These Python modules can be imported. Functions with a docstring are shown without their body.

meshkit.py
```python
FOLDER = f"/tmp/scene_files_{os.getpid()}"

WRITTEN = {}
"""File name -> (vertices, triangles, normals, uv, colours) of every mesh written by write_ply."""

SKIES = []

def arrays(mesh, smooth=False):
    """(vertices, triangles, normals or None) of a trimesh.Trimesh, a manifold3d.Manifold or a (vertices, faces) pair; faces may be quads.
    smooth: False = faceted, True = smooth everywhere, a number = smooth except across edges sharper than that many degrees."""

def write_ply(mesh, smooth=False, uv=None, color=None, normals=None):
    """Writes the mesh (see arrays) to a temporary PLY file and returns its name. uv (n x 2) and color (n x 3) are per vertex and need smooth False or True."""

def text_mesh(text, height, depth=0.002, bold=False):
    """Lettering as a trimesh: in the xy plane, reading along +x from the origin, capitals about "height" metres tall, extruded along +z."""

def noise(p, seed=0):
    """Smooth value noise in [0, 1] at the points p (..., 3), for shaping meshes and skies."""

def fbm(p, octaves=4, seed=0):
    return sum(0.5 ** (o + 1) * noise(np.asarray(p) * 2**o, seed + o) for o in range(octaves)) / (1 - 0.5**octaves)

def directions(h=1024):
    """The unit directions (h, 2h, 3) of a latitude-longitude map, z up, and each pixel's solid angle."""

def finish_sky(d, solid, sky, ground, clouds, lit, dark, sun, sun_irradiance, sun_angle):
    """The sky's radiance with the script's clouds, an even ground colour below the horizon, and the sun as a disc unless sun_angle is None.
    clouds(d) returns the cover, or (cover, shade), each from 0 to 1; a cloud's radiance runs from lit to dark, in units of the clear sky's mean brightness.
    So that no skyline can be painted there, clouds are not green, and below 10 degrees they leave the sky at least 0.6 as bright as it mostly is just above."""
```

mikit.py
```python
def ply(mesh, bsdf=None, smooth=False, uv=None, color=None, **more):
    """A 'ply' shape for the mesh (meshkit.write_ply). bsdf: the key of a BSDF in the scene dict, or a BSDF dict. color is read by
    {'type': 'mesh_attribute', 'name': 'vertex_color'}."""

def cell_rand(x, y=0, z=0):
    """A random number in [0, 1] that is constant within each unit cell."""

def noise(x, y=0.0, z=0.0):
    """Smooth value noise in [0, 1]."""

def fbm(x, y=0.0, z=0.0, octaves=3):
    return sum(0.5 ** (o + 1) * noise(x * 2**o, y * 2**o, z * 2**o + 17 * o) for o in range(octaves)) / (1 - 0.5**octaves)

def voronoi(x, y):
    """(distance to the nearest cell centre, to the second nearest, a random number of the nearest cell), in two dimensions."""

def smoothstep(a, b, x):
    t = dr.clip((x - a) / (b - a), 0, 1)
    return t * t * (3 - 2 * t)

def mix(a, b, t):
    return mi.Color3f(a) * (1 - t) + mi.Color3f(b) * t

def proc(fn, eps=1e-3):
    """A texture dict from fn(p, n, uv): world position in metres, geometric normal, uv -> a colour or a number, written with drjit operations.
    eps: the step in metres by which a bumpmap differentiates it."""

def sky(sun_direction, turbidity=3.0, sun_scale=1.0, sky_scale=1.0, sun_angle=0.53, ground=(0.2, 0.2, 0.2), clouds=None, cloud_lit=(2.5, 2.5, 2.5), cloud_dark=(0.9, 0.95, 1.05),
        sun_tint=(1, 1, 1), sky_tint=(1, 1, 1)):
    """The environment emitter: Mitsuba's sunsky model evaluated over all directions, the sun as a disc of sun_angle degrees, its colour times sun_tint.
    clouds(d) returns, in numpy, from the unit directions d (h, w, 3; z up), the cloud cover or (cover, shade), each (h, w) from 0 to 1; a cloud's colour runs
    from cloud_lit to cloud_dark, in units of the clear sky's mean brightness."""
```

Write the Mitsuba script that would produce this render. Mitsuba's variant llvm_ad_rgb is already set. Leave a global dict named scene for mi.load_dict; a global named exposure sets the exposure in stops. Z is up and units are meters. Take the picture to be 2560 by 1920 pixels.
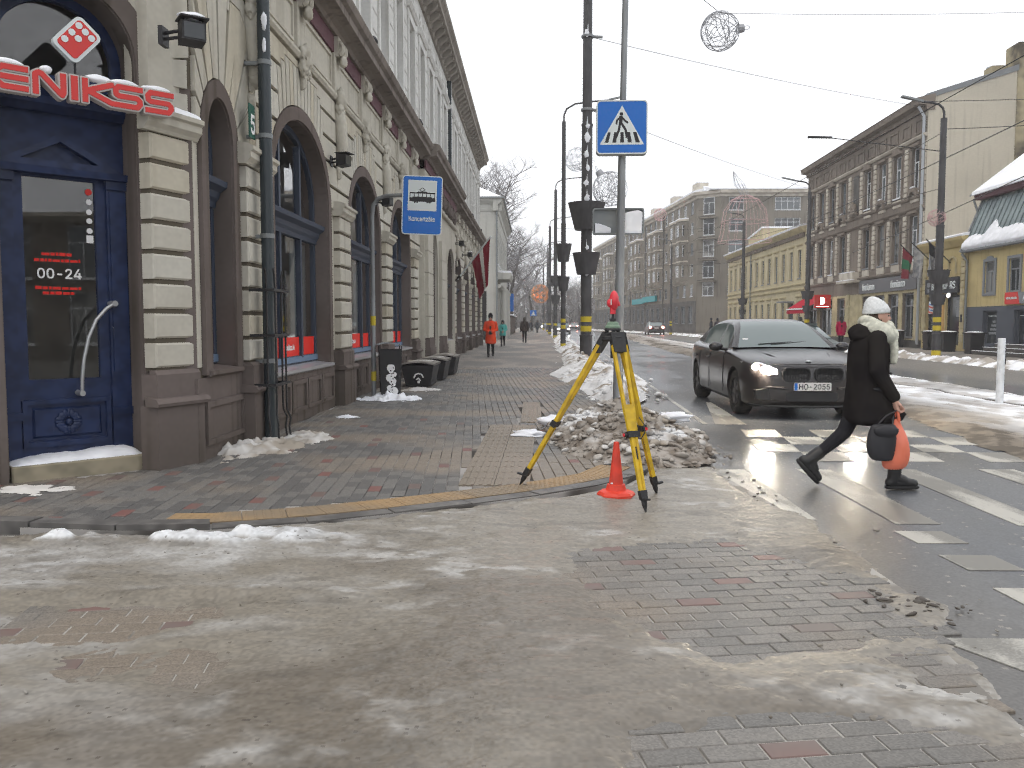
import math, random
import numpy as np, trimesh, manifold3d, shapely
import shapely.geometry as sg
from shapely import affinity
import drjit as dr, mitsuba as mi, mikit, meshkit
from mikit import proc, ply, noise, fbm, mix, smoothstep, voronoi, cell_rand
T = mi.ScalarTransform4f
PI = math.pi
scene, labels = {'type': 'scene'}, {}

# ------------------------------------------------------------ camera, sky, exposure
FPX = 2150.0
YAW, PITCH = math.atan(53 / FPX), math.atan(152 / FPX)
CAM = (0.0, 0.0, 1.4)
cdir = (-math.sin(YAW) * math.cos(PITCH), math.cos(YAW) * math.cos(PITCH), -math.sin(PITCH))
scene['camera'] = {'type': 'perspective', 'fov': math.degrees(2 * math.atan(1280 / FPX)), 'fov_axis': 'x', 'near_clip': 0.05, 'far_clip': 3000.0,
                   'to_world': T().look_at(origin=CAM, target=[CAM[i] + cdir[i] for i in range(3)], up=[0, 0, 1])}
# overcast winter day: an even bright cloud deck, a trace of direction from the upper left of the street
scene['sky'] = mikit.sky((-0.25, -0.35, 0.9), turbidity=3, sun_scale=0.12, sun_angle=40, clouds=lambda d: 1.0, cloud_lit=(2.45, 2.5, 2.6), ground=(0.3, 0.3, 0.3))
exposure = 2.28

# ------------------------------------------------------------ helpers
rng = random.Random(7)
nrng = np.random.default_rng(7)


def lin(r, g, b):
    """sRGB 0..255 to linear."""
    return tuple((c / 255 / 12.92 if c < 10 else ((c / 255 + 0.055) / 1.055) ** 2.4) for c in (r, g, b))


def fr(x0, y0, ang):
    """A facade frame: a runs along angle ang (degrees), b points outwards (to the right of a), z up."""
    t = math.radians(ang)
    return (x0, y0, math.cos(t), math.sin(t))


def fw(F, p):
    p = np.asarray(p, float)
    x0, y0, c, s = F
    return np.stack([x0 + p[..., 0] * c + p[..., 1] * s, y0 + p[..., 0] * s - p[..., 1] * c, p[..., 2]], -1)


class MB:
    """Collects pieces of ONE mesh."""

    def __init__(self, F=None):
        self.v, self.f, self.n, self.F = [], [], 0, F

    def raw(self, v, f, flip=False):
        v, f = np.asarray(v, float), np.asarray(f, int)
        if f.shape[1] == 4:
            f = np.vstack([f[:, [0, 1, 2]], f[:, [0, 2, 3]]])
        if self.F is not None:
            v = fw(self.F, v)
            flip = not flip
        if flip:
            f = f[:, ::-1]
        self.v.append(v)
        self.f.append(f + self.n)
        self.n += len(v)
        return self

    def box(self, a0, a1, b0, b1, z0, z1):
        v = [(x, y, z) for x in (a0, a1) for y in (b0, b1) for z in (z0, z1)]
        return self.raw(v, [[0, 1, 3, 2], [4, 6, 7, 5], [0, 4, 5, 1], [2, 3, 7, 6], [0, 2, 6, 4], [1, 5, 7, 3]])

    def blk(self, a0, a1, b0, b1, z0, z1, c=0.02):
        """A block whose outer face (b1) has bevelled edges."""
        v = [(a0, b0, z0), (a1, b0, z0), (a1, b0, z1), (a0, b0, z1), (a0, b1 - c, z0), (a1, b1 - c, z0), (a1, b1 - c, z1), (a0, b1 - c, z1),
             (a0 + c, b1, z0 + c), (a1 - c, b1, z0 + c), (a1 - c, b1, z1 - c), (a0 + c, b1, z1 - c)]
        f = [[0, 1, 2, 3]]
        for o in (0, 4):
            for k in range(4):
                f.append([o + k, o + 4 + k, o + 4 + (k + 1) % 4, o + (k + 1) % 4])
        f.append([8, 11, 10, 9])
        return self.raw(v, f)

    def poly(self, P, b0, b1, axis='b'):
        """Extrudes a shapely polygon of (a, z) from b0 to b1."""
        for g in getattr(P, 'geoms', [P]):
            if g.is_empty or g.geom_type != 'Polygon' or g.area < 1e-6:
                continue
            m = trimesh.creation.extrude_polygon(g, b1 - b0, engine='earcut')
            v = m.vertices
            self.raw(np.stack([v[:, 0], b0 + v[:, 2], v[:, 1]], -1), m.faces, flip=True)
        return self

    def flat(self, P, z0, z1):
        """Extrudes a shapely polygon of (x, y) from z0 to z1."""
        for g in getattr(P, 'geoms', [P]):
            if g.is_empty or g.geom_type != 'Polygon' or g.area < 1e-6:
                continue
            m = trimesh.creation.extrude_polygon(g, z1 - z0, engine='earcut')
            v = m.vertices.copy()
            v[:, 2] += z0
            self.raw(v, m.faces)
        return self

    def sweep(self, prof, a0, a1):
        """A moulding: profile of (b, z) points, closed, swept along a."""
        n = len(prof)
        v = [(a, p[0], p[1]) for a in (a0, a1) for p in prof]
        f = [[k, (k + 1) % n, n + (k + 1) % n, n + k] for k in range(n)]
        self.raw(v, f)
        P = sg.Polygon(prof)
        tv, tf = trimesh.creation.triangulate_polygon(P, engine='earcut')
        for a in (a0, a1):
            self.raw([(a, q[0], q[1]) for q in tv], tf)
        return self

    def tube(self, pts, r, n=8, caps=True):
        pts = np.asarray(pts, float)
        r = np.broadcast_to(np.asarray(r, float), len(pts))
        d = np.gradient(pts, axis=0)
        d /= np.maximum(np.linalg.norm(d, axis=1, keepdims=True), 1e-9)
        up = np.array([0, 0, 1.0]) if abs(d[0][2]) < 0.9 else np.array([1.0, 0, 0])
        vs = []
        for p, t, rr in zip(pts, d, r):
            x = np.cross(t, up)
            if np.linalg.norm(x) < 1e-3:
                x = np.cross(t, [0.3, 0.9, 0.1])
            x /= np.linalg.norm(x)
            y = np.cross(t, x)
            up = -y if np.dot(-y, up) > 0 else y
            for k in range(n):
                a = 2 * PI * k / n
                vs.append(p + rr * (math.cos(a) * x + math.sin(a) * y))
        f = []
        for i in range(len(pts) - 1):
            for k in range(n):
                f.append([i * n + k, (i + 1) * n + k, (i + 1) * n + (k + 1) % n, i * n + (k + 1) % n])
        self.raw(vs, f)
        if caps:
            for i in (0, len(pts) - 1):
                c = self.n
                self.raw([pts[i]] + vs[i * n:(i + 1) * n], [[0, k + 1, (k + 1) % n + 1] for k in range(n)], flip=i > 0)
        return self

    def lathe(self, prof, o=(0, 0, 0), n=20, axis='z'):
        """prof: (radius, height) points turned round an axis through o."""
        v = []
        for r, h in prof:
            for k in range(n):
                a = 2 * PI * k / n
                q = (r * math.cos(a), r * math.sin(a), h)
                q = q if axis == 'z' else ((h, q[0], q[1]) if axis == 'x' else (q[0], h, q[1]))
                v.append((o[0] + q[0], o[1] + q[1], o[2] + q[2]))
        f = [[i * n + k, i * n + (k + 1) % n, (i + 1) * n + (k + 1) % n, (i + 1) * n + k] for i in range(len(prof) - 1) for k in range(n)]
        return self.raw(v, f)

    def ball(self, c, r, sub=2):
        m = trimesh.creation.icosphere(subdivisions=sub)
        return self.raw(m.vertices * np.asarray(r, float) + np.asarray(c, float), m.faces)

    def lump(self, c, r, seed, sub=2, amp=0.35, freq=1.6):
        m = trimesh.creation.icosphere(subdivisions=sub)
        v = m.vertices
        k = 1 + amp * 2 * (meshkit.fbm(v * freq + seed * 7.3, 2, seed) - 0.5)
        return self.raw(v * k[:, None] * np.asarray(r, float) + np.asarray(c, float), m.faces)

    def mesh(self, m, M=None):
        if hasattr(m, 'to_mesh'):
            t = m.to_mesh()
            m = trimesh.Trimesh(t.vert_properties[:, :3], t.tri_verts, process=False)
        v = np.array(m.vertices)
        if M is not None:
            v = v @ np.asarray(M)[:3, :3].T + np.asarray(M)[:3, 3]
        return self.raw(v, m.faces, flip=M is not None and np.linalg.det(np.asarray(M)[:3, :3]) < 0)

    def text(self, s, h, o, adir, updir=(0, 0, 1), depth=0.006, bold=False, center=False, width=None):
        m = meshkit.text_mesh(s, h, depth, bold)
        v = m.vertices.copy()
        w = v[:, 0].max()
        if width:
            v[:, 0] *= width / w
            w = width
        if center:
            v[:, 0] -= w / 2
        a, u = np.asarray(adir, float), np.asarray(updir, float)
        n = np.cross(a, u)
        return self.raw(np.asarray(o, float) + v[:, :1] * a + v[:, 1:2] * u + v[:, 2:] * n, m.faces)

    def out(self):
        return np.vstack(self.v), np.vstack(self.f)


used = set()


def key(name):
    k, i = name, 0
    if name in scene and name not in used:
        raise ValueError('name clash ' + name)
    while k in used:
        i += 1
        k = f'{name}_{i:03d}'
    used.add(k)
    return k


def thing(name, label, cat, group=None, kind=None):
    k = key(name)
    labels[k] = {'label': label, 'category': cat}
    if group:
        labels[k]['group'] = group
    if kind:
        labels[k]['kind'] = kind
    return k


def part(parent, name, mb, m, smooth=False, label=None, kind=None, **more):
    k = key(parent + '__' + name)
    if isinstance(mb, MB):
        if not mb.v:
            return k
        mb = mb.out()
    scene[k] = ply(mb, m, smooth=smooth, **more) if not isinstance(mb, dict) else mb
    if label or kind:
        labels[k] = {}
        if label:
            labels[k]['label'] = label
        if kind:
            labels[k]['kind'] = kind
    return k


def solo(name, mb, m, label=None, cat=None, smooth=False, group=None, kind=None, **more):
    k = key(name)
    scene[k] = ply(mb.out() if isinstance(mb, MB) else mb, m, smooth=smooth, **more)
    if label or kind:
        labels[k] = {}
        if label:
            labels[k].update(label=label)
        if cat:
            labels[k]['category'] = cat
        if group:
            labels[k]['group'] = group
        if kind:
            labels[k]['kind'] = kind
    return k


def copy_part(parent, src, name, M):
    """The ply of part src again under another thing, moved by the 4x4 matrix M."""
    k = key(parent + '__' + name)
    scene[k] = {**scene[src], 'to_world': T(np.asarray(M, float).tolist())}
    return k


def mv(x=0, y=0, z=0, rot=0, s=1.0):
    c, n = math.cos(math.radians(rot)), math.sin(math.radians(rot))
    return np.array([[c * s, -n * s, 0, x], [n * s, c * s, 0, y], [0, 0, s, z], [0, 0, 0, 1.0]])


# ------------------------------------------------------------ materials
def rgb(c):
    return {'type': 'rgb', 'value': [float(x) for x in c]}


def mat(name, c, rough=0.7, spec=0.3, metal=0.0, bump=None, coat=0.0, bscale=1.0, **more):
    base = c if isinstance(c, dict) else rgb(c)
    if rough >= 0.9 and not metal:
        b = {'type': 'diffuse', 'reflectance': base}
    else:
        b = {'type': 'principled', 'base_color': base, 'roughness': rough, 'specular': spec, 'metallic': metal, **more}
        if coat:
            b['clearcoat'] = coat
            b['clearcoat_gloss'] = 0.95
    if bump is not None:
        b = {'type': 'bumpmap', 'arbitrary': bump, 'scale': bscale, 'bsdf': b}
    scene[name] = {'type': 'twosided', 'bsdf': b}
    return name


def nz(c1, c2, s, lo=0.3, hi=0.7, oct=3, stretch=(1, 1, 1)):
    def fn(p, n, uv):
        return mix(c1, c2, smoothstep(lo, hi, fbm(p.x * s * stretch[0], p.y * s * stretch[1], p.z * s * stretch[2], oct)))
    return proc(fn)


def grimy(c, dirt, s=0.8):
    """Painted plaster: blotches, rain streaks and splash dirt low down (dirt that would stay put)."""
    def fn(p, n, uv):
        a = fbm(p.x * s, p.y * s, p.z * s, 3)
        st = fbm((p.x + p.y) * 6.0, (p.x - p.y) * 6.0, p.z * 0.35, 2)
        low = smoothstep(0.75, 0.0, p.z + 0.4 * (a - 0.5))
        k = dr.clip(0.6 * smoothstep(0.42, 0.8, a) + 0.55 * smoothstep(0.52, 0.78, st) + 0.5 * low, 0, 1)
        g = (0.93 + 0.14 * fbm(p.x * 23, p.y * 23, p.z * 23, 2)) * 0.84
        return mix(c, dirt, k) * g
    return proc(fn)


mat('cream_plaster', grimy((0.585, 0.56, 0.485), (0.43, 0.405, 0.34)), 0.95)
mat('brown_plaster', grimy((0.185, 0.155, 0.145), (0.10, 0.085, 0.07)), 0.95)
mat('cream_warm', grimy((0.58, 0.54, 0.44), (0.40, 0.36, 0.28), 1.1), 0.95)
mat('cream_cool', grimy((0.62, 0.60, 0.53), (0.45, 0.43, 0.37), 0.6), 0.95)
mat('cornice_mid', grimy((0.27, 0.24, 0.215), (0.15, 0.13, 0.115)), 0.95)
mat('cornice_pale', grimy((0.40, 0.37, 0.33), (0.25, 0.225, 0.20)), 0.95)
mat('pale_plaster', grimy((0.78, 0.78, 0.75), (0.56, 0.55, 0.51)), 0.95)
mat('joint_plaster', (0.115, 0.10, 0.078), 0.95)
mat('maroon_paint', (0.10, 0.045, 0.055), 0.7)
mat('blue_paint', nz((0.012, 0.026, 0.085), (0.008, 0.017, 0.056), 9), 0.45, 0.4)
mat('window_blue', (0.036, 0.047, 0.073), 0.5, 0.35)
mat('pale_blue', (0.11, 0.16, 0.24), 0.55, 0.3)
mat('dark_room', (0.03, 0.03, 0.03), 0.95)
mat('room_grey', nz((0.14, 0.135, 0.125), (0.34, 0.32, 0.29), 0.9), 0.95)
mat('red_film', (0.62, 0.02, 0.012), 0.4, 0.4)
mat('white_film', (0.75, 0.75, 0.75), 0.5)
mat('red_sign', (0.55, 0.025, 0.02), 0.35, 0.5)
mat('sign_edge', (0.45, 0.42, 0.40), 0.5)
mat('snow', nz((0.86, 0.88, 0.92), (0.76, 0.78, 0.82), 5), 0.95)
mat('black_iron', (0.018, 0.018, 0.02), 0.55, 0.4)
mat('dark_pipe', (0.026, 0.036, 0.042), 0.4, 0.45)
mat('steel', (0.42, 0.43, 0.44), 0.35, 0.5, metal=0.6)
mat('grey_metal', (0.19, 0.205, 0.21), 0.5, 0.4, metal=0.2)
mat('step_stone', nz((0.34, 0.30, 0.22), (0.22, 0.20, 0.15), 6), 0.95)
scene['pane_glass'] = {'type': 'thindielectric', 'int_ior': 1.6, 'specular_transmittance': rgb((0.8, 0.84, 0.84))}
mat('far_glass', (0.03, 0.035, 0.04), 0.05, 0.6)
# ============================================================ GROUND
def road_col(p, n, uv):
    a = fbm(p.x * 0.9, p.y * 0.25, 0, 3)
    g = noise(p.x * 90, p.y * 90, 1)
    far = smoothstep(9.6, 11.5, p.x - 0.022 * p.y)          # far carriageway: drier, brown grit
    base = mix((0.066, 0.072, 0.082), (0.10, 0.103, 0.107), smoothstep(0.3, 0.75, a))
    base = mix(base, (0.125, 0.115, 0.10), far * 0.8)
    edge = smoothstep(3.0, 1.7, p.x + 0.7 * (a - 0.5)) * smoothstep(60, 10, p.y)
    base = mix(base, (0.085, 0.078, 0.068), edge * 0.75)
    grit = smoothstep(0.985, 0.995, cell_rand(p.x * 45, p.y * 45, 3)) * 0.6
    return mix(base, (0.25, 0.23, 0.2), grit) * (0.8 + 0.4 * g)


def road_rough(p, n, uv):
    a = fbm(p.x * 0.8 + 3, p.y * 0.3, 2, 3)
    far = smoothstep(9.6, 11.5, p.x - 0.022 * p.y)
    return dr.clip(0.17 + 0.24 * smoothstep(0.4, 0.75, a) + 0.2 * far, 0.17, 0.75)


def road_bump(p, n, uv):
    return fbm(p.x * 40, p.y * 40, 0, 2) * 0.0010 + fbm(p.x * 8, p.y * 5, 5, 2) * 0.0045


scene['wet_asphalt'] = {'type': 'twosided', 'bsdf': {'type': 'bumpmap', 'arbitrary': proc(road_bump, 4e-3), 'scale': 1.0,
                        'bsdf': {'type': 'principled', 'base_color': proc(road_col), 'roughness': proc(road_rough), 'specular': 0.75}}}


def worn_paint(p, n, uv):
    w = fbm(p.x * 3.0, p.y * 1.2, 0, 4)
    g = noise(p.x * 110, p.y * 110, 1)
    s = noise(p.x * 26, p.y * 1.6, 4)
    k = smoothstep(0.37, 0.64, w + 0.12 * g - 0.13 * s)
    return mix((0.36, 0.35, 0.315), (0.13, 0.125, 0.112), k * 0.9)


mat('road_paint', proc(worn_paint), 0.42, 0.5)


def paver_mat(name, c1):
    def fn(p, n, uv):
        a = fbm(p.x * 1.1, p.y * 1.1, 0, 3)
        g = noise(p.x * 140, p.y * 140, 2)
        return mix(c1, (0.18, 0.15, 0.118), smoothstep(0.36, 0.7, a) * 0.8) * (0.8 + 0.4 * g)
    mat(name, proc(fn), 0.5, 0.45)


paver_mat('paver_grey', (0.118, 0.114, 0.108))
paver_mat('guide_worn', (0.15, 0.125, 0.095))
paver_mat('paver_dusty', (0.155, 0.147, 0.136))
paver_mat('paver_dusty_dark', (0.125, 0.12, 0.112))
mat('paver_faded_red', nz((0.15, 0.095, 0.085), (0.135, 0.115, 0.105), 3), 0.5, 0.45)
paver_mat('paver_dark', (0.084, 0.082, 0.08))
mat('paver_red', nz((0.145, 0.068, 0.060), (0.11, 0.082, 0.074), 3), 0.5, 0.45)
mat('paver_yellow', nz((0.265, 0.178, 0.092), (0.185, 0.145, 0.10), 2.5), 0.55, 0.4)
mat('joint_sand', nz((0.34, 0.33, 0.32), (0.075, 0.07, 0.065), 1.6, 0.42, 0.62), 0.95)


def ice_col(p, n, uv):
    a = fbm(p.x * 0.55 + 2, p.y * 0.8, 0, 4)
    b = fbm(p.x * 2.2, p.y * 3.4, 3, 4)
    d = fbm(p.x * 9, p.y * 14, 7, 3)
    c = mix((0.225, 0.205, 0.172), (0.160, 0.140, 0.114), smoothstep(0.38, 0.62, a))
    c = c * (0.70 + 0.26 * fbm(p.x * 7, p.y * 34, 4, 3))
    c = mix(c, (0.36, 0.355, 0.34), smoothstep(0.55, 0.85, b) * smoothstep(0.25, 0.6, d))
    c = mix(c, (0.62, 0.64, 0.66), smoothstep(0.055, 0.085, p.z))
    left = smoothstep(-0.5, -2.2, p.x + 1.2 * (a - 0.5)) * smoothstep(0.35, 0.6, b)
    c = mix(c, (0.40, 0.41, 0.42), left * 0.25)
    c = mix(c, (0.10, 0.09, 0.075), smoothstep(0.6, 0.8, fbm(p.x * 5 + 9, p.y * 8, 1, 3)) * 0.5)
    thin = smoothstep(0.012, -0.008, p.z)
    c = mix(c, (0.30, 0.29, 0.27), thin * 0.5)
    sp = smoothstep(0.988, 0.995, cell_rand(p.x * 70, p.y * 70, 3))
    return mix(c, (0.07, 0.06, 0.05), sp * 0.6) * (0.85 + 0.3 * noise(p.x * 60, p.y * 60, 2))


def ice_bump(p, n, uv):
    return fbm(p.x * 16, p.y * 22, 1, 4) * 0.008 + noise(p.x * 90, p.y * 90, 4) * 0.0016


mat('dirty_ice', proc(ice_col), 0.4, 0.5, bump=proc(ice_bump, 2e-3))


def slush_col(p, n, uv):
    a = fbm(p.x * 1.6, p.y * 1.6, p.z * 4, 4)
    b = fbm(p.x * 8, p.y * 8, p.z * 8, 3)
    c = mix((0.205, 0.178, 0.152), (0.37, 0.345, 0.315), smoothstep(0.35, 0.65, b))
    return mix(c, (0.70, 0.71, 0.72), smoothstep(0.58, 0.72, a))


mat('dirty_snow', proc(slush_col), 0.95)
mat('grey_snow', nz((0.58, 0.57, 0.55), (0.33, 0.295, 0.25), 2.6, 0.42, 0.62, 4), 0.95)

# the road to the horizon
g = MB()
xs = [-400, -60, -12, -4, 0, 4, 8, 12, 20, 60, 400]
ys = [-60, 0, 4, 8, 16, 32, 64, 140, 300, 900]
V = [(x, y, 0.0) for y in ys for x in xs]
g.raw(V, [[j * 11 + i, j * 11 + i + 1, (j + 1) * 11 + i + 1, (j + 1) * 11 + i] for j in range(9) for i in range(10)])
solo('road', g, 'wet_asphalt', 'wet grey asphalt road reflecting the headlights', kind='structure')

# painted markings on the road: each bar and square is a piece of it
def mark(q, name):
    part('road', name, MB().flat(sg.Polygon(q), 0.0005, 0.005), 'road_paint')


for q in ([(2.53, 5.98), (2.84, 5.98), (2.84, 8.22), (2.53, 8.22)], [(3.36, 5.95), (3.65, 5.95), (3.66, 8.26), (3.36, 8.26)], [(4.26, 5.95), (4.57, 5.95), (4.6, 8.27), (4.26, 8.27)],
          [(1.72, 6.1), (2.02, 6.1), (2.02, 8.2), (1.72, 8.2)], [(5.1, 5.95), (5.4, 5.95), (5.4, 8.27), (5.1, 8.27)]):
    mark(q, 'crossing_bar')
for x, y in ((2.45, 5.45), (2.47, 4.85), (2.45, 4.2), (3.3, 4.2)):
    mark([(x, y), (x + 0.32, y), (x + 0.30, y + 0.32), (x - 0.02, y + 0.32)], 'crossing_dash')
mark([(1.98, 3.42), (2.6, 3.42), (2.7, 3.78), (1.78, 3.78)], 'crossing_dash')
rows = [8.72, 9.36, 9.945, 10.6, 11.3]
for j in range(4):
    for k in range(7):
        if (k + j) % 2 == 1:
            P = [(2.38 + 0.445 * kk + 0.135 * (yy - 8.72), yy) for kk, yy in ((k, rows[j]), (k + 1, rows[j]), (k + 1, rows[j + 1]), (k, rows[j + 1]))]
            mark(P, 'chequer_square')
mark([(2.52, 11.9), (2.95, 11.9), (3.15, 15.2), (3.05, 15.2)], 'edge_line')
mark([(2.35, 11.9), (2.42, 11.9), (3.35, 40), (3.27, 40)], 'edge_line')

# ---------- the left pavement (sidewalk)
kerb_pts = [(-9, 5.62), (-3.55, 5.56), (-2.7, 5.46), (-2.17, 5.48), (-1.5, 5.72), (-0.95, 6.03), (-0.5, 6.3), (-0.1, 6.56), (0.35, 6.9), (0.8, 7.35), (1.15, 8.1), (1.38, 9.2), (1.5, 10.6), (1.55, 13)]
edge_r = [(1.55 + 0.013 * (y - 13), y) for y in (13, 30, 60, 120, 260)]
SW = sg.Polygon(kerb_pts + edge_r[1:] + [(-14, 260), (-14, 5.6)])
solo('sidewalk', MB().flat(SW, -0.12, 0.048), 'joint_sand', 'grey paved pavement along the stone building', kind='structure')


def seg_quads(pts, off0, off1, step):
    """Quads along the polyline pts between two offsets to its left."""
    L = sg.LineString(pts)
    n = int(L.length / step)
    out = []
    for i in range(n):
        q = []
        for s_, o in ((i * step + 0.003, off0), ((i + 1) * step - 0.003, off0), ((i + 1) * step - 0.003, off1), (i * step + 0.003, off1)):
            a, b = L.interpolate(s_), L.interpolate(min(s_ + 0.05, L.length))
            a0 = L.interpolate(max(s_ - 0.05, 0))
            dx, dy = b.x - a0.x, b.y - a0.y
            l = math.hypot(dx, dy)
            q.append((a.x - dy / l * o, a.y + dx / l * o))
        out.append(sg.Polygon(q))
    return out


KL = [p for p in kerb_pts if p[0] > -5] + [edge_r[0]]
KL = [(-5.2, 5.585)] + KL
mat('kerb_stone', nz((0.125, 0.12, 0.115), (0.075, 0.072, 0.07), 7), 0.5, 0.4)
for q in seg_quads(KL, -0.0, 0.16, 0.62):
    c = q.centroid
    h = 0.061 if c.x > -2.3 else 0.088
    part('sidewalk', 'kerb_stone', MB().flat(q.buffer(-0.004), -0.1, h + rng.uniform(-0.004, 0.004)), 'kerb_stone')
# yellow tactile band behind the kerb and the guide strip down the pavement
tact = [q for q in seg_quads(KL, 0.17, 0.47, 0.3) if -2.42 < q.centroid.x < 0.75]
guide = []
for i in range(14):
    y0 = 7.05 + 0.3 * i
    for k in range(2):
        x0 = -0.62 + 0.3 * k + 0.015 * i * 0.3
        guide.append(sg.box(x0, y0, x0 + 0.294, y0 + 0.294))
for i in range(10):
    guide.append(sg.box(-0.52 + 0.35, 11.6 + i * 0.3, -0.23 + 0.35, 11.894 + i * 0.3))
tact_all = shapely.union_all(tact).buffer(0.012)
guide_all = shapely.union_all(guide).buffer(0.012)
for q in tact:
    mb = MB().flat(q, 0.02, 0.062 + rng.uniform(-0.001, 0.001))
    c = q.minimum_rotated_rectangle
    cx, cy = q.centroid.x, q.centroid.y
    co = list(q.exterior.coords)
    for i in range(5):
        for j in range(5):
            u, w = (i + 0.5) / 5, (j + 0.5) / 5
            x = (co[0][0] * (1 - u) + co[1][0] * u) * (1 - w) + (co[3][0] * (1 - u) + co[2][0] * u) * w
            y = (co[0][1] * (1 - u) + co[1][1] * u) * (1 - w) + (co[3][1] * (1 - u) + co[2][1] * u) * w
            mb.lathe([(0.014, 0.06), (0.009, 0.067), (0.0, 0.067)], (x, y, 0), 6)
    part('sidewalk', 'tactile_paver', mb, 'paver_yellow')
for q in guide:
    x0, y0, x1, y1 = q.bounds
    mb = MB().flat(q, 0.02, 0.0605)
    for i in range(4):
        xx = x0 + 0.03 + i * 0.07
        mb.box(xx, xx + 0.028, y0 + 0.01, y1 - 0.01, 0.06, 0.066)
    part('sidewalk', 'guide_paver', mb, 'guide_worn')

# pavers in running bond; direction leaning a little to the left
kerb_zone = sg.LineString(KL).buffer(0.17, single_sided=False)
avoid = shapely.union_all([tact_all, guide_all, kerb_zone])
BLD = sg.Polygon([(-3.2, 8.15), (-3.2, 60), (-12, 60), (-12, 6.75), (-4.62, 6.78)])
lay = SW.difference(avoid).difference(BLD)
shapely.prepare(lay)
shapely.prepare(avoid)
lean = math.tan(math.radians(4.0))


def brick(mb, x, y, w, l, z0, z1, ax, ay, c=0.004):
    """A paver with chamfered top; (ax, ay) is its long direction."""
    bx, by = ay, -ax
    v = []
    for (zz, k) in ((z0, 0), (z1 - c, 0), (z1, c)):
        for s, t in ((k, k), (w - k, k), (w - k, l - k), (k, l - k)):
            v.append((x + bx * s + ax * t, y + by * s + ay * t, zz))
    f = [[0 + k, (k + 1) % 4, 4 + (k + 1) % 4, 4 + k] for k in range(4)] + [[4 + k, 4 + (k + 1) % 4, 8 + (k + 1) % 4, 8 + k] for k in range(4)] + [[8, 9, 10, 11]]
    mb.raw(v, f)


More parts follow.
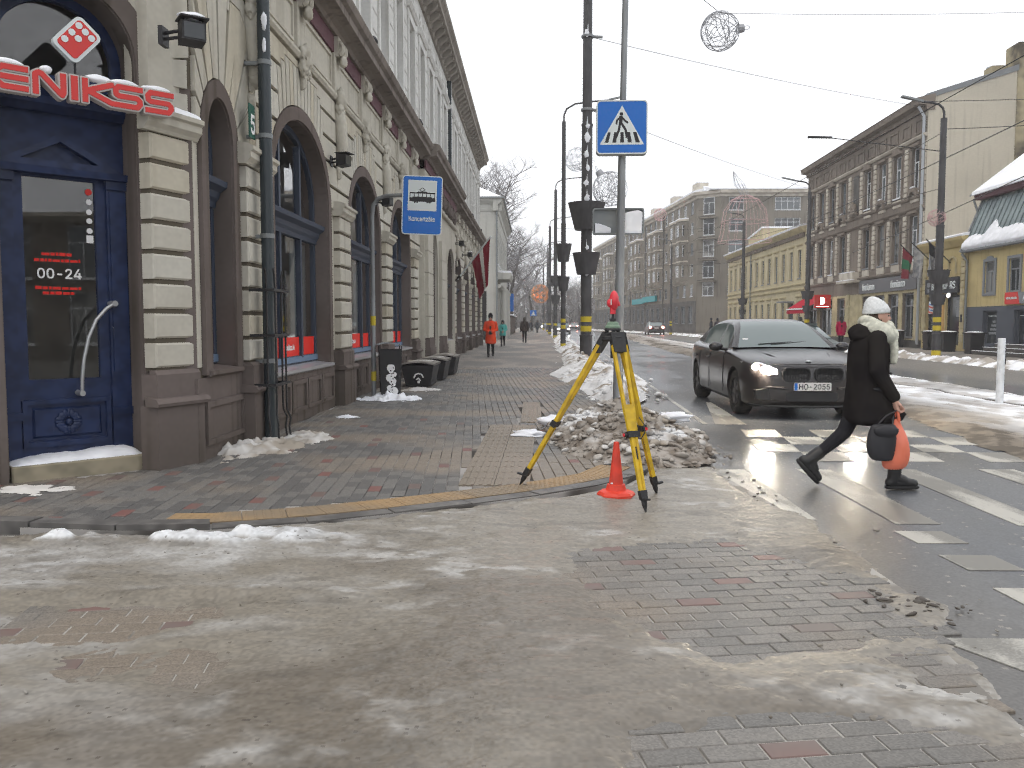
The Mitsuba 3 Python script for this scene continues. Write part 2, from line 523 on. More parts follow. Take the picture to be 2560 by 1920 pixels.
cand = []
l_ = math.hypot(lean, 1)
dx, dy = -lean / l_, 1 / l_
for col in range(-95, 62):
    for row in range(-6, 130):
        s, t = col * 0.105, row * 0.205 + (col % 2) * 0.1025
        x, y = -0.6 + dy * s + dx * t, 5.4 - dx * s + dy * t
        if y > 26 or x < -6.5 or x > 2.2 or y < 5.3:
            continue
        cx, cy = x + dy * 0.05 + dx * 0.1, y - dx * 0.05 + dy * 0.1
        if cx < -0.62 * cy - 0.5:
            continue
        cand.append((x, y, cx, cy, col, row))
P = shapely.points([c[2] for c in cand], [c[3] for c in cand])
inside = shapely.contains(lay, P)
cand = [c for c, k in zip(cand, inside) if k]
cand.sort(key=lambda c: c[2] ** 2 + c[3] ** 2)
fields = {'paver_grey': MB(), 'paver_red': MB(), 'paver_dark': MB()}
for i, (x, y, cx, cy, col, row) in enumerate(cand):
    near_wall = cy < 9.5 and cx < -1.2
    red = (col * 3 + row * 5) % 17 == 0 if near_wall else (col * 7 + row * 3) % 29 == 0 and cy < 12
    z1 = 0.058 + rng.uniform(-0.0022, 0.0022)
    m = 'paver_red' if red else rng.choice(['paver_grey', 'paver_dark'])
    mb = MB() if i < 290 else fields[m]
    brick(mb, x, y, 0.099, 0.198, 0.02, z1, dx, dy)
    if i < 290:
        part('sidewalk', 'paver', mb, m)
part('sidewalk', 'paver_field', fields['paver_grey'], 'paver_grey', kind='stuff')
part('sidewalk', 'dark_paver_field', fields['paver_dark'], 'paver_dark', kind='stuff')
part('sidewalk', 'red_paver_field', fields['paver_red'], 'paver_red', kind='stuff')


# farther on the pavement carries packed gritty snow
def farwalk(p, n, uv):
    a = fbm(p.x * 1.2, p.y * 0.35, 0, 3)
    return mix((0.12, 0.113, 0.105), (0.19, 0.17, 0.15), smoothstep(0.35, 0.7, a)) * (0.85 + 0.3 * noise(p.x * 30, p.y * 14, 0))


mat('gritty_walk', proc(farwalk), 0.6, 0.35)
part('sidewalk', 'far_surface', MB().flat(SW.intersection(sg.box(-3.6, 25.9, 6, 260)), 0.04, 0.058), 'gritty_walk')

# ---------- the side street in front: pavers under dirty ice
SS = sg.Polygon([(-9, 0.5), (1.62, 0.5), (1.66, 2.6), (1.75, 3.6), (1.95, 4.2), (1.92, 5.2), (1.85, 6.6), (1.7, 8.2), (1.15, 8.1), (0.8, 7.35), (0.35, 6.9), (-0.1, 6.56), (-0.95, 6.03), (-2.17, 5.48), (-2.7, 5.46), (-9, 5.6)])
mat('joint_ice', nz((0.30, 0.29, 0.27), (0.16, 0.15, 0.135), 2.5, 0.4, 0.6), 0.6)
solo('side_street', MB().flat(SS, -0.1, 0.009), 'joint_ice', 'block paved side street under dirty ice', kind='structure')
bare = shapely.union_all([sg.Polygon([(0.28, 5.1), (1.2, 5.35), (1.75, 4.6), (1.72, 3.95), (1.3, 3.62), (0.82, 3.58), (0.38, 4.1)]),
                          sg.Polygon([(0.35, 2.2), (0.38, 2.72), (0.6, 3.04), (1.1, 2.95), (1.5, 2.7), (1.6, 2.2)]),
                          sg.Polygon([(-2.4, 3.7), (-2.35, 3.95), (-1.9, 4.02), (-1.45, 4.0), (-1.7, 3.78), (-2.0, 3.7)]),
                          sg.Point(-1.72, 3.32).buffer(0.09), sg.Point(-1.4, 3.32).buffer(0.11),
                          sg.Polygon([(1.42, 3.5), (1.78, 3.62), (1.72, 3.2), (1.5, 3.12)])])
ang = math.radians(9.0)
px_, py_ = math.cos(ang), math.sin(ang)
cand = []
near = bare.buffer(0.16)
shapely.prepare(near)
for row in range(-40, 90):
    for col in range(-30, 30):
        s, t = col * 0.205 + (row % 2) * 0.1025, row * 0.105
        x, y = px_ * s - py_ * t, 1.6 + py_ * s + px_ * t
        cx, cy = x + px_ * 0.1 - py_ * 0.05, y + py_ * 0.1 + px_ * 0.05
        if near.contains(sg.Point(cx, cy)) and SS.contains(sg.Point(cx, cy)):
            cand.append((x, y, cx, cy, row, col))
cand.sort(key=lambda c: math.hypot(c[2], c[3]))
rest = MB()
for i, (x, y, cx, cy, row, col) in enumerate(cand):
    red = (row % 7 in (2, 5)) and (col + row // 2) % 4 == 0
    mb = MB() if i < 295 else rest
    brick(mb, x - py_ * 0.099, y + px_ * 0.099, 0.099, 0.198, -0.03, 0.014 + rng.uniform(-0.002, 0.002), px_, py_)
    if i < 295:
        part('side_street', 'paver', mb, 'paver_faded_red' if red else rng.choice(['paver_dusty_dark', 'paver_dusty']))
if rest.v:
    part('side_street', 'paver_field', rest, 'paver_dusty', kind='stuff')

# the ice sheet: a height field that melts away over the bare patches and at its edges
gx, gy = np.meshgrid(np.arange(-5.6, 2.45, 0.022), np.arange(1.7, 8.4, 0.022))
P3 = np.stack([gx, gy, gx * 0], -1)
edge = shapely.distance(shapely.points(gx, gy), SS.exterior)
ins = shapely.contains_xy(SS.buffer(0.0), gx, gy)
sd = np.where(ins, edge, -edge)
db = shapely.distance(shapely.points(gx, gy), bare.exterior if bare.geom_type == 'Polygon' else shapely.union_all([b.exterior for b in bare.geoms]))
sb = np.where(shapely.contains_xy(bare, gx, gy), -db, db)
wob = 0.34 * (meshkit.fbm(P3 * 2.6, 4, 3) - 0.5) + 0.13 * (meshkit.fbm(P3 * 17, 3, 13) - 0.5)
sd2 = sd + wob * 0.9
sb2 = sb + wob * 1.1
h = 0.020 + 0.030 * (meshkit.fbm(P3 * np.array([0.9, 1.3, 1]), 4, 5) - 0.35) + 0.014 * (meshkit.fbm(P3 * np.array([5, 8, 1]), 3, 8) - 0.5) + 0.010 * (meshkit.fbm(P3 * np.array([14, 20, 1]), 2, 9) - 0.5)
ridge = np.exp(-((gy - 4.35 - 0.05 * gx) / 0.12) ** 2) * np.clip((-gx - 0.6) * 1.2, 0, 1) * np.clip((gx + 3.4) * 1.2, 0, 1)
h += 0.045 * ridge * meshkit.fbm(P3 * 7, 3, 2)
kerbsnow = np.exp(-((gy - 5.30) / 0.16) ** 2) * np.clip((-0.9 - gx) * 1.3, 0, 1)
h += 0.085 * kerbsnow * np.clip(meshkit.fbm(P3 * np.array([6, 8, 1]), 3, 4) * 2 - 0.35, 0, 1)
h = np.maximum(h, 0.006)
kd = shapely.distance(shapely.points(gx, gy), sg.LineString(KL))
h += 0.042 * np.clip(1 - kd / 0.7, 0, 1) ** 0.8 * np.clip((gx + 2.3) * 2.5, 0, 1)
thin = np.clip(sd2 / 0.25, -1, 1)
thin2 = np.clip(sb2 / 0.22, -1, 1)
z = h * np.clip(thin, 0, 1) ** 0.6 * np.clip(thin2, 0, 1) ** 0.9 - 0.035 * np.clip(-thin2 * 1.5, 0, 1) + 0.010 * np.clip(1 - np.abs(thin2) * 1.2, 0, 1) * (meshkit.fbm(P3 * 22, 2, 14) - 0.5) * 2 - 0.08 * np.clip(-thin, 0, 1) + 0.006
z = np.where((sd < -0.02) & (gy > 5.2) & (gx < 1.2), np.minimum(z, -0.02), z)
ny, nx = gx.shape
idx = np.arange(ny * nx).reshape(ny, nx)
q = np.stack([idx[:-1, :-1], idx[:-1, 1:], idx[1:, 1:], idx[1:, :-1]], -1).reshape(-1, 4)
keep = (z.reshape(-1)[q].max(1) > -0.02)
vv = np.stack([gx, gy, z], -1).reshape(-1, 3)
m_ = trimesh.Trimesh(vv, np.vstack([q[keep][:, [0, 1, 2]], q[keep][:, [0, 2, 3]]]), process=False)
m_.remove_unreferenced_vertices()
solo('ice_sheet', (m_.vertices, m_.faces), 'dirty_ice', 'thin sheet of dirty trampled ice across the side street', smooth=True, kind='stuff')

# clods of dirty ice along the edge of the sheet and on the road beside it
def clod(seed, n=12):
    q = np.random.default_rng(seed + 900).normal(size=(n, 3))
    q /= np.linalg.norm(q, axis=1, keepdims=True)
    q *= np.random.default_rng(seed + 950).uniform(0.6, 1.1, (n, 1))
    m = trimesh.convex.convex_hull(q)
    return trimesh.Trimesh(*trimesh.remesh.subdivide_loop(m.vertices, m.faces, iterations=1), process=False)


clods = [clod(s) for s in range(8)]
mat('wet_dirt', (0.065, 0.056, 0.047), 0.5)
cl, cd_ = MB(), MB()
for i in range(190):
    y = 2.6 + 5.4 * rng.random()
    x = (1.75 if y > 3.6 else 1.55) + rng.gauss(0, 0.14) + (0.35 * rng.random() ** 3 if i % 3 == 0 else -0.5 * rng.random() ** 2)
    s_ = 0.006 + 0.026 * rng.random() ** 3
    M_ = mv(x, y, 0.012, rng.random() * 360)
    M_[:3, :3] = M_[:3, :3] @ np.diag([s_ * 1.5, s_ * 1.1, s_ * 0.6])
    (cd_ if i % 5 == 0 else cl).mesh(clods[i % 8], M_)
for i in range(30):
    x, y = 1.86 + rng.gauss(0, 0.12), 4.2 + rng.gauss(0, 0.10)
    s_ = 0.010 + 0.028 * rng.random() ** 2
    M_ = mv(x, y, 0.02, rng.random() * 360)
    M_[:3, :3] = M_[:3, :3] @ np.diag([s_ * 1.8, s_ * 1.1, s_ * 0.55])
    cd_.mesh(clods[i % 8], M_)
for i in range(120):
    x, y = rng.uniform(-4, 1.6), 2.6 + 3.2 * rng.random()
    s_ = 0.004 + 0.010 * rng.random() ** 3
    M_ = mv(x, y, 0.03, rng.random() * 360)
    M_[:3, :3] = M_[:3, :3] * s_
    cl.mesh(clods[i % 8], M_)
solo('ice_clods', cl, 'dirty_ice', 'clods of dirty ice along the edge of the icy crossing', smooth=True, kind='stuff')
solo('mud_clods', cd_, 'wet_dirt', 'dark muddy clods at the edge of the icy crossing', smooth=True, kind='stuff')
# ============================================================ THE STONE CORNER BUILDING (left)
FM = fr(-3.24, 0, 90)                       # main facade: a = y, b outwards (+x)
FC = fr(-3.24, 8.2, 45)                     # chamfered corner: a = -t
B = thing('corner_building', 'cream stone corner building with arched blue windows and pale upper floor along the left pavement', 'building')


def ell(cx, cz, a, b, z0, n=28):
    """An arched opening: half ellipse on a rectangle down to z0."""
    pts = [(cx - a, z0)] + [(cx + a * math.cos(PI - PI * k / n), cz + b * math.sin(PI * k / n)) for k in range(n + 1)] + [(cx + a, z0)]
    return sg.Polygon(pts)


CREAM = ['cream_plaster', 'cream_warm', 'cream_cool', 'cream_plaster']
SPR = 3.18
arches = []                                  # frame, centre, inner a, inner b, sill, kind
arches.append((FC, -1.08, 0.57, 0.58, 0.10, 'door', 3.72))
arches.append((FM, 8.85, 0.36, 0.46, 0.95, 'window', 3.22))
for c in (12.07, 16.52, 20.87):
    arches.append((FM, c, 1.42, 0.98, 0.80, 'window', SPR))
arches.append((FM, 26.9, 0.95, 1.0, 0.08, 'doorway', 3.3))
for c in (32.4, 36.75, 41.1, 45.5, 49.9):
    arches.append((FM, c, 1.42, 0.98, 0.80, 'window', SPR))

# walls with the openings cut through
wall = sg.box(8.2, 0.0, 53.2, 6.35)
for F, c, a, b, z0, kd, sp in arches:
    if F is FM:
        wall = wall.difference(ell(c, sp, a, b, z0 if kd != 'window' else z0 - 0.08))
part(B, 'wall', MB(FM).poly(wall, -0.32, 0.0), 'joint_plaster')
cw = sg.box(-2.0, 0.0, 0.0, 6.35).difference(ell(-1.08, 3.72, 0.57, 0.58, 0.0))
part(B, 'wall', MB(FC).poly(cw, -0.34, 0.0), 'joint_plaster')
part(B, 'wall', MB(fr(-4.654, 6.786, 0)).box(-9, 0, -0.3, 0, 0, 6.35), 'cream_plaster')
core = MB().flat(sg.Polygon([(-6.6, 8.6), (-6.6, 53.2), (-14, 53.2), (-14, 7.1), (-7, 7.1)]), 0, 11.4)
core.flat(sg.Polygon([(-3.6, 8.5), (-3.6, 53.2), (-6.6, 53.2), (-6.6, 7.3), (-4.9, 7.3)]), 6.0, 6.3)
core.box(-6.6, -3.6, 53.0, 53.2, 0, 6)
core.flat(sg.Polygon([(-3.6, 8.5), (-3.6, 53.2), (-6.6, 53.2), (-6.6, 7.3), (-4.9, 7.3)]), 0.0, 0.2)
for yy in (10.0, 14.35, 18.7, 23.0, 29.5, 34.5):
    core.box(-6.6, -3.6, yy - 0.05, yy + 0.05, 0, 6)
part(B, 'inner_room', core, 'room_grey')

for F, c, a, b, z0, kd, sp in arches:
    mb = MB(F)
    ring = ell(c, sp, a + 0.17, b + 0.17, sp - 0.02).difference(ell(c, sp, a, b, sp - 0.05))
    mb.poly(ring, 0.0, 0.055)
    for s in (-1, 1):                        # jambs
        x0, x1 = sorted((c + s * a, c + s * (a + 0.17)))
        mb.box(x0, x1, 0.0, 0.055, max(z0 - 0.06, 0.02), sp - 0.02)
    rev = ell(c, sp, a + 0.012, b + 0.012, z0).difference(ell(c, sp, a - 0.012, b - 0.012, z0 - 0.1))
    mb.poly(rev, -0.34, 0.03)
    part(B, 'archivolt', mb, 'brown_plaster')

# voussoirs, courses of ashlar
def clipz(P, z0, z1):
    return P.intersection(sg.box(-100, z0, 100, z1))


vous = []
for F, c, a, b, z0, kd, sp in arches:
    n = 13 if a > 1.2 else (7 if kd != 'window' else 10)
    A0, B0 = a + 0.185, b + 0.185
    top = 4.97 if F is FM and a > 0.5 else (4.78 if F is FM else 5.2)
    ext = 0.62 if a > 1.2 else (0.62 if kd != 'window' else 1.1)
    for k in range(n):
        if a > 1.2:                                  # flutes rising almost straight from the arch
            e = 0.013
            x0, x1 = -1.12 + 2.24 * k / n + e, -1.12 + 2.24 * (k + 1) / n - e
            ez = lambda x: sp + B0 * math.sqrt(max(0.0, 1 - (x / A0) ** 2))
            tz_ = 4.84 - (0.22 if k in (0, n - 1) else 0.0) - (0.1 if k in (1, n - 2) else 0.0)
            q = [(c + x0, ez(x0)), (c + (x0 + x1) / 2, ez((x0 + x1) / 2)), (c + x1, ez(x1)), (c + x1 * 1.07, tz_), (c + x0 * 1.07, tz_)]
            Q = sg.Polygon(q)
        else:
            t0, t1 = PI * (0.03 + 0.94 * k / n), PI * (0.03 + 0.94 * (k + 1) / n)
            e = 0.012 / A0
            q = []
            for t, m in ((t0 + e, 0), (t1 - e, 0), (t1 - e, 1), (t0 + e, 1)):
                if m == 0:
                    q.append((c + A0 * math.cos(t), sp + B0 * math.sin(t)))
                else:
                    bx, bz = c + A0 * math.cos(t), sp + B0 * math.sin(t)
                    dxx, dzz = math.cos(t) * 0.5, math.sin(t)
                    l = math.hypot(dxx, dzz)
                    L = ext * (1.0 + (0.25 if k % 2 else 0))
                    q.append((bx + dxx / l * L, min(bz + dzz / l * L, top)))
            Q = sg.Polygon(q)
        if not Q.is_valid or Q.area < 0.004:
            continue
        lim = sg.box(c - a - (0.05 if a > 1.2 else 0.55), sp, c + a + (0.05 if a > 1.2 else 0.55), top)
        if F is FM:
            lim = lim.intersection(sg.box(8.22, 0, 60, 10))
        else:
            lim = lim.intersection(sg.box(-2.0, 0, -0.02, 10))
        Q = Q.intersection(lim)
        if Q.is_empty or Q.geom_type != 'Polygon':
            continue
        vous.append((F, Q))
        part(B, 'voussoir', MB(F).poly(Q.buffer(-0.003), 0.0, 0.045), rng.choice(CREAM))
blockers = {0: [], 1: []}
for F, Q in vous:
    blockers[0 if F is FM else 1].append(Q.buffer(0.012))
for F, c, a, b, z0, kd, sp in arches:
    blockers[0 if F is FM else 1].append(ell(c, sp, a + 0.18, b + 0.18, z0 - 0.06))
U = [shapely.union_all(blockers[0]), shapely.union_all(blockers[1])]
pil = [(9.42, 10.2), (13.95, 14.73), (18.32, 19.1), (22.67, 23.45), (34.2, 34.95), (38.55, 39.3), (42.9, 43.65), (47.3, 48.05), (51.7, 52.5)]
z = 3.2
row = 0
while z < 4.9:
    h = 0.36
    for i, F in enumerate((FM, FC)):
        if i == 0:
            cuts = [8.25, 10.0] + [9.8 + 2.18 * k for k in range(1, 20)] + [52.9]
            cuts = sorted(set(round(x, 3) for x in cuts))
        else:
            cuts = [-2.0, -1.0, -0.03]
        for a0, a1 in zip(cuts[:-1], cuts[1:]):
            R = sg.box(a0 + 0.008, z + 0.024, a1 - 0.008, min(z + h, 4.97) - 0.024).difference(U[i])
            if i == 0 and 24.2 < (a0 + a1) / 2 < 29.6:
                continue
            for gpoly in getattr(R, 'geoms', [R]):
                if gpoly.geom_type == 'Polygon' and gpoly.area > 0.02:
                    part(B, 'ashlar_block', MB(F).poly(gpoly.buffer(-0.004), 0.0, 0.042), rng.choice(CREAM))
    z += h
    row += 1
# lower wall strips between jamb and pilaster (plain)
low = sg.box(8.2, 0.97, 53.2, 3.2).difference(U[0])
part(B, 'wall_face', MB(FM).poly(low, 0.0, 0.01), 'cream_plaster')
low = sg.box(-2.0, 0.0, 0, 3.6).difference(U[1])
part(B, 'wall_face', MB(FC).poly(low, 0.0, 0.01), 'brown_plaster')


# pilasters: base, ashlar blocks, capital
def pilaster(F, a0, a1, b1=0.13, plain=False, snow=False):
    mb = MB(F)
    mb.box(a0 - 0.05, a1 + 0.05, -0.1, b1 + 0.05, 0, 0.64).sweep([(0, 0.64), (b1 + 0.09, 0.64), (b1 + 0.1, 0.67), (b1 + 0.07, 0.71), (0.0, 0.73)], a0 - 0.09, a1 + 0.09)
    mb.box(a0 - 0.03, a1 + 0.03, -0.1, b1 + 0.03, 0.7, 0.93).sweep([(0, 0.93), (b1 + 0.03, 0.93), (b1, 0.97), (0, 0.97)], a0 - 0.03, a1 + 0.03)
    part(B, 'pilaster_base', mb, 'brown_plaster')
    part(B, 'pilaster_core', MB(F).box(a0 + 0.02, a1 - 0.02, -0.1, b1 - 0.03, 0.96, 3.14), 'joint_plaster')
    hs = (3.13 - 0.97) / (8 if not plain else 4)
    for k in range(8 if not plain else 4):
        z0 = 0.97 + k * hs
        part(B, 'pilaster_block', MB(F).blk(a0, a1, -0.08, b1, z0 + (0.022 if not plain else 0.006), z0 + hs - (0.022 if not plain else 0.006), 0.018 if not plain else 0.006), rng.choice(CREAM))
    mb = MB(F)
    mb.sweep([(0, 3.12), (b1 + 0.01, 3.12), (b1 + 0.03, 3.15), (b1 + 0.07, 3.19), (b1 + 0.07, 3.25), (b1 + 0.1, 3.27), (b1 + 0.1, 3.31), (b1 + 0.02, 3.34), (0, 3.36)], a0 - 0.09, a1 + 0.09)
    part(B, 'capital', mb, 'cream_plaster')
    if snow:
        mb = MB(F)
        n = 14
        pts = [(a0 - 0.06 + (a1 - a0 + 0.12) * k / n) for k in range(n + 1)]
        vv, ff = [], []
        for k, p_ in enumerate(pts):
            e = math.sin(PI * k / n) ** 0.5
            for bb, zz in ((b1 - 0.02, 3.33), (b1 + 0.09, 3.315), (b1 + 0.08, 3.33 + 0.03 * e + rng.uniform(0, 0.008)), (b1 + 0.01, 3.345 + 0.045 * e)):
                vv.append((p_, bb, zz))
        for k in range(n):
            for j in range(4):
                ff.append([4 * k + j, 4 * k + (j + 1) % 4, 4 * k + 4 + (j + 1) % 4, 4 * k + 4 + j])
        mb.raw(vv, ff)
        part(B, 'snow_cap', mb, 'snow', smooth=40)


FB = fr(-3.407, 7.943, 69)                    # the corner pilaster stands on the bisector
pilaster(FB, -0.2, 0.29, 0.06, snow=True)
part(B, 'corner_wall', MB(FB).box(-0.17, 0.26, -0.25, 0.03, 3.3, 6.3), 'cream_plaster')
for a0, a1 in pil:
    pilaster(FM, a0, a1)

# plinth panels and sills, window joinery
for F, c, a, b, z0, kd, sp in arches:
    if kd != 'window':
        continue
    A = a + 0.17
    part(B, 'plinth', MB(F).box(c - A - 0.18, c + A + 0.18, -0.3, 0.03, 0, z0 - 0.085), 'brown_plaster')
    mb = MB(F)
    n = 4 if a > 1 else 1
    w = (2 * A + 0.1) / n
    for k in range(n):
        x0, x1 = c - A - 0.05 + k * w + 0.03, c - A - 0.05 + (k + 1) * w - 0.03
        mb2 = MB(F)
        for q in ((x0, x1, 0.57, 0.63), (x0, x1, 0.20, 0.25), (x0, x0 + 0.06, 0.25, 0.57), (x1 - 0.06, x1, 0.25, 0.57)):
            mb2.box(q[0], q[1], 0.02, 0.062, q[2], q[3])
        part(B, 'plinth_panel', mb2, 'brown_plaster')
    part(B, 'window_sill', MB(F).sweep([(-0.34, z0 + 0.035), (0.09, z0 - 0.02), (0.09, z0 - 0.06), (0.05, z0 - 0.085), (-0.34, z0 - 0.085)], c - a - 0.1, c + a + 0.1), 'brown_plaster' if a < 1 else 'steel')
    W = part(B, 'window', MB(F), 'window_blue')
    bb = -0.17
    fm = MB(F)
    full = ell(c, sp, a - 0.01, b - 0.01, z0 + 0.02)
    inner = ell(c, sp, a - 0.10, b - 0.10, z0 + 0.13)
    fm.poly(full.difference(inner), bb - 0.07, bb)
    tz = 2.72
    if a > 1:
        for s in (-0.36, 0.36):
            fm.box(c + s * a - 0.04, c + s * a + 0.04, bb - 0.06, bb + 0.02, z0 + 0.1, sp + b * 0.78)
    fm.sweep([(bb - 0.07, tz - 0.1), (bb + 0.02, tz - 0.1), (bb + 0.03, tz - 0.04), (bb + 0.06, tz), (bb + 0.08, tz + 0.06), (bb + 0.15, tz + 0.11), (bb + 0.16, tz + 0.17), (bb + 0.05, tz + 0.2), (bb - 0.07, tz + 0.2)], c - a + 0.005, c + a - 0.005)
    used.discard(W)
    W = part(B, 'window', fm, 'window_blue')
    low_rail = MB(F).box(c - a + 0.01, c + a - 0.01, bb - 0.02, bb + 0.015, z0 + 0.04, z0 + 0.12)
    part(W, 'bottom_rail', low_rail, 'pale_blue')
    xs = [c - a + 0.1, c - 0.36 * a - 0.04, c + 0.36 * a + 0.04, c + a - 0.1] if a > 1 else [c - a + 0.1, c + a - 0.1]
    seg = [(xs[0], xs[1]), (c - 0.36 * a + 0.04, c + 0.36 * a - 0.04), (xs[2], xs[3])] if a > 1 else [(xs[0], xs[1])]
    for x0, x1 in seg:
        part(W, 'pane', MB(F).raw([(x0, bb - 0.03, z0 + 0.13), (x1, bb - 0.03, z0 + 0.13), (x1, bb - 0.03, tz - 0.1), (x0, bb - 0.03, tz - 0.1)], [[0, 1, 2, 3]]), 'pane_glass')
        up = clipz(ell(c, sp, a - 0.1, b - 0.1, 2.9), tz + 0.2, 9).intersection(sg.box(x0, 0, x1, 9))
        if up.geom_type == 'Polygon' and not up.is_empty:
            tv, tf = trimesh.creation.triangulate_polygon(up, engine='earcut')
            part(W, 'pane', MB(F).raw([(p_[0], bb - 0.03, p_[1]) for p_ in tv], tf), 'pane_glass')
        if c < 25:
            part(W, 'red_band', MB(F).box(x0, x1, bb - 0.028, bb - 0.022, z0 + 0.13, z0 + 0.40), 'red_film')
    # a blind hung behind the far leaf, dark stock behind the others
    if a > 1:
        x0, x1 = seg[2]
        part(W, 'blind', MB(F).box(x0 - 0.05, x1 + 0.05, bb - 0.16, bb - 0.15, z0 + 0.1, tz - 0.12), 'grey_metal')
        if c < 20:
            tw = MB(F)
            part(W, 'band_lettering', MB().text('fenikss.lv', 0.075, fw(FM, (c - 0.30 * a if c > 13 else c - 0.25, bb - 0.02, z0 + 0.22)), (0, 1, 0), depth=0.002, bold=True), 'white_film')

# the doorway in the projecting part
part(B, 'inner_door', MB(FM).box(25.95, 27.85, -0.4, -0.34, 0.06, 4.3), 'dark_room')
# ---------- frieze zone, consoles, cornices
def cornice(F, a0, a1, off=0.0, zt=6.5):
    o = off
    part(B, 'string_course', MB(F).sweep([(o, 4.98), (o + 0.07, 4.98), (o + 0.1, 5.02), (o + 0.1, 5.06), (o + 0.04, 5.1), (o, 5.1)], a0, a1), 'cream_plaster')
    part(B, 'frieze_wall', MB(F).box(a0, a1, o - 0.3, o + 0.012, 5.1, 5.72), 'cream_plaster')
    part(B, 'frieze_band', MB(F).sweep([(o, 5.72), (o + 0.05, 5.72), (o + 0.05, 5.98), (o, 5.98)], a0, a1), 'maroon_paint')
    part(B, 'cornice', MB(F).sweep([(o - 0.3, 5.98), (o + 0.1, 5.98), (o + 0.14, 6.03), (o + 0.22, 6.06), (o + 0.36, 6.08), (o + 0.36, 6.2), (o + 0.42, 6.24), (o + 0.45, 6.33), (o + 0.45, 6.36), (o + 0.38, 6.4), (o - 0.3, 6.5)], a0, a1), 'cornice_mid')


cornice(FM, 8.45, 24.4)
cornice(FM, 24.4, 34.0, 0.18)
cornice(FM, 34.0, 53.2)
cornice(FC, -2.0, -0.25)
part(B, 'risalit', MB(FM).poly(sg.box(24.4, 0, 34.0, 5.0).difference(sg.box(25.9, 0, 27.9, 3.35)).difference(ell(26.9, 3.3, 1.0, 1.02, 0)).difference(ell(32.4, SPR, 1.44, 1.0, 0.75)), 0.0, 0.16), 'cream_plaster')
for a0, a1 in ((24.5, 25.7), (28.2, 29.4)):
    mb = MB(FM)
    for k in range(5):
        part(B, 'column_block', MB(FM).blk(a0, a1, 0.1, 0.27, 0.98 + k * 0.62, 0.98 + (k + 1) * 0.62 - 0.012, 0.008), 'cream_plaster')
    part(B, 'column_base', MB(FM).box(a0 - 0.05, a1 + 0.05, 0.1, 0.34, 0, 0.7).box(a0 - 0.02, a1 + 0.02, 0.1, 0.3, 0.7, 0.97), 'brown_plaster')
for k in range(20):
    a = 9.81 + 2.18 * k
    if 24.2 < a < 34.2 or a > 53:
        continue
    long = k % 2 == 0
    # console: strip, scroll, leaf, hanging ornament
    part(B, 'frieze_strip', MB(FM).blk(a - 0.17, a + 0.17, 0, 0.07, 5.1, 5.72, 0.015), 'cream_plaster')
    mb = MB(FM)
    for s in (-0.11, 0.11):
        n = 10
        mb.tube([(a + s, 0.12 + 0.055 * math.cos(t) * (1 - t / 9), 5.80 + 0.09 * math.sin(t) * (1 - t / 12)) for t in np.linspace(-1.5, 6.2, n * 2)], 0.042, 6)
    mb.box(a - 0.16, a + 0.16, 0.0, 0.12, 5.66, 5.97)
    mb.lump((a, 0.16, 5.62), (0.11, 0.07, 0.1), 3)
    part(B, 'console', mb, 'cream_plaster', smooth=50)
    mb = MB(FM)
    mb.lump((a, 0.1, 5.02), (0.17, 0.1, 0.16), 5 + k % 3, amp=0.5, freq=2.6)
    mb.lump((a - 0.06, 0.1, 4.86), (0.09, 0.07, 0.12), 8, amp=0.5, freq=3).lump((a + 0.07, 0.1, 4.84), (0.08, 0.07, 0.1), 9, amp=0.5, freq=3)
    if long:
        mb.tube([(a, 0.06, 4.85), (a, 0.1, 4.6), (a, 0.12, 4.3), (a, 0.11, 4.12), (a, 0.05, 4.0)], [0.1, 0.11, 0.1, 0.08, 0.03], 10)
        mb.lump((a, 0.12, 4.12), (0.09, 0.08, 0.1), 4, amp=0.3)
        mb.tube([(a + 0.14, 0.07, 4.85), (a + 0.15, 0.08, 4.5), (a + 0.13, 0.07, 4.2)], [0.035, 0.045, 0.02], 6)
        mb.lump((a, 0.06, 3.86), (0.07, 0.05, 0.13), 6, amp=0.45)
    else:
        mb.lump((a, 0.08, 4.72), (0.05, 0.05, 0.13), 6, amp=0.4)
    part(B, 'festoon', mb, 'cream_plaster', smooth=50)
    if k < 19 and not 22.5 < a < 33.9:
        x0, x1 = a + 0.28, a + 2.18 - 0.28
        mb2 = MB(FM)
        for q in ((x0, x1, 5.62, 5.66), (x0, x1, 5.16, 5.20), (x0, x0 + 0.04, 5.2, 5.62), (x1 - 0.04, x1, 5.2, 5.62)):
            mb2.box(q[0], q[1], 0.01, 0.04, q[2], q[3])
        part(B, 'frieze_panel', mb2, 'cream_plaster')
for k in range(13):                           # ornament on the projecting part
    part(B, 'relief', MB(FM).lump((27.0 + 0.5 * k, 0.25, 5.35 + 0.08 * (k % 2)), (0.16, 0.08, 0.2), k, amp=0.55, freq=2.5), 'brown_plaster', smooth=50)

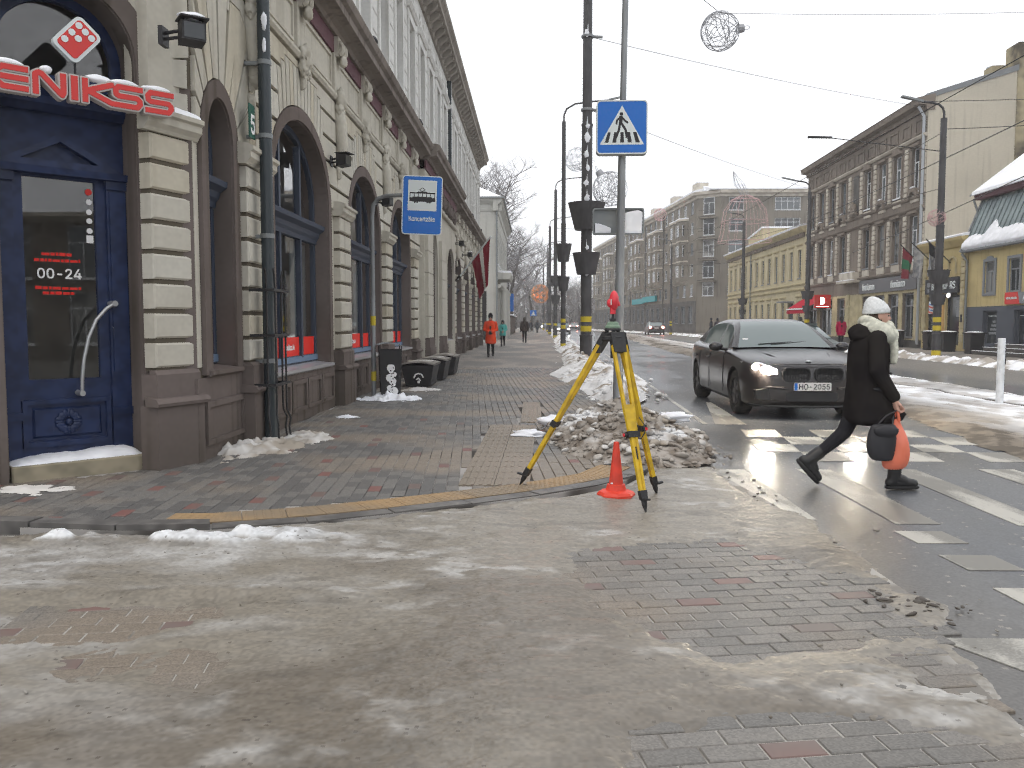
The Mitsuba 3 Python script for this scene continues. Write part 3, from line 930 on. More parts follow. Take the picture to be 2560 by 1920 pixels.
# ---------- the pale upper floor
up = sg.box(8.6, 6.45, 53.2, 11.0)
wins = []
for k in range(21):
    c = 8.4 + 2.175 * k
    if c < 9 or c > 52.6:
        continue
    wins.append(c)
    up = up.difference(sg.box(c - 0.5, 7.15, c + 0.5, 9.35))
part(B, 'upper_wall', MB(FM).poly(up, -0.4, -0.1), 'pale_plaster')
part(B, 'upper_wall', MB(FC).box(-2.2, 0, -0.4, -0.1, 6.45, 11), 'pale_plaster')
for c in wins:
    mb = MB(FM)
    for q in ((c - 0.68, c - 0.5, 7.0, 9.4), (c + 0.5, c + 0.68, 7.0, 9.4), (c - 0.72, c + 0.72, 9.4, 9.62)):
        mb.box(q[0], q[1], -0.11, -0.02, q[2], q[3])
    mb.sweep([(-0.1, 9.62), (0.02, 9.62), (0.08, 9.72), (0.08, 9.77), (-0.1, 9.84)], c - 0.8, c + 0.8).sweep([(-0.1, 6.98), (0.0, 7.0), (0.03, 7.08), (-0.1, 7.14)], c - 0.75, c + 0.75)
    mb.lump((c, -0.08, 10.15), (0.2, 0.05, 0.22), int(c * 3) % 9, amp=0.5, freq=2.4)
    part(B, 'window_surround', mb, 'pale_plaster')
    W = part(B, 'upper_window', MB(FM).poly(sg.box(c - 0.5, 7.15, c + 0.5, 9.35).difference(sg.box(c - 0.42, 7.23, c - 0.03, 8.7)).difference(sg.box(c + 0.03, 7.23, c + 0.42, 8.7)).difference(sg.box(c - 0.42, 8.78, c + 0.42, 9.27)), -0.33, -0.27), 'pale_plaster')
    part(W, 'pane', MB(FM).box(c - 0.45, c + 0.45, -0.31, -0.30, 7.2, 9.3), 'far_glass')
for c in wins[:-1]:
    x = c + 1.0875
    for j in range(9):
        part(B, 'upper_block', MB(FM).blk(x - 0.36, x + 0.36, -0.12, -0.06, 6.6 + j * 0.42 + 0.015, 6.6 + (j + 1) * 0.42 - 0.015, 0.012), 'pale_plaster')
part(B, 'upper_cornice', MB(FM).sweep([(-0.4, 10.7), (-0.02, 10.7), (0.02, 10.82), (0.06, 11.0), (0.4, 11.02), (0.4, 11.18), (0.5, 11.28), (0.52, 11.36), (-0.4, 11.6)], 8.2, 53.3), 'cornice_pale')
for k in range(60):
    a = 8.8 + 0.74 * k
    part(B, 'modillion', MB(FM).sweep([(-0.05, 10.72), (0.1, 10.74), (0.32, 10.92), (0.34, 11.02), (-0.05, 11.02)], a, a + 0.2), 'cornice_pale')
part(B, 'roof', MB(FM).sweep([(-0.3, 11.55), (0.35, 11.4), (-9, 14.0), (-9, 11.5)], 8.2, 53.3), 'dark_pipe')
part(B, 'end_wall', MB(FM).box(53.2, 53.4, -9, -0.05, 0, 11.5), 'pale_plaster')
for j in range(7):
    a = 9.6 + 6.4 * j
    part(B, 'cornice_lamp', MB(FM).lump((a, 0.3, 6.52), (0.12, 0.1, 0.1), j), 'black_iron')

part(B, 'upper_pipe', MB(FM).box(33.75, 34.0, -0.1, 0.06, 6.6, 10.7), 'dark_pipe')
# ---------- the door bay on the chamfer
D = part(B, 'entrance_door', MB(FC).poly(sg.box(-1.65, 0.2, -0.51, 3.3).difference(sg.box(-1.38, 0.9, -0.78, 2.68)), -0.36, -0.30), 'blue_paint')
mb = MB(FC)
for s in (-1, 1):
    x = -1.08 + s * 0.475
    mb.box(x - 0.09, x + 0.09, -0.31, -0.26, 0.2, 2.75).box(x - 0.07, x + 0.07, -0.27, -0.24, 0.95, 2.6).box(x - 0.1, x + 0.1, -0.31, -0.23, 2.62, 2.7).box(x - 0.1, x + 0.1, -0.31, -0.23, 0.55, 0.62)
part(D, 'frame_post', mb, 'blue_paint')
mb = MB(FC)
tri = sg.Polygon([(-1.62, 2.76), (-0.54, 2.76), (-1.08, 3.06)])
mb.poly(tri.difference(sg.Polygon([(-1.4, 2.82), (-0.76, 2.82), (-1.08, 2.99)])), -0.31, -0.22)
mb.sweep([(-0.3, 2.70), (-0.2, 2.70), (-0.19, 2.76), (-0.3, 2.77)], -1.64, -0.52)
part(D, 'pediment', mb, 'blue_paint')
mb = MB(FC)
mb.sweep([(-0.36, 3.24), (-0.26, 3.24), (-0.2, 3.3), (-0.18, 3.36), (-0.1, 3.42), (-0.08, 3.5), (-0.2, 3.55), (-0.36, 3.55)], -1.65, -0.51)
part(D, 'transom', mb, 'blue_paint')
part(D, 'fanlight_frame', MB(FC).poly(ell(-1.08, 3.72, 0.565, 0.575, 3.5).difference(ell(-1.08, 3.72, 0.47, 0.49, 3.56)), -0.36, -0.29), 'blue_paint')
tv, tf = trimesh.creation.triangulate_polygon(ell(-1.08, 3.72, 0.48, 0.5, 3.54), engine='earcut')
part(D, 'fanlight_pane', MB(FC).raw([(p_[0], -0.33, p_[1]) for p_ in tv], tf), 'pane_glass')
part(D, 'door_pane', MB(FC).raw([(-1.39, -0.33, 0.89), (-0.77, -0.33, 0.89), (-0.77, -0.33, 2.69), (-1.39, -0.33, 2.69)], [[0, 1, 2, 3]]), 'pane_glass')
mb = MB(FC).poly(sg.box(-1.45, 0.3, -0.71, 0.72).difference(sg.box(-1.41, 0.35, -0.75, 0.68)), -0.31, -0.265).blk(-1.37, -0.79, -0.31, -0.28, 0.38, 0.65, 0.02)
part(D, 'kick_panel', mb, 'blue_paint')
mb = MB(FC)
for k in range(16):
    t = 2 * PI * k / 16
    mb.ball((-1.08 + 0.075 * math.cos(t), -0.27, 0.515 + 0.075 * math.sin(t)), (0.015 + 0.03 * abs(math.cos(t)), 0.016, 0.015 + 0.03 * abs(math.sin(t))), 1)
mb.ball((-1.08, -0.262, 0.515), (0.03, 0.025, 0.03), 1)
part(D, 'rosette', mb, 'blue_paint', smooth=60)
mb = MB(FC)
arc = [(-0.68, -0.18, 1.58), (-0.76, -0.165, 1.53), (-0.85, -0.16, 1.43), (-0.92, -0.16, 1.27), (-0.965, -0.16, 1.08), (-0.985, -0.165, 0.9), (-0.985, -0.18, 0.77)]
mb.tube(arc, 0.017, 10)
for p_ in (arc[0], arc[-1]):
    mb.tube([(p_[0], -0.31, p_[2]), (p_[0], -0.16, p_[2])], 0.026, 12)
part(D, 'handle', mb, 'steel', smooth=40)
part(D, 'lock', MB(FC).tube([(-0.655, -0.30, 1.36), (-0.655, -0.245, 1.36)], 0.022, 12), 'steel')
tx = lambda s, h, a, z, w=None, bold=True: MB().text(s, h, fw(FC, (a, -0.322, z)), (math.sqrt(.5), math.sqrt(.5), 0), depth=0.002, bold=bold, center=True, width=w)
part(D, 'opening_hours', tx('00-24', 0.085, -1.1, 1.80), 'white_film')
mb = MB(FC)
for zz, w0, w1 in ((2.0, -1.24, -0.99), (1.945, -1.3, -0.92), (1.70, -1.3, -0.92), (1.655, -1.24, -0.98)):
    x = w0
    while x < w1:
        l = 0.02 + 0.05 * rng.random()
        mb.box(x, min(x + l, w1), -0.324, -0.32, zz, zz + 0.022 + 0.008 * rng.random())
        x += l + 0.008
part(D, 'small_print', mb, 'red_film')
mb = MB(FC)
for k, zz in enumerate((2.50, 2.41, 2.33, 2.24)):
    mb.tube([(-0.83, -0.324, zz), (-0.83, -0.32, zz)], 0.026, 14)
mb.box(-0.86, -0.80, -0.324, -0.32, 2.13, 2.2)
part(D, 'door_sticker', mb, 'white_film')
part(D, 'door_sticker', MB(FC).tube([(-0.83, -0.324, 2.59), (-0.83, -0.32, 2.59)], 0.03, 14), 'red_film')
solo('door_step', MB(FC).blk(-1.62, -0.50, -0.36, 0.02, 0, 0.19, 0.012), 'step_stone', 'mossy stone step under the blue door', 'step')
mb = MB(FC)
n = 22
vv, ff = [], []
for k in range(n + 1):
    s = k / n
    a_ = -1.6 + 1.09 * s
    hh = 0.035 + 0.05 * s + 0.02 * math.sin(9 * s) * s + rng.uniform(-0.006, 0.006)
    e = math.sin(PI * min(1, max(0, s))) ** 0.3
    for bb, zz in ((-0.32, 0.185), (-0.005 - 0.02 * rng.random(), 0.187), (-0.03, 0.19 + 0.5 * hh * e), (-0.1, 0.19 + 0.9 * hh * e), (-0.2, 0.19 + hh * e), (-0.32, 0.19 + hh * e)):
        vv.append((a_, bb, zz))
for k in range(n):
    for j in range(6):
        ff.append([6 * k + j, 6 * k + (j + 1) % 6, 6 * k + 6 + (j + 1) % 6, 6 * k + 6 + j])
solo('step_snow', mb.raw(vv, ff), 'snow', 'strip of white snow lying on the stone door step', 'snow', smooth=50)
# ============================================================ STREET FURNITURE
mat('yellow_paint', nz((0.60, 0.40, 0.018), (0.46, 0.30, 0.02), 14, 0.35, 0.7), 0.45, 0.4)
mat('black_plastic', (0.02, 0.02, 0.021), 0.5, 0.4)
mat('prism_red', (0.62, 0.035, 0.05), 0.35, 0.5)
mat('prism_green', (0.16, 0.24, 0.17), 0.4, 0.45)
mat('cone_red', nz((0.66, 0.055, 0.03), (0.52, 0.05, 0.03), 12), 0.5, 0.35)
mat('sign_blue', (0.008, 0.13, 0.50), 0.4, 0.4)
mat('sign_white', (0.62, 0.67, 0.67), 0.45, 0.35)
mat('sign_black', (0.022, 0.022, 0.025), 0.5, 0.3)
mat('pole_dark', nz((0.062, 0.062, 0.066), (0.048, 0.047, 0.05), 3), 0.5, 0.35)
mat('galvanised', nz((0.27, 0.285, 0.295), (0.19, 0.20, 0.21), 5, stretch=(1, 1, 0.3)), 0.45, 0.45, metal=0.35)
mat('band_yellow', (0.52, 0.41, 0.03), 0.5, 0.3)
mat('concrete', nz((0.30, 0.285, 0.26), (0.2, 0.19, 0.175), 7), 0.95)


def obox(mb, p0, p1, wdir, w0, w1, t):
    """A bar from p0 to p1, w wide along wdir (tapering w0 to w1), t thick."""
    p0, p1, wd = (np.asarray(x, float) for x in (p0, p1, wdir))
    d = (p1 - p0) / np.linalg.norm(p1 - p0)
    wd = wd - d * (wd @ d)
    wd /= np.linalg.norm(wd)
    td = np.cross(d, wd)
    v = [p + wd * s * w / 2 + td * q * t / 2 for p, w in ((p0, w0), (p1, w1)) for s in (-1, 1) for q in (-1, 1)]
    mb.raw(v, [[0, 1, 3, 2], [4, 6, 7, 5], [0, 4, 5, 1], [2, 3, 7, 6], [0, 2, 6, 4], [1, 5, 7, 3]])
    return mb


# ---------- the surveying tripod
TR = thing('survey_tripod', 'yellow three-legged surveying tripod with black feet standing over the icy pavement edge', 'tripod')
H = np.array([0.615, 6.68, 1.27])
for tip, wd in (((-0.111, 7.054, 0.06), None), ((0.823, 6.202, 0.02), None), ((0.991, 6.812, 0.03), None)):
    tip = np.array(tip)
    o = (tip - H) * np.array([1, 1, 0])
    o /= np.linalg.norm(o)
    top = H + o * 0.075
    d = tip - top
    L = np.linalg.norm(d)
    w = np.cross(d / L, o)
    w /= np.linalg.norm(w)
    at = lambda s: top + d * s
    mb = MB()
    for s in (-1, 1):
        obox(mb, at(0.03) + w * s * 0.046, at(0.44) + w * s * 0.034, w, 0.022, 0.022, 0.028)
    obox(mb, at(0.385), at(0.55), w, 0.088, 0.075, 0.026)
    LG = part(TR, 'leg', mb, 'yellow_paint')
    part(LG, 'hinge', obox(MB(), at(-0.045), at(0.075), w, 0.12, 0.105, 0.045), 'black_plastic')
    mb = MB()
    obox(mb, at(0.54), at(0.575), w, 0.10, 0.10, 0.045)
    mb.tube([at(0.558) + w * 0.05, at(0.558) + w * 0.075], 0.016, 8)
    part(LG, 'clamp', mb, 'black_plastic')
    part(LG, 'clamp_knob', MB().tube([at(0.558) + w * 0.074, at(0.558) + w * 0.082], 0.013, 10), 'prism_red')
    mb = MB()
    for s in (-1, 1):
        obox(mb, at(0.5) + w * s * 0.020, at(0.885) + w * s * 0.014, w, 0.018, 0.018, 0.03)
    obox(mb, at(0.54), at(0.885), w, 0.030, 0.018, 0.018)
    part(LG, 'extension', mb, 'yellow_paint')
    mb = MB()
    obox(mb, at(0.875), at(0.925), w, 0.058, 0.05, 0.042)
    mb.tube([at(0.92), at(0.955), at(1.0)], [0.022, 0.02, 0.003], 8)
    obox(mb, at(0.925) + o * 0.0, at(0.925) + o * 0.07 + np.array([0, 0, 0.012]), w, 0.05, 0.03, 0.014)
    part(LG, 'foot', mb, 'black_plastic')
    part(LG, 'slot', obox(MB(), at(0.63) + np.cross(w, d / L) * 0.010, at(0.70) + np.cross(w, d / L) * 0.010, w, 0.012, 0.012, 0.002), 'black_plastic')
    part(LG, 'slot', obox(MB(), at(0.63) - np.cross(w, d / L) * 0.010, at(0.70) - np.cross(w, d / L) * 0.010, w, 0.012, 0.012, 0.002), 'black_plastic')
mb = MB().lathe([(0, 1.262), (0.085, 1.262), (0.095, 1.275), (0.095, 1.295), (0.085, 1.305), (0, 1.305)], (H[0], H[1], 0), 24)
mb.tube([(H[0], H[1], 1.27), (H[0], H[1], 1.13)], 0.018, 10)
part(TR, 'head_plate', mb, 'black_plastic', smooth=35)
strap = [(0.79, 6.40, 0.70), (0.825, 6.385, 0.65), (0.83, 6.37, 0.59), (0.80, 6.365, 0.54)]
mb = MB()
for a, b in zip(strap[:-1], strap[1:]):
    obox(mb, a, b, (0, 1, 0), 0.02, 0.02, 0.006)
part(TR, 'strap', mb, 'black_plastic')
PT = thing('prism_target', 'red surveying prism target on a green tribrach on top of the yellow tripod', 'surveying prism')
mb = MB().lathe([(0, 1.306), (0.062, 1.306), (0.066, 1.318), (0.062, 1.328), (0, 1.328)], (H[0], H[1], 0), 3 * 8)
for k in range(3):
    t = 2 * PI * k / 3 + 0.5
    mb.tube([(H[0] + 0.05 * math.cos(t), H[1] + 0.05 * math.sin(t), 1.325), (H[0] + 0.05 * math.cos(t), H[1] + 0.05 * math.sin(t), 1.36)], 0.014, 8)
mb.lathe([(0, 1.342), (0.064, 1.342), (0.066, 1.352), (0.06, 1.362), (0, 1.362)], (H[0], H[1], 0), 24)
part(PT, 'tribrach_base', mb, 'black_plastic', smooth=35)
part(PT, 'tribrach', MB().lathe([(0, 1.362), (0.058, 1.362), (0.06, 1.375), (0.052, 1.385), (0.046, 1.388), (0.044, 1.406), (0.03, 1.412), (0, 1.412)], (H[0], H[1], 0), 24), 'prism_green', smooth=35)
part(PT, 'carrier', MB().lathe([(0, 1.41), (0.022, 1.41), (0.022, 1.424), (0.009, 1.43), (0.008, 1.5), (0, 1.5)], (H[0], H[1], 0), 14).box(H[0] - 0.026, H[0] + 0.02, H[1] - 0.012, H[1] + 0.012, 1.424, 1.436), 'black_plastic', smooth=35)
mb = MB().ball((H[0] + 0.008, H[1], 1.573), (0.036, 0.055, 0.078), 3)
mb.ball((H[0] - 0.018, H[1], 1.555), (0.03, 0.034, 0.036), 2).tube([(H[0] + 0.02, H[1], 1.545), (H[0] + 0.05, H[1] - 0.01, 1.55)], 0.018, 12).tube([(H[0], H[1], 1.47), (H[0], H[1], 1.52)], 0.022, 12)
part(PT, 'housing', mb, 'prism_red', smooth=True)
part(PT, 'side_plate', MB().box(H[0] - 0.022, H[0] - 0.016, H[1] - 0.057, H[1] - 0.045, 1.54, 1.585), 'sign_white')

# ---------- traffic cone
CN = thing('traffic_cone', 'orange-red traffic cone on a chunky base under the tripod', 'traffic cone')
cx, cy, cz = 0.655, 6.726, 0.03
mb = MB().lathe([(0, cz), (0.145, cz), (0.152, cz + 0.008), (0.152, cz + 0.03), (0.135, cz + 0.05), (0.085, cz + 0.062), (0, cz + 0.062)], (cx, cy, 0), 8)
part(CN, 'base', mb, 'cone_red', smooth=25)
mb = MB().lathe([(0.082, cz + 0.06), (0.07, cz + 0.105), (0.057, cz + 0.108)], (cx, cy, 0), 28)
mb.lathe([(0.057, cz + 0.107), (0.021, cz + 0.435), (0.018, cz + 0.44), (0.0, cz + 0.44)], (cx, cy, 0), 28)
part(CN, 'body', mb, 'cone_red', smooth=30)
part(CN, 'scuff', MB().lump((cx - 0.034, cy - 0.042, cz + 0.118), (0.014, 0.006, 0.007), 4), 'sign_white')


# ---------- signs
def rrect(w, h, r, cx=0, cz=0):
    return sg.box(cx - w / 2 + r, cz - h / 2 + r, cx + w / 2 - r, cz + h / 2 - r).buffer(r, quad_segs=6)


PS = thing('crossing_sign', 'blue square pedestrian crossing sign high on a grey steel pole behind the dirty snow heap', 'road sign')
mb = MB().tube([(1.325, 13.47, 0.05), (1.335, 13.47, 1.2), (1.345, 13.47, 2.6), (1.36, 13.47, 4.0)], [0.078, 0.076, 0.066, 0.058], 18)
mb.tube([(1.36, 13.47, 4.0), (1.37, 13.47, 5.0), (1.42, 13.47, 8.2)], [0.05, 0.048, 0.045], 18)
part(PS, 'pole', mb, 'galvanised', smooth=40)
FS = fr(1.337, 13.30, -1.5)
part(PS, 'sign_box', MB(FS).poly(rrect(0.77, 0.80, 0.06, 0, 4.35), -0.12, 0.0), 'grey_metal')
part(PS, 'rim', MB(FS).poly(rrect(0.77, 0.80, 0.06, 0, 4.36).difference(rrect(0.735, 0.765, 0.05, 0, 4.36)), 0.0, 0.012), 'sign_white')
part(PS, 'blue_face', MB(FS).poly(rrect(0.735, 0.765, 0.05, 0, 4.36), -0.001, 0.006), 'sign_blue')
part(PS, 'white_triangle', MB(FS).poly(sg.Polygon([(-0.335, 4.10), (0.335, 4.10), (0.0, 4.68)]), 0.006, 0.009), 'sign_white')
ls = lambda pts, w: sg.LineString(pts).buffer(w, cap_style='flat', join_style='mitre')
man = shapely.union_all([sg.Point(-0.01, 4.555).buffer(0.026), ls([(-0.015, 4.525), (-0.02, 4.42)], 0.026), ls([(-0.015, 4.515), (-0.075, 4.46), (-0.085, 4.40)], 0.014), ls([(-0.01, 4.515), (0.045, 4.455), (0.09, 4.42)], 0.014),
                         ls([(-0.028, 4.425), (-0.045, 4.32), (-0.09, 4.20)], 0.017), ls([(-0.012, 4.425), (0.055, 4.32), (0.075, 4.20)], 0.017)])
part(PS, 'walking_figure', MB(FS).poly(man, 0.009, 0.012), 'sign_black')
mb = MB(FS)
for k in range(5):
    x0, x1 = -0.245 + k * 0.11, -0.195 + k * 0.112
    mb.poly(sg.Polygon([(x0 * 1.06, 4.13), (x1 * 1.06 + 0.003, 4.13), (x1 * 0.86, 4.285), (x0 * 0.86, 4.285)]), 0.0092, 0.0105)
part(PS, 'crossing_stripes', mb, 'sign_black')
BS = part(PS, 'second_sign', MB(fr(1.325, 13.62, 0)).poly(rrect(0.80, 0.41, 0.04, 0, 2.985), -0.06, -0.02).poly(rrect(0.80, 0.41, 0.04, 0, 2.985).difference(rrect(0.755, 0.365, 0.03, 0, 2.985)), -0.02, 0.035), 'grey_metal', label='grey back of a second wide sign with snow caught in its frame')
part(BS, 'snow', MB(fr(1.325, 13.62, 0)).poly(sg.Polygon([(0.11, 2.81), (0.36, 2.81), (0.365, 3.12), (0.30, 3.15), (0.2, 3.13), (0.115, 3.11)]).buffer(0.01), -0.02, 0.022).poly(sg.Polygon([(-0.36, 2.81), (-0.12, 2.81), (-0.115, 2.88), (-0.2, 2.92), (-0.3, 2.95), (-0.365, 2.96)]), -0.02, 0.022), 'snow')

TS = thing('tram_stop_sign', 'blue tram stop sign on a grey pole with a bent arm beside the arched windows', 'tram stop sign')
part(TS, 'pole', MB().tube([(-2.888, 15.49, 0.05), (-2.888, 15.49, 1.6), (-2.885, 15.49, 3.3), (-2.86, 15.48, 3.5), (-2.77, 15.46, 3.62), (-2.6, 15.42, 3.66), (-1.75, 15.25, 3.66)], [0.042, 0.042, 0.036, 0.036, 0.036, 0.036, 0.036], 14), 'galvanised', smooth=40)
for z0 in (0.36, 1.36):
    part(TS, 'yellow_band', MB().tube([(-2.888, 15.49, z0), (-2.888, 15.49, z0 + 0.17)], 0.047, 14), 'band_yellow', smooth=40)
FT = fr(-1.945, 15.17, 5)
part(TS, 'sign_board', MB(FT).poly(affinity.rotate(rrect(0.70, 1.02, 0.06, 0, 3.455), -2.0), -0.03, 0.0), 'sign_white')
part(TS, 'blue_face', MB(FT).poly(affinity.rotate(rrect(0.665, 0.985, 0.045, 0, 3.455), -2.0), -0.001, 0.004), 'sign_blue')
part(TS, 'white_panel', MB(FT).poly(affinity.rotate(sg.box(-0.25, 3.36, 0.25, 3.885), -2.0, origin=(0, 3.455)), 0.004, 0.007), 'sign_white')
tram = shapely.union_all([sg.box(-0.225, 3.52, 0.225, 3.585), sg.box(-0.22, 3.655, 0.22, 3.675), sg.Polygon([(-0.1, 3.675), (0.1, 3.675), (0.07, 3.69), (-0.07, 3.69)])] +
                         [sg.box(x - 0.006, 3.58, x + 0.006, 3.66) for x in (-0.215, -0.14, -0.07, 0.0, 0.07, 0.14, 0.215)] + [sg.Point(x, 3.508).buffer(0.017) for x in (-0.13, -0.09, 0.09, 0.13)] +
                         [sg.LineString([(-0.05, 3.72), (0, 3.755), (0.05, 3.72), (0, 3.69), (-0.05, 3.72)]).buffer(0.005), sg.box(-0.17, 3.515, 0.17, 3.6)])
part(TS, 'tram_symbol', MB(FT).poly(affinity.rotate(tram, -2.0, origin=(0, 3.455)), 0.007, 0.009), 'sign_black')
t5 = math.radians(5)
part(TS, 'stop_name', MB().text('Koncertzāle', 0.078, fw(FT, (-0.012, 0.006, 3.18)), (math.cos(t5), math.sin(t5), -0.035), depth=0.003, bold=True, center=True, width=0.46), 'sign_white')

# ---------- litter bin, concrete seats
LB = thing('litter_bin', 'dark litter bin with thin arched lid and white spray paint beside the tram stop', 'litter bin')
FBn = fr(-2.60, 15.55, 14)
bm = MB(FBn)
v = [(-0.17, -0.17, 0.05), (0.17, -0.17, 0.05), (0.17, 0.17, 0.05), (-0.17, 0.17, 0.05), (-0.2, -0.2, 0.93), (0.2, -0.2, 0.93), (0.2, 0.2, 0.93), (-0.2, 0.2, 0.93)]
bm.raw(v, [[0, 1, 2, 3], [4, 7, 6, 5], [0, 4, 5, 1], [1, 5, 6, 2], [2, 6, 7, 3], [3, 7, 4, 0]], flip=True)
part(LB, 'body', bm, 'black_iron')
lm = MB(FBn)
n = 8
vv = [(-0.24 + 0.5 * k / n, b, 1.0 + 0.05 * math.sin(PI * (k / n) ** 0.8) - 0.03 * k / n + dz) for k in range(n + 1) for b, dz in ((-0.22, 0), (0.22, 0), (0.22, 0.015), (-0.22, 0.015))]
lm.raw(vv, [[4 * k + j, 4 * k + (j + 1) % 4, 4 * k + 4 + (j + 1) % 4, 4 * k + 4 + j] for k in range(n) for j in range(4)])
part(LB, 'lid', lm, 'galvanised')
part(LB, 'lid_post', MB(FBn).box(-0.2, -0.185, -0.2, -0.185, 0.92, 1.01).box(0.185, 0.2, -0.2, -0.185, 0.92, 1.02).box(-0.2, -0.185, 0.185, 0.2, 0.92, 1.01).box(0.185, 0.2, 0.185, 0.2, 0.92, 1.02), 'black_iron')
blob = shapely.union_all([sg.Point(0.02 + 0.045 * math.sin(k * 2.3), 0.12 + 0.06 * k).buffer(0.055 + 0.02 * math.sin(k * 1.7)) for k in range(9)])
blob = blob.difference(shapely.union_all([sg.Point(0.02 + 0.07 * math.sin(k * 3.1), 0.15 + 0.05 * k).buffer(0.013) for k in range(10)])).intersection(sg.box(-0.15, 0.06, 0.15, 0.66))
sh = MB(FBn)
for gq in getattr(blob, 'geoms', [blob]):
    tv, tf = trimesh.creation.triangulate_polygon(gq, engine='earcut')
    sh.raw([(p_[0], 0.172 + 0.03 * (p_[1] - 0.05) / 0.88, p_[1]) for p_ in tv], tf)
part(LB, 'spray_paint', sh, 'white_film')
seat_labels = ['first dark trapezoid concrete seat with a snowy top, nearest the bin', 'middle one of three dark concrete seats along the wall', 'farthest of three dark concrete seats along the wall']
for i, (x, y) in enumerate([(-2.40, 18.45), (-2.35, 20.5), (-2.30, 22.6)]):
    S_ = thing('concrete_seat', seat_labels[i], 'bench', 'dark concrete seats beside the building')
    F_ = fr(x, y, 0)
    m_ = MB(F_)
    v = [(-0.27, -0.55, 0.08), (0.24, -0.55, 0.08), (0.24, 0.5, 0.08), (-0.27, 0.5, 0.08), (-0.36, -0.62, 0.52), (0.32, -0.62, 0.52), (0.32, 0.57, 0.52), (-0.36, 0.57, 0.52)]
    m_.raw(v, [[0, 1, 2, 3], [4, 7, 6, 5], [0, 4, 5, 1], [1, 5, 6, 2], [2, 6, 7, 3], [3, 7, 4, 0]], flip=True)
    part(S_, 'block', m_, 'black_iron')
    n = 8
    vv = [(-0.38 + 0.72 * k / n, b, 0.52 + 0.055 * math.sin(PI * k / n) + dz) for k in range(n + 1) for b, dz in ((-0.63, 0), (0.58, 0), (0.58, 0.03), (-0.63, 0.03))]
    part(S_, 'top_slab', MB(F_).raw(vv, [[4 * k + j, 4 * k + (j + 1) % 4, 4 * k + 4 + (j + 1) % 4, 4 * k + 4 + j] for k in range(n) for j in range(4)]), 'concrete')
    part(S_, 'snow_cover', MB(F_).lump((-0.02, 0.0, 0.585), (0.28, 0.42, 0.02), i + 2, amp=0.3), 'grey_snow', smooth=True)
    if i == 0:
        gq = shapely.union_all([ls([(-0.1, 0.25), (-0.06, 0.33), (0.0, 0.35), (0.07, 0.33), (0.1, 0.26)], 0.014), ls([(-0.05, 0.22), (0.0, 0.25), (0.04, 0.2)], 0.014), sg.Point(0.0, 0.17).buffer(0.03)])
        tv, tf = [], []
        q_ = MB(F_)
        for gg in gq.geoms:
            tv, tf = trimesh.creation.triangulate_polygon(gg, engine='earcut')
            q_.raw([(p_[0], 0.5 + 0.07 * (p_[1] - 0.08) / 0.44 + 0.003, p_[1]) for p_ in tv], tf)
        part(S_, 'spray_paint', q_, 'white_film')

# ---------- downpipe, iron guard, floodlights, number plate on the building
DP = thing('downpipe', 'dark green-black rain downpipe running up the pilaster beside the large arched window', 'downpipe')
mb = MB().tube([(-2.985, 9.68, 0.04), (-2.985, 9.68, 5.02), (-2.96, 9.68, 5.3), (-2.84, 9.68, 6.0), (-2.62, 9.68, 6.6), (-2.6, 9.68, 11.0)], 0.07, 18)
part(DP, 'pipe', mb, 'dark_pipe', smooth=40)
for zz in (0.95, 2.35, 3.45, 4.25):
    part(DP, 'bracket', MB().tube([(-2.985, 9.68, zz), (-2.985, 9.68, zz + 0.05)], 0.079, 18).box(-3.2, -3.02, 9.655, 9.70, zz, zz + 0.04), 'grey_metal', smooth=40)
part(DP, 'snow_patch', MB().lump((-2.955, 9.61, 4.70), (0.03, 0.022, 0.1), 2).lump((-2.96, 9.612, 4.45), (0.022, 0.018, 0.08), 3), 'snow', smooth=True)
G = thing('pipe_guard', 'black wrought iron guard bars standing round the foot of the downpipe', 'iron guard')
for yy, xx in ((9.42, -2.93), (9.50, -2.86), (9.88, -2.86), (9.97, -2.93)):
    s = -1 if yy < 9.68 else 1
    part(G, 'bar', MB().tube([(xx + 0.0, yy + s * 0.05, 2.0), (xx, yy + s * 0.02, 1.93), (xx, yy, 1.8), (xx, yy, 0.5), (xx + 0.0, yy + s * 0.01, 0.4), (xx + 0.03, yy + s * 0.06, 0.3), (xx + 0.02, yy + s * 0.02, 0.2), (xx + 0.03, yy + s * 0.05, 0.06)], 0.0115, 8), 'black_iron', smooth=40)
for zz in (0.7, 1.25, 1.75):
    part(G, 'hoop', MB().box(-3.12, -2.84, 9.41, 9.43, zz, zz + 0.03).box(-3.12, -2.84, 9.96, 9.98, zz, zz + 0.03).box(-2.86, -2.84, 9.43, 9.96, zz, zz + 0.03), 'black_iron')


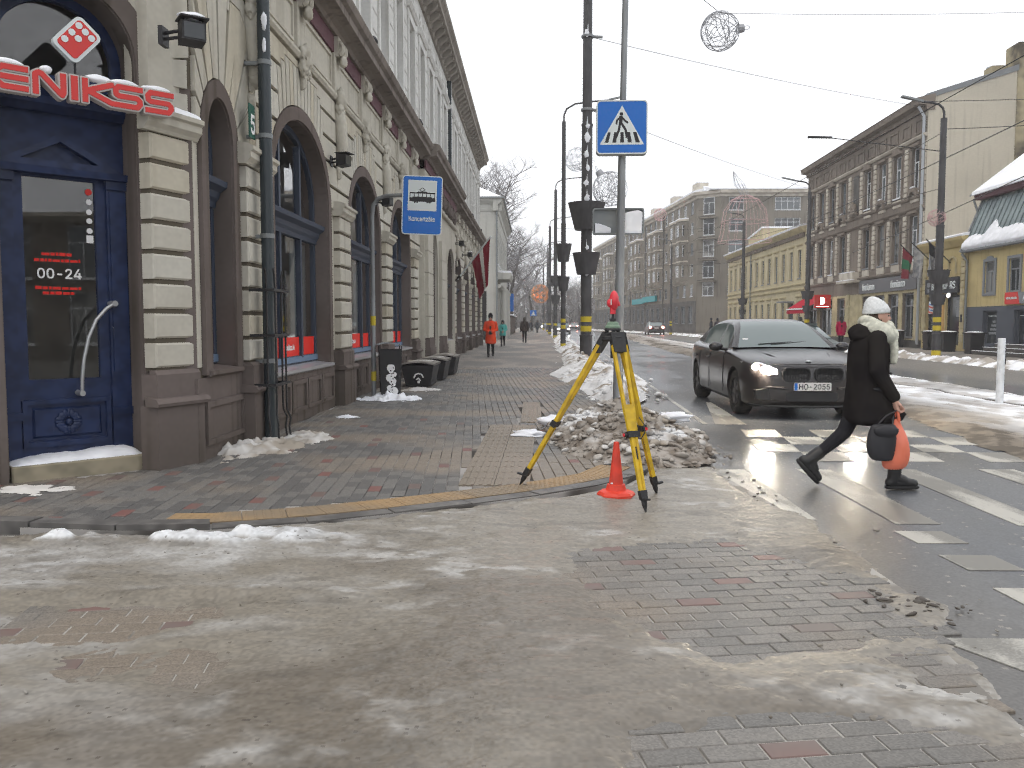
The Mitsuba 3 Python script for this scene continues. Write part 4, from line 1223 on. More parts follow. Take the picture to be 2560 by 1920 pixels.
def floodlight(label, x, y, z, rot, wallx, snow=False, s=1.0):
    L_ = thing('floodlight', label, 'floodlight', 'floodlights on the facade')
    M_ = mv(x, y, z, rot, s)
    b_ = MB()
    b_.raw([(-0.10, -0.09, -0.09), (0.10, -0.09, -0.09), (0.10, 0.07, -0.11), (-0.10, 0.07, -0.11), (-0.10, -0.09, 0.07), (0.10, -0.09, 0.07), (0.10, 0.07, 0.09), (-0.10, 0.07, 0.09)],
           [[0, 3, 2, 1], [4, 5, 6, 7], [0, 1, 5, 4], [1, 2, 6, 5], [2, 3, 7, 6], [3, 0, 4, 7]])
    b_.box(-0.12, 0.12, -0.14, 0.08, 0.088, 0.1)
    tm = trimesh.Trimesh(*b_.out(), process=False)
    part(L_, 'housing', MB().mesh(tm, M_), 'black_plastic')
    part(L_, 'lens', MB().mesh(trimesh.Trimesh(*MB().box(-0.085, 0.085, -0.096, -0.092, -0.075, 0.055).out(), process=False), M_), 'far_glass')
    part(L_, 'bracket', MB().tube([(x, y, z - 0.03), (wallx, y + 0.12, z - 0.02)], 0.016 * s, 8).tube([(x, y, z + 0.03), (wallx, y + 0.12, z + 0.03)], 0.016 * s, 8).box(wallx - 0.02, wallx + 0.02, y + 0.05, y + 0.19, z - 0.08, z + 0.08), 'black_iron')
    if snow:
        part(L_, 'snow_cap', MB().mesh(trimesh.Trimesh(*MB().lump((0.0, -0.03, 0.115), (0.11, 0.1, 0.035), 5, amp=0.3).out(), process=False), M_), 'snow', smooth=True)


floodlight('snow-capped dark floodlight above the corner pillar next to the red lettering', -2.98, 7.62, 3.93, 35, -3.28, True)
floodlight('black floodlight between the two nearest large arches', -2.98, 13.6, 3.95, 75, -3.2)
floodlight('small black floodlight just above the tram stop sign arm', -2.95, 17.5, 3.86, 75, -3.2)
for i, (yy, zz) in enumerate(((34.3, 4.55), (38.7, 4.45), (43.1, 4.4))):
    floodlight(['first', 'second', 'third'][i] + ' of the small spotlights on the far arches behind the flag pole', -2.85, yy, zz, 75, -3.2, i == 1)
NP = thing('house_number', 'green house number plate on the pilaster left of the downpipe', 'number plate')
part(NP, 'plate', MB(FM).box(9.42, 9.60, 0.15, 0.165, 3.42, 3.78), 'number_green' if 'number_green' in scene else mat('number_green', (0.03, 0.10, 0.075), 0.5))
part(NP, 'digit', MB().text('5', 0.2, fw(FM, (9.51, 0.166, 3.47)), (0, 1, 0), depth=0.003, bold=True, center=True), 'white_film')

# ---------- the red shop lettering and the red die over the door
LT = thing('shop_lettering', 'snow-topped red letters ENIKSS mounted over the blue corner door', 'shop sign')
W_, HH = 0.255, 0.20


def letter(ch):
    r = 0.062
    w, h = W_, HH
    R = lambda *p: sg.LineString(p)
    t = 0.024
    if ch == 'E':
        return shapely.union_all([R((w, h - t), (0.07, h - t), (0.024, h - 0.06), (0.024, 0.06), (0.07, t), (w, t)).buffer(t, cap_style='flat'), R((0.03, h / 2), (w, h / 2)).buffer(t, cap_style='flat')])
    if ch == 'N':
        return R((t, 0), (t, h - 0.04), (0.05, h - t), (0.07, h - 0.03), (w - 0.055, 0.04), (w - 0.035, t), (w - t, 0.05), (w - t, h)).buffer(t, cap_style='flat')
    if ch == 'I':
        return sg.box(0, 0, 0.056, h)
    if ch == 'K':
        return shapely.union_all([sg.box(0, 0, 0.048, h), R((0.04, h / 2), (w - 0.02, h - t)).buffer(t, cap_style='square'), R((0.04, h / 2), (w - 0.02, t)).buffer(t, cap_style='square')]).intersection(sg.box(0, 0, w + 0.03, h))
    return R((w, h - t), (0.05, h - t), (0.026, h - 0.055), (0.03, h / 2 + 0.012), (0.05, h / 2), (w - 0.05, h / 2), (w - 0.028, h / 2 - 0.02), (w - 0.026, 0.055), (w - 0.05, t), (0, t)).buffer(t, cap_style='flat')


FL = fr(-3.24, 8.2, 45)
pos = [('E', -1.72), ('N', -1.44), ('I', -1.152), ('K', -1.066), ('S', -0.824), ('S', -0.554)]
for ch, a in pos:
    g_ = letter(ch)
    g_ = affinity.translate(g_, a, 3.235)
    body = part(LT, 'letter', MB(FL).poly(g_.buffer(0.011), 0.26, 0.35), 'sign_edge')
    part(body, 'red_face', MB(FL).poly(g_.buffer(-0.002), 0.345, 0.358), 'red_sign')
    x0, z0_, x1, z1_ = g_.bounds
    if ch != 'I':
        m_ = MB(FL)
        k0 = 0.0 if ch not in 'K' else 0.06
        m_.lump(((x0 + k0 + x1) / 2 - 0.01, 0.305, z1_ + 0.018), ((x1 - x0 - k0) / 2 * 0.95 if ch != 'N' else 0.045, 0.042, 0.034), 3 + int(a * 50) % 5, amp=0.25)
        part(body, 'snow_cap', m_, 'snow', smooth=True)
part(LT, 'mounting_rail', MB(FL).box(-1.7, -0.35, 0.23, 0.26, 3.32, 3.35).box(-1.5, -1.47, -0.3, 0.24, 3.32, 3.35).box(-0.82, -0.79, -0.05, 0.24, 3.32, 3.35), 'black_iron')
DI = thing('die_emblem', 'red and white tilted die emblem with six dots above the blue corner door', 'emblem')
FD = fr(-3.24, 8.2, 45)
c0 = (-1.03, 3.79)
rot = lambda g_: affinity.rotate(g_, -41, origin=c0)
part(DI, 'plate', MB(FD).poly(rot(rrect(0.25, 0.345, 0.05, *c0)), 0.10, 0.16), 'sign_white')
part(DI, 'red_field', MB(FD).poly(rot(rrect(0.195, 0.29, 0.03, *c0)), 0.16, 0.166), 'red_sign')
for i in range(3):
    for j in range(3 - i):
        part(DI, 'dot', MB(FD).poly(rot(sg.Point(c0[0] - 0.065 + j * 0.065, c0[1] + 0.098 - i * 0.088).buffer(0.028)), 0.166, 0.170), 'sign_white')
part(DI, 'stem', MB(FD).box(-1.05, -1.035, 0.11, 0.125, 3.3, 3.62), 'black_iron')

# ---------- tram and lamp poles
def planter(K, x, y, z0, z1, r0, r1):
    return part(K, 'planter', MB().lathe([(0.1, z0 + 0.02), (r0, z0), (r1, z1 - 0.04), (r1 + 0.02, z1), (r1 - 0.03, z1), (r1 - 0.08, z1 - 0.1), (0.1, z1 - 0.12)], (x, y, 0), 28), 'pole_dark', smooth=30)


def tram_pole(label, x, y, h, r, arm=None, plant=True, small=False, group='tram and lamp poles along the street', base=0.05):
    K = thing('tram_pole', label, 'pole', group)
    m_ = MB().lathe([(r * 1.22, base), (r * 1.2, 0.95), (r * 1.32, 0.96), (r * 1.32, 1.0), (r * 1.1, 1.02), (r * 1.06, h * 0.55), (r * 1.15, h * 0.55 + 0.03), (r * 1.15, h * 0.55 + 0.1), (r * 0.95, h * 0.55 + 0.12), (r * 0.85, h), (0, h)], (x, y, 0), 18)
    part(K, 'shaft', m_, 'pole_dark', smooth=30)
    for z0 in (1.12, 1.44) if y < 60 or x > 5 else (1.2,):
        part(K, 'yellow_band', MB().lathe([(r * 1.115, z0), (r * 1.11, z0 + 0.19)], (x, y, 0), 18), 'band_yellow', smooth=30)
    if x > 5 or y > 40:
        part(K, 'yellow_band', MB().lathe([(r * 1.235, 0.16), (r * 1.235, 0.36)], (x, y, 0), 18), 'band_yellow', smooth=30)
    if plant and small:
        planter(K, x, y, 2.9, 3.42, 0.29, 0.40)
        planter(K, x, y, 2.1, 2.5, 0.22, 0.30)
    elif plant:
        s = r / 0.17
        planter(K, x, y, 4.55, 5.45, 0.40 * s, 0.62 * s)
        planter(K, x, y, 3.05, 3.78, 0.32 * s, 0.46 * s)
    if arm:
        dx, rise = arm
        sg_ = 1 if dx > 0 else -1
        A = [(x, y, h - 0.1), (x, y, h + rise * 0.3), (x + 0.06 * dx, y, h + rise * 0.6), (x + 0.24 * dx, y, h + rise * 0.83), (x + dx * 0.6, y, h + rise * 0.94), (x + dx, y, h + rise)]
        part(K, 'arm', MB().tube(A, 0.045, 8), 'pole_dark', smooth=40)
        part(K, 'lamp_head', MB().raw(*(lambda v: (v, [[0, 1, 2, 3], [4, 7, 6, 5], [0, 4, 5, 1], [1, 5, 6, 2], [2, 6, 7, 3], [3, 7, 4, 0]]))([(x + dx - 0.05 * sg_, y - 0.06, h + rise - 0.03), (x + dx + 0.75 * sg_, y - 0.12, h + rise + 0.16), (x + dx + 0.75 * sg_, y + 0.12, h + rise + 0.16), (x + dx - 0.05 * sg_, y + 0.06, h + rise - 0.03), (x + dx - 0.05 * sg_, y - 0.06, h + rise + 0.06), (x + dx + 0.75 * sg_, y - 0.1, h + rise + 0.22), (x + dx + 0.75 * sg_, y + 0.1, h + rise + 0.22), (x + dx - 0.05 * sg_, y + 0.06, h + rise + 0.06)])), 'grey_metal')
    return K


BP = tram_pole('thick dark tram pole with two flat planters and yellow bands left of the crossing sign', 1.80, 29.5, 14.5, 0.17)
mb = MB()
for zz, s in ((12.2, 0.07), (11.0, 0.09), (8.0, 0.08), (7.6, 0.12), (7.05, 0.09), (6.6, 0.08), (6.1, 0.09), (5.6, 0.1), (3.95, 0.07), (3.05, 0.05)):
    mb.lump((1.79 + 0.03 * math.sin(zz * 5), 29.5 - 0.18, zz), (s * 0.8, 0.02, s * 1.1), int(zz * 3) % 7, amp=0.8, freq=2.5)
    mb.tube([(1.79, 29.32, zz), (1.80, 29.325, zz + 0.3)], [0.025, 0.004], 5)
part(BP, 'snow_patch', mb, 'snow')
for zz in (10.9, 8.5):
    part(BP, 'wire_clamp', MB().lathe([(0.21, zz), (0.22, zz + 0.06), (0.2, zz + 0.08)], (1.8, 29.5, 0), 16).tube([(2.0, 29.5, zz + 0.04), (2.3, 29.5, zz + 0.02)], 0.05, 8), 'galvanised')
tram_pole('dark street lamp pole with a curved arm just left of the thick tram pole', 1.54, 44.5, 11.6, 0.115, (2.3, 1.05))
tram_pole('second dark lamp pole down the left kerb, slimmer and farther away', 1.89, 74.2, 12.7, 0.15, (2.3, 1.05))
tram_pole('third dark lamp pole down the left kerb', 1.96, 103.4, 12.9, 0.16, (2.3, 1.05), False)
tram_pole('fourth dark lamp pole down the left kerb', 2.2, 134, 13.0, 0.16, (2.3, 1.0), False)
tram_pole('last thin lamp pole far down the left kerb', 2.0, 172, 13.0, 0.16, (2.3, 1.0), False)
tram_pole('dark lamp pole with planters and yellow bands in front of the barber shop', 15.45, 33.4, 9.1, 0.135, (-0.85, 0.62), small=True, group='lamp poles on the far pavement', base=0.1)
tram_pole('dark lamp pole with planters at the left end of the ornate brown building', 17.3, 55.0, 9.6, 0.135, (-1.0, 0.7), small=True, group='lamp poles on the far pavement', base=0.1)
tram_pole('dark lamp pole in front of the yellow two-storey building', 17.1, 71.0, 9.6, 0.14, (-1.0, 0.7), small=True, group='lamp poles on the far pavement', base=0.1)
tram_pole('slim lamp pole before the grey apartment block', 15.4, 97.0, 9.9, 0.13, (-1.0, 0.8), False, group='lamp poles on the far pavement', base=0.1)

# white plastic posts on the median
mat('post_white', nz((0.70, 0.73, 0.76), (0.58, 0.60, 0.62), 12), 0.5)
for i, (x, y, h) in enumerate(((7.89, 14.7, 1.14), (2.75, 39.5, 0.95))):
    K = thing('marker_post', ['white marker post in the snow of the tram median near the right edge', 'white marker post at the left kerb beyond the thick tram pole'][i], 'marker post', 'white marker posts')
    part(K, 'post', MB().lathe([(0.06, 0), (0.06, h), (0.05, h + 0.01), (0, h + 0.01)], (x, y, 0), 14), 'post_white', smooth=35)
    part(K, 'reflector', MB().box(x + 0.045, x + 0.066, y - 0.03, y + 0.05, h * 0.62, h * 0.86), 'black_plastic')

# ---------- national flag on the far arches
FP = thing('flagpole', 'pale flagpole slanting out from the facade over the far pavement', 'flagpole')
p0, p1 = np.array([-3.0, 34.3, 3.15]), np.array([-1.62, 33.2, 4.72])
part(FP, 'pole', MB().tube([p0, p1], 0.035, 8), 'sign_white')
part(FP, 'bracket', MB().tube([p0 + np.array([-0.1, 0.1, -0.05]), p0 + (p1 - p0) * 0.08], 0.06, 8), 'black_iron')
FG = thing('flag', 'dark red flag with a white stripe hanging from the slanted flagpole', 'flag')
mat('flag_red', (0.24, 0.025, 0.04), 0.9)
mat('flag_white', (0.72, 0.70, 0.67), 0.9)
nu, nv = 15, 16
def flagpt(s, t):
    """s along the pole from the tip, t down the cloth; it hangs in folds."""
    top = p1 + (p0 - p1) * (0.02 + 0.56 * s)
    fold = 0.10 * math.sin(7 * s + 2.2 * t) * t
    pull = 1 - 0.55 * t ** 0.8
    cx_ = p1 + (p0 - p1) * 0.25
    x = cx_[0] + (top[0] - cx_[0]) * pull + 0.1 * t * math.sin(2.5 * s)
    return (x + 0.28 * t * (1 - s) * 0.3, top[1] + fold - 0.1 * t, top[2] - t * (1.75 - 0.35 * s) - 0.06 * t * math.cos(6 * s))


for nm, s0, s1, m_ in (('red_field', 0.0, 0.40, 'flag_red'), ('white_stripe', 0.40, 0.60, 'flag_white'), ('red_field', 0.60, 1.0, 'flag_red')):
    V = [flagpt(s0 + (s1 - s0) * i / nu, j / nv) for i in range(nu + 1) for j in range(nv + 1)]
    part(FG, nm, MB().raw(V, [[i * (nv + 1) + j, i * (nv + 1) + j + 1, (i + 1) * (nv + 1) + j + 1, (i + 1) * (nv + 1) + j] for i in range(nu) for j in range(nv)]), m_, smooth=True)

# ============================================================ SNOW HEAPS, MEDIAN, RAILS
def mound(x0, x1, y0, y1, hfun, step=0.05, zoff=-0.03):
    X, Y = np.meshgrid(np.arange(x0, x1 + 1e-6, step), np.arange(y0, y1 + 1e-6, step))
    Z = hfun(X, Y) + zoff
    ny_, nx_ = X.shape
    I = np.arange(ny_ * nx_).reshape(ny_, nx_)
    q_ = np.stack([I[:-1, :-1], I[:-1, 1:], I[1:, 1:], I[1:, :-1]], -1).reshape(-1, 4)
    k_ = Z.reshape(-1)[q_].max(1) > zoff + 0.012
    m = trimesh.Trimesh(np.stack([X, Y, Z], -1).reshape(-1, 3), np.vstack([q_[k_][:, [0, 1, 2]], q_[k_][:, [0, 2, 3]]]), process=False)
    m.remove_unreferenced_vertices()
    return m.vertices, m.faces


def pile_h(X, Y):
    p = np.stack([X, Y, X * 0], -1)
    d = np.hypot((X - 1.0 - 0.10 * (10 - Y)) / 0.95, (Y - 9.9) / 1.95)
    d = d + 0.5 * (meshkit.fbm(p * 1.6, 3, 2) - 0.5)
    b = np.clip(1 - d, 0, 1)
    h = 0.40 * b ** 0.8 + 0.10 * np.exp(-(((X - 1.1) / 0.5) ** 2 + ((Y - 11.0) / 0.8) ** 2))
    n_ = meshkit.fbm(p * 5, 4, 6)
    return h * (0.65 + 0.7 * n_) * np.clip(b * 6, 0, 1)


pv, pf = mound(-0.6, 2.4, 7.4, 12.6, pile_h, 0.03, 0.03)
SP = thing('snow_heap', 'large dirty heap of broken snow and ice lumps round the crossing sign pole', 'snow heap')
part(SP, 'mound', (pv, pf), 'dirty_snow', smooth=True)
def chunk(seed, n=13):
    q = np.random.default_rng(seed).normal(size=(n, 3))
    q /= np.linalg.norm(q, axis=1, keepdims=True)
    q *= np.random.default_rng(seed + 50).uniform(0.65, 1.1, (n, 1))
    m = trimesh.convex.convex_hull(q)
    return trimesh.Trimesh(*trimesh.remesh.subdivide_loop(m.vertices, m.faces, iterations=1), process=False)


prot = [chunk(s) for s in range(9)]
lum, litter = [], MB()
for i in range(2200):
    t, r_ = rng.random() * 2 * PI, rng.random() ** 0.6 * 1.12
    x, y = 1.0 + 0.95 * r_ * math.cos(t), 9.9 + 1.95 * r_ * math.sin(t)
    x += 0.10 * (10 - y)
    h_ = float(pile_h(np.array([[x]]), np.array([[y]]))[0, 0])
    if h_ < 0.004 and rng.random() < 0.72:
        continue
    s = (0.012 + 0.075 * rng.random() ** 3.6) * (1 if h_ > 0.02 else 0.6)
    lum.append((s, x, y, h_ + 0.045))
lum.sort(reverse=True)
for i, (s, x, y, z) in enumerate(lum):
    M_ = mv(x, y, z, rng.random() * 360)
    M_[:3, :3] = M_[:3, :3] @ np.diag([s * rng.uniform(0.9, 1.5), s * rng.uniform(0.8, 1.2), s * rng.uniform(0.5, 0.9)])
    if i < 150:
        part(SP, 'snow_lump', MB().mesh(prot[i % 9], M_), 'dirty_snow' if i % 5 < 3 else 'grey_snow', smooth=True)
    else:
        litter.mesh(prot[i % 9], M_)
part(SP, 'small_lumps', litter, 'dirty_snow', smooth=True, kind='stuff')
part(SP, 'snow_slab', MB().lump((1.83, 11.35, 0.16), (0.25, 0.13, 0.075), 4, amp=0.7, freq=2.2), 'snow', smooth=True)
part(SP, 'snow_slab', MB().lump((0.3, 10.9, 0.12), (0.2, 0.22, 0.09), 6, amp=0.8, freq=2.4), 'snow', smooth=True)
part(SP, 'snow_slab', MB().lump((-0.05, 10.2, 0.07), (0.2, 0.11, 0.05), 9, amp=0.8, freq=2.4), 'snow', smooth=True)


mat('bank_snow', nz((0.74, 0.745, 0.75), (0.36, 0.315, 0.265), 2.2, 0.50, 0.66, 4), 0.95)


def bank_h(X, Y):
    p = np.stack([X, Y, X * 0], -1)
    xc = 1.45 + 0.014 * (Y - 13) + 0.25 * (meshkit.fbm(p * np.array([0, 0.25, 1]), 2, 3) - 0.5)
    w = 0.62 + 0.5 * (meshkit.fbm(p * np.array([0, 0.4, 1]), 3, 8) - 0.5)
    w = w + 0.35 * np.exp(-((Y - 22) / 5) ** 2)
    w = w * np.clip((Y - 14.4) / 3.5, 0, 1) ** 0.5
    b = np.clip(1 - np.abs(X - xc) / np.maximum(w, 0.01), 0, 1)
    return (0.26 * b ** 0.7) * (0.3 + 1.3 * meshkit.fbm(p * 2.2, 4, 4)) + 0.22 * (meshkit.fbm(p * 4.5, 4, 5) - 0.42) * np.clip(b * 4, 0, 1)


bv, bf = mound(0.2, 3.2, 14.4, 48, lambda X, Y: np.where(bank_h(X, Y) < 0.01, 0, bank_h(X, Y)), 0.055, 0.035)
solo('snow_bank', (bv, bf), 'bank_snow', 'long ploughed snow bank along the left kerb round the tram poles', smooth=True, kind='stuff')
bl = MB()
for i in range(620):
    y = 15 + 30 * rng.random() ** 1.3
    x = 1.45 + 0.014 * (y - 13) + rng.gauss(0, 0.42)
    s_ = 0.02 + 0.085 * rng.random() ** 2.5
    M_ = mv(x, y, float(bank_h(np.array([[x]]), np.array([[y]]))[0, 0]) + 0.045, rng.random() * 360)
    M_[:3, :3] = M_[:3, :3] @ np.diag([s_ * 1.3, s_, s_ * 0.8])
    bl.mesh(prot[i % 9], M_)
solo('snow_bank_lumps', bl, 'bank_snow', 'broken snow lumps scattered on the left kerb bank', smooth=True, kind='stuff')
bv, bf = mound(0.6, 4.2, 48, 150, lambda X, Y: np.where(bank_h(X, Y) < 0.01, 0, bank_h(X, Y) * 1.2), 0.16, 0.035)
solo('snow_bank', (bv, bf), 'bank_snow', 'far part of the ploughed snow along the left kerb', smooth=True, kind='stuff')


def bit(name, label, cx_, cy_, rx, ry, hz, seed, m_='snow', z0=0.05, step=0.02):
    def hf(X, Y):
        p = np.stack([X, Y, X * 0], -1)
        d = np.hypot((X - cx_) / rx, (Y - cy_) / ry) + 0.9 * (meshkit.fbm(p * (1.4 / min(rx, ry)) * 0.5, 3, seed) - 0.5) + 1.1 * (meshkit.fbm(p * 9, 4, seed + 5) - 0.5)
        b = np.clip(1 - d, 0, 1)
        return hz * b ** 0.7 * (0.1 + 1.8 * meshkit.fbm(p * 12, 4, seed + 2))
    v_, f_ = mound(cx_ - rx * 1.3, cx_ + rx * 1.3, cy_ - ry * 1.3, cy_ + ry * 1.3, hf, step, z0)
    if len(f_):
        solo(name, (v_, f_), m_, label, 'snow', smooth=True)


bit('snow_patch', 'white mound of snow at the foot of the litter bin', -2.55, 15.1, 0.55, 0.42, 0.14, 3)
bit('snow_patch', 'crumbled snow at the foot of the pilaster left of the downpipe', -3.0, 9.1, 0.42, 0.75, 0.10, 5, 'grey_snow')
bit('snow_patch', 'crumbled snow at the foot of the downpipe guard', -2.65, 10.0, 0.3, 0.6, 0.07, 8, 'grey_snow')
bit('snow_patch', 'flat patch of grey snow on the pavers before the door step', -4.05, 6.75, 0.45, 0.2, 0.03, 6, 'grey_snow')
bit('snow_patch', 'small snow remnant beside the concrete seats', -2.3, 17.2, 0.45, 0.3, 0.06, 11, 'grey_snow')
bit('snow_patch', 'flat scrap of snow near the wall before the second pilaster', -2.65, 12.2, 0.18, 0.16, 0.03, 12, 'snow')

# tram median with rails half buried in snow
def med_l(Y):
    return np.interp(Y, [4, 9.2, 11.2, 14, 20, 34, 60, 110, 260], [4.75, 4.98, 5.3, 5.85, 6.1, 6.5, 7.6, 9.8, 15])


def med_r(Y):
    return np.interp(Y, [4, 14, 20, 34, 60, 110, 260], [9.2, 9.4, 9.6, 10.0, 10.9, 12.6, 17.5])


def med_h(X, Y):
    p = np.stack([X, Y, X * 0], -1)
    l_, r_ = med_l(Y), med_r(Y)
    b = np.clip(np.minimum(X - l_, r_ - X) / 0.35 + 0.9 * (meshkit.fbm(p * 1.3, 3, 3) - 0.5), 0, 1)
    h = 0.07 * b * (0.55 + 0.9 * meshkit.fbm(p * np.array([2.2, 0.9, 1]), 4, 5)) + 0.025 * b * (meshkit.fbm(p * 7, 3, 6) - 0.5)
    rx = 8.13 + 0.012 * (Y - 15)
    for off in (0.0, 1.05):
        h = h * (1 - 0.94 * np.exp(-((X - rx - off) / 0.12) ** 2))
    return np.where(b > 0.02, np.maximum(h, 0.0), 0)


def median_col(p, n, uv):
    a = fbm(p.x * 1.1, p.y * 0.5, 0, 4)
    b = fbm(p.x * 4, p.y * 2.2, 3, 3)
    left = smoothstep(2.1, 0.3, p.x - (4.95 + 0.062 * (p.y - 8.5)) + 1.1 * (a - 0.5))
    c = mix((0.78, 0.80, 0.83), (0.55, 0.54, 0.53), smoothstep(0.45, 0.7, b))
    c = mix(c, mix((0.235, 0.21, 0.18), (0.14, 0.125, 0.108), smoothstep(0.35, 0.65, fbm(p.x * 7, p.y * 4, 1, 3))), dr.clip(left + 0.6 * smoothstep(0.55, 0.75, a), 0, 1))
    rx = p.x - 8.13 - 0.012 * (p.y - 15)
    dr_ = dr.minimum(dr.abs(rx), dr.abs(rx - 1.05)) + 0.10 * (b - 0.5)
    c = mix(c, (0.07, 0.06, 0.052), smoothstep(0.14, 0.05, dr_))
    farc = smoothstep(30, 60, p.y)
    return mix(c, (0.42, 0.39, 0.36), farc * smoothstep(0.35, 0.6, a) * 0.8)


mat('median_snow', proc(median_col), 0.95)
mv_, mf_ = mound(4.6, 10.4, 5.5, 40, med_h, 0.065, 0.0)
solo('tram_median', (mv_, mf_), 'median_snow', 'snow covered tram median between the two carriageways', smooth=True, kind='structure')
mv_, mf_ = mound(6.5, 18, 40, 230, med_h, 0.22, 0.0)
solo('tram_median', (mv_, mf_), 'median_snow', 'far stretch of the snowy tram median', smooth=True, kind='structure')
mat('rail_steel', nz((0.11, 0.095, 0.085), (0.065, 0.055, 0.05), 6), 0.5, 0.4, metal=0.5)
for i, off in enumerate((0.0, 1.05)):
    m_ = MB()
    P = [(8.13 + off + 0.012 * (y - 15), y, 0.014) for y in (6, 15, 40, 90, 230)]
    for a, b in zip(P[:-1], P[1:]):
        obox(m_, a, b, (1, 0, 0), 0.065, 0.065, 0.03)
    solo('tram_rail', m_, 'rail_steel', ['nearer', 'farther'][i] + ' tram rail showing through the snow of the median', 'tram rail', group='tram rails')
# the far pavement with its strip of ploughed snow
KR = [(x, y) for x, y in ((14.6, 5), (14.9, 20), (15.3, 33), (15.9, 50), (16.9, 80), (17.6, 104), (12.5, 160), (9, 200), (7, 260))]
RP = sg.Polygon(KR + [(60, 260), (60, 5)])
mat('far_pave', nz((0.17, 0.155, 0.14), (0.11, 0.105, 0.10), 1.2), 0.7)
solo('far_pavement', MB().flat(RP, -0.1, 0.1), 'far_pave', 'gritty pavement along the shops on the far side', kind='structure')


def strip_h(X, Y):
    p = np.stack([X, Y, X * 0], -1)
    xc = np.interp(Y, [k[1] for k in KR], [k[0] for k in KR]) - 0.1
    w = 0.5 + 0.6 * (meshkit.fbm(p * np.array([0, 0.5, 1]), 3, 9) - 0.5)
    b = np.clip(1 - np.abs(X - xc) / w, 0, 1)
    return 0.22 * b ** 0.6 * (0.2 + 1.3 * meshkit.fbm(p * 2.6, 4, 4)) + 0.16 * (meshkit.fbm(p * 6, 4, 7) - 0.42) * np.clip(b * 4, 0, 1)


bv, bf = mound(13.6, 17.2, 14, 60, lambda X, Y: np.where(strip_h(X, Y) < 0.01, 0, strip_h(X, Y)), 0.09, 0.0)
mat('white_bank_', (0.5,0.5,0.5), 0.95) if False else None
mat('white_bank', nz((0.82, 0.84, 0.87), (0.36, 0.33, 0.29), 1.8, 0.46, 0.66, 4), 0.95)
solo('snow_strip', (bv, bf), 'white_bank', 'ploughed snow strip along the far kerb', smooth=True, kind='stuff')
bv, bf = mound(9.5, 19, 60, 170, lambda X, Y: np.where(strip_h(X, Y) < 0.01, 0, strip_h(X, Y)), 0.2, 0.0)
solo('snow_strip', (bv, bf), 'white_bank', 'far part of the snow strip along the shops', smooth=True, kind='stuff')
# ============================================================ CARS
def car_paint(p, n, uv):
    low = smoothstep(0.75, 0.25, p.z)
    a = fbm(p.x * 3, p.y * 3, p.z * 4, 3)
    return mix((0.020, 0.018, 0.020), (0.036, 0.031, 0.029), dr.clip(low * (0.45 + 0.7 * a), 0, 1))


def car_rough(p, n, uv):
    return dr.clip(0.16 + 0.4 * smoothstep(0.8, 0.3, p.z), 0.15, 0.6)


mat('car_paint', proc(car_paint), proc(car_rough), 0.55) if False else None
scene['car_paint'] = {'type': 'twosided', 'bsdf': {'type': 'roughplastic', 'diffuse_reflectance': proc(car_paint), 'int_ior': 1.6, 'alpha': 0.06}}
mat('car_glass', (0.10, 0.13, 0.13), 0.05, 0.95)
mat('tyre_rubber', nz((0.02, 0.02, 0.02), (0.05, 0.046, 0.042), 9), 0.8, 0.2)
mat('rim_metal', (0.09, 0.085, 0.085), 0.4, 0.5, metal=0.5)
mat('chrome', (0.6, 0.6, 0.6), 0.15, 0.5, metal=1.0)
mat('plate_white', (0.66, 0.66, 0.63), 0.4, 0.4)
mat('lamp_glass', (0.22, 0.22, 0.21), 0.1, 0.7)


def man(mesh):
    m = trimesh.Trimesh(mesh[0], mesh[1], process=True)
    m.merge_vertices()
    trimesh.repair.fix_normals(m)
    return manifold3d.Manifold(manifold3d.Mesh(np.asarray(m.vertices, np.float32), np.asarray(m.faces, np.uint32)))


def loft(rings, close=True):
    """Closed loft of half sections (x >= 0 points) mirrored; rings: list of (s, [(x, z)...])."""
    v, f = [], []
    n = 0
    for s, half in rings:
        ring = [(x, s, z) for x, z in half] + [(-x, s, z) for x, z in half[::-1]]
        n = len(ring)
        v += ring
    for i in range(len(rings) - 1):
        for k in range(n):
            f.append([i * n + k, i * n + (k + 1) % n, (i + 1) * n + (k + 1) % n, (i + 1) * n + k])
    v, f = list(v), [t for q in f for t in ((q[0], q[1], q[2]), (q[0], q[2], q[3]))]
    for i in (0, len(rings) - 1):
        c = len(v)
        v.append((0, rings[i][0], float(np.mean([p[1] for p in rings[i][1]]))))
        for k in range(n):
            a, b = i * n + k, i * n + (k + 1) % n
            f.append((c, b, a) if i == 0 else (c, a, b))
    return np.array(v, float), np.array(f)


def ip(s, pts):
    from scipy.interpolate import PchipInterpolator
    return float(PchipInterpolator([p[0] for p in pts], [p[1] for p in pts])(s))


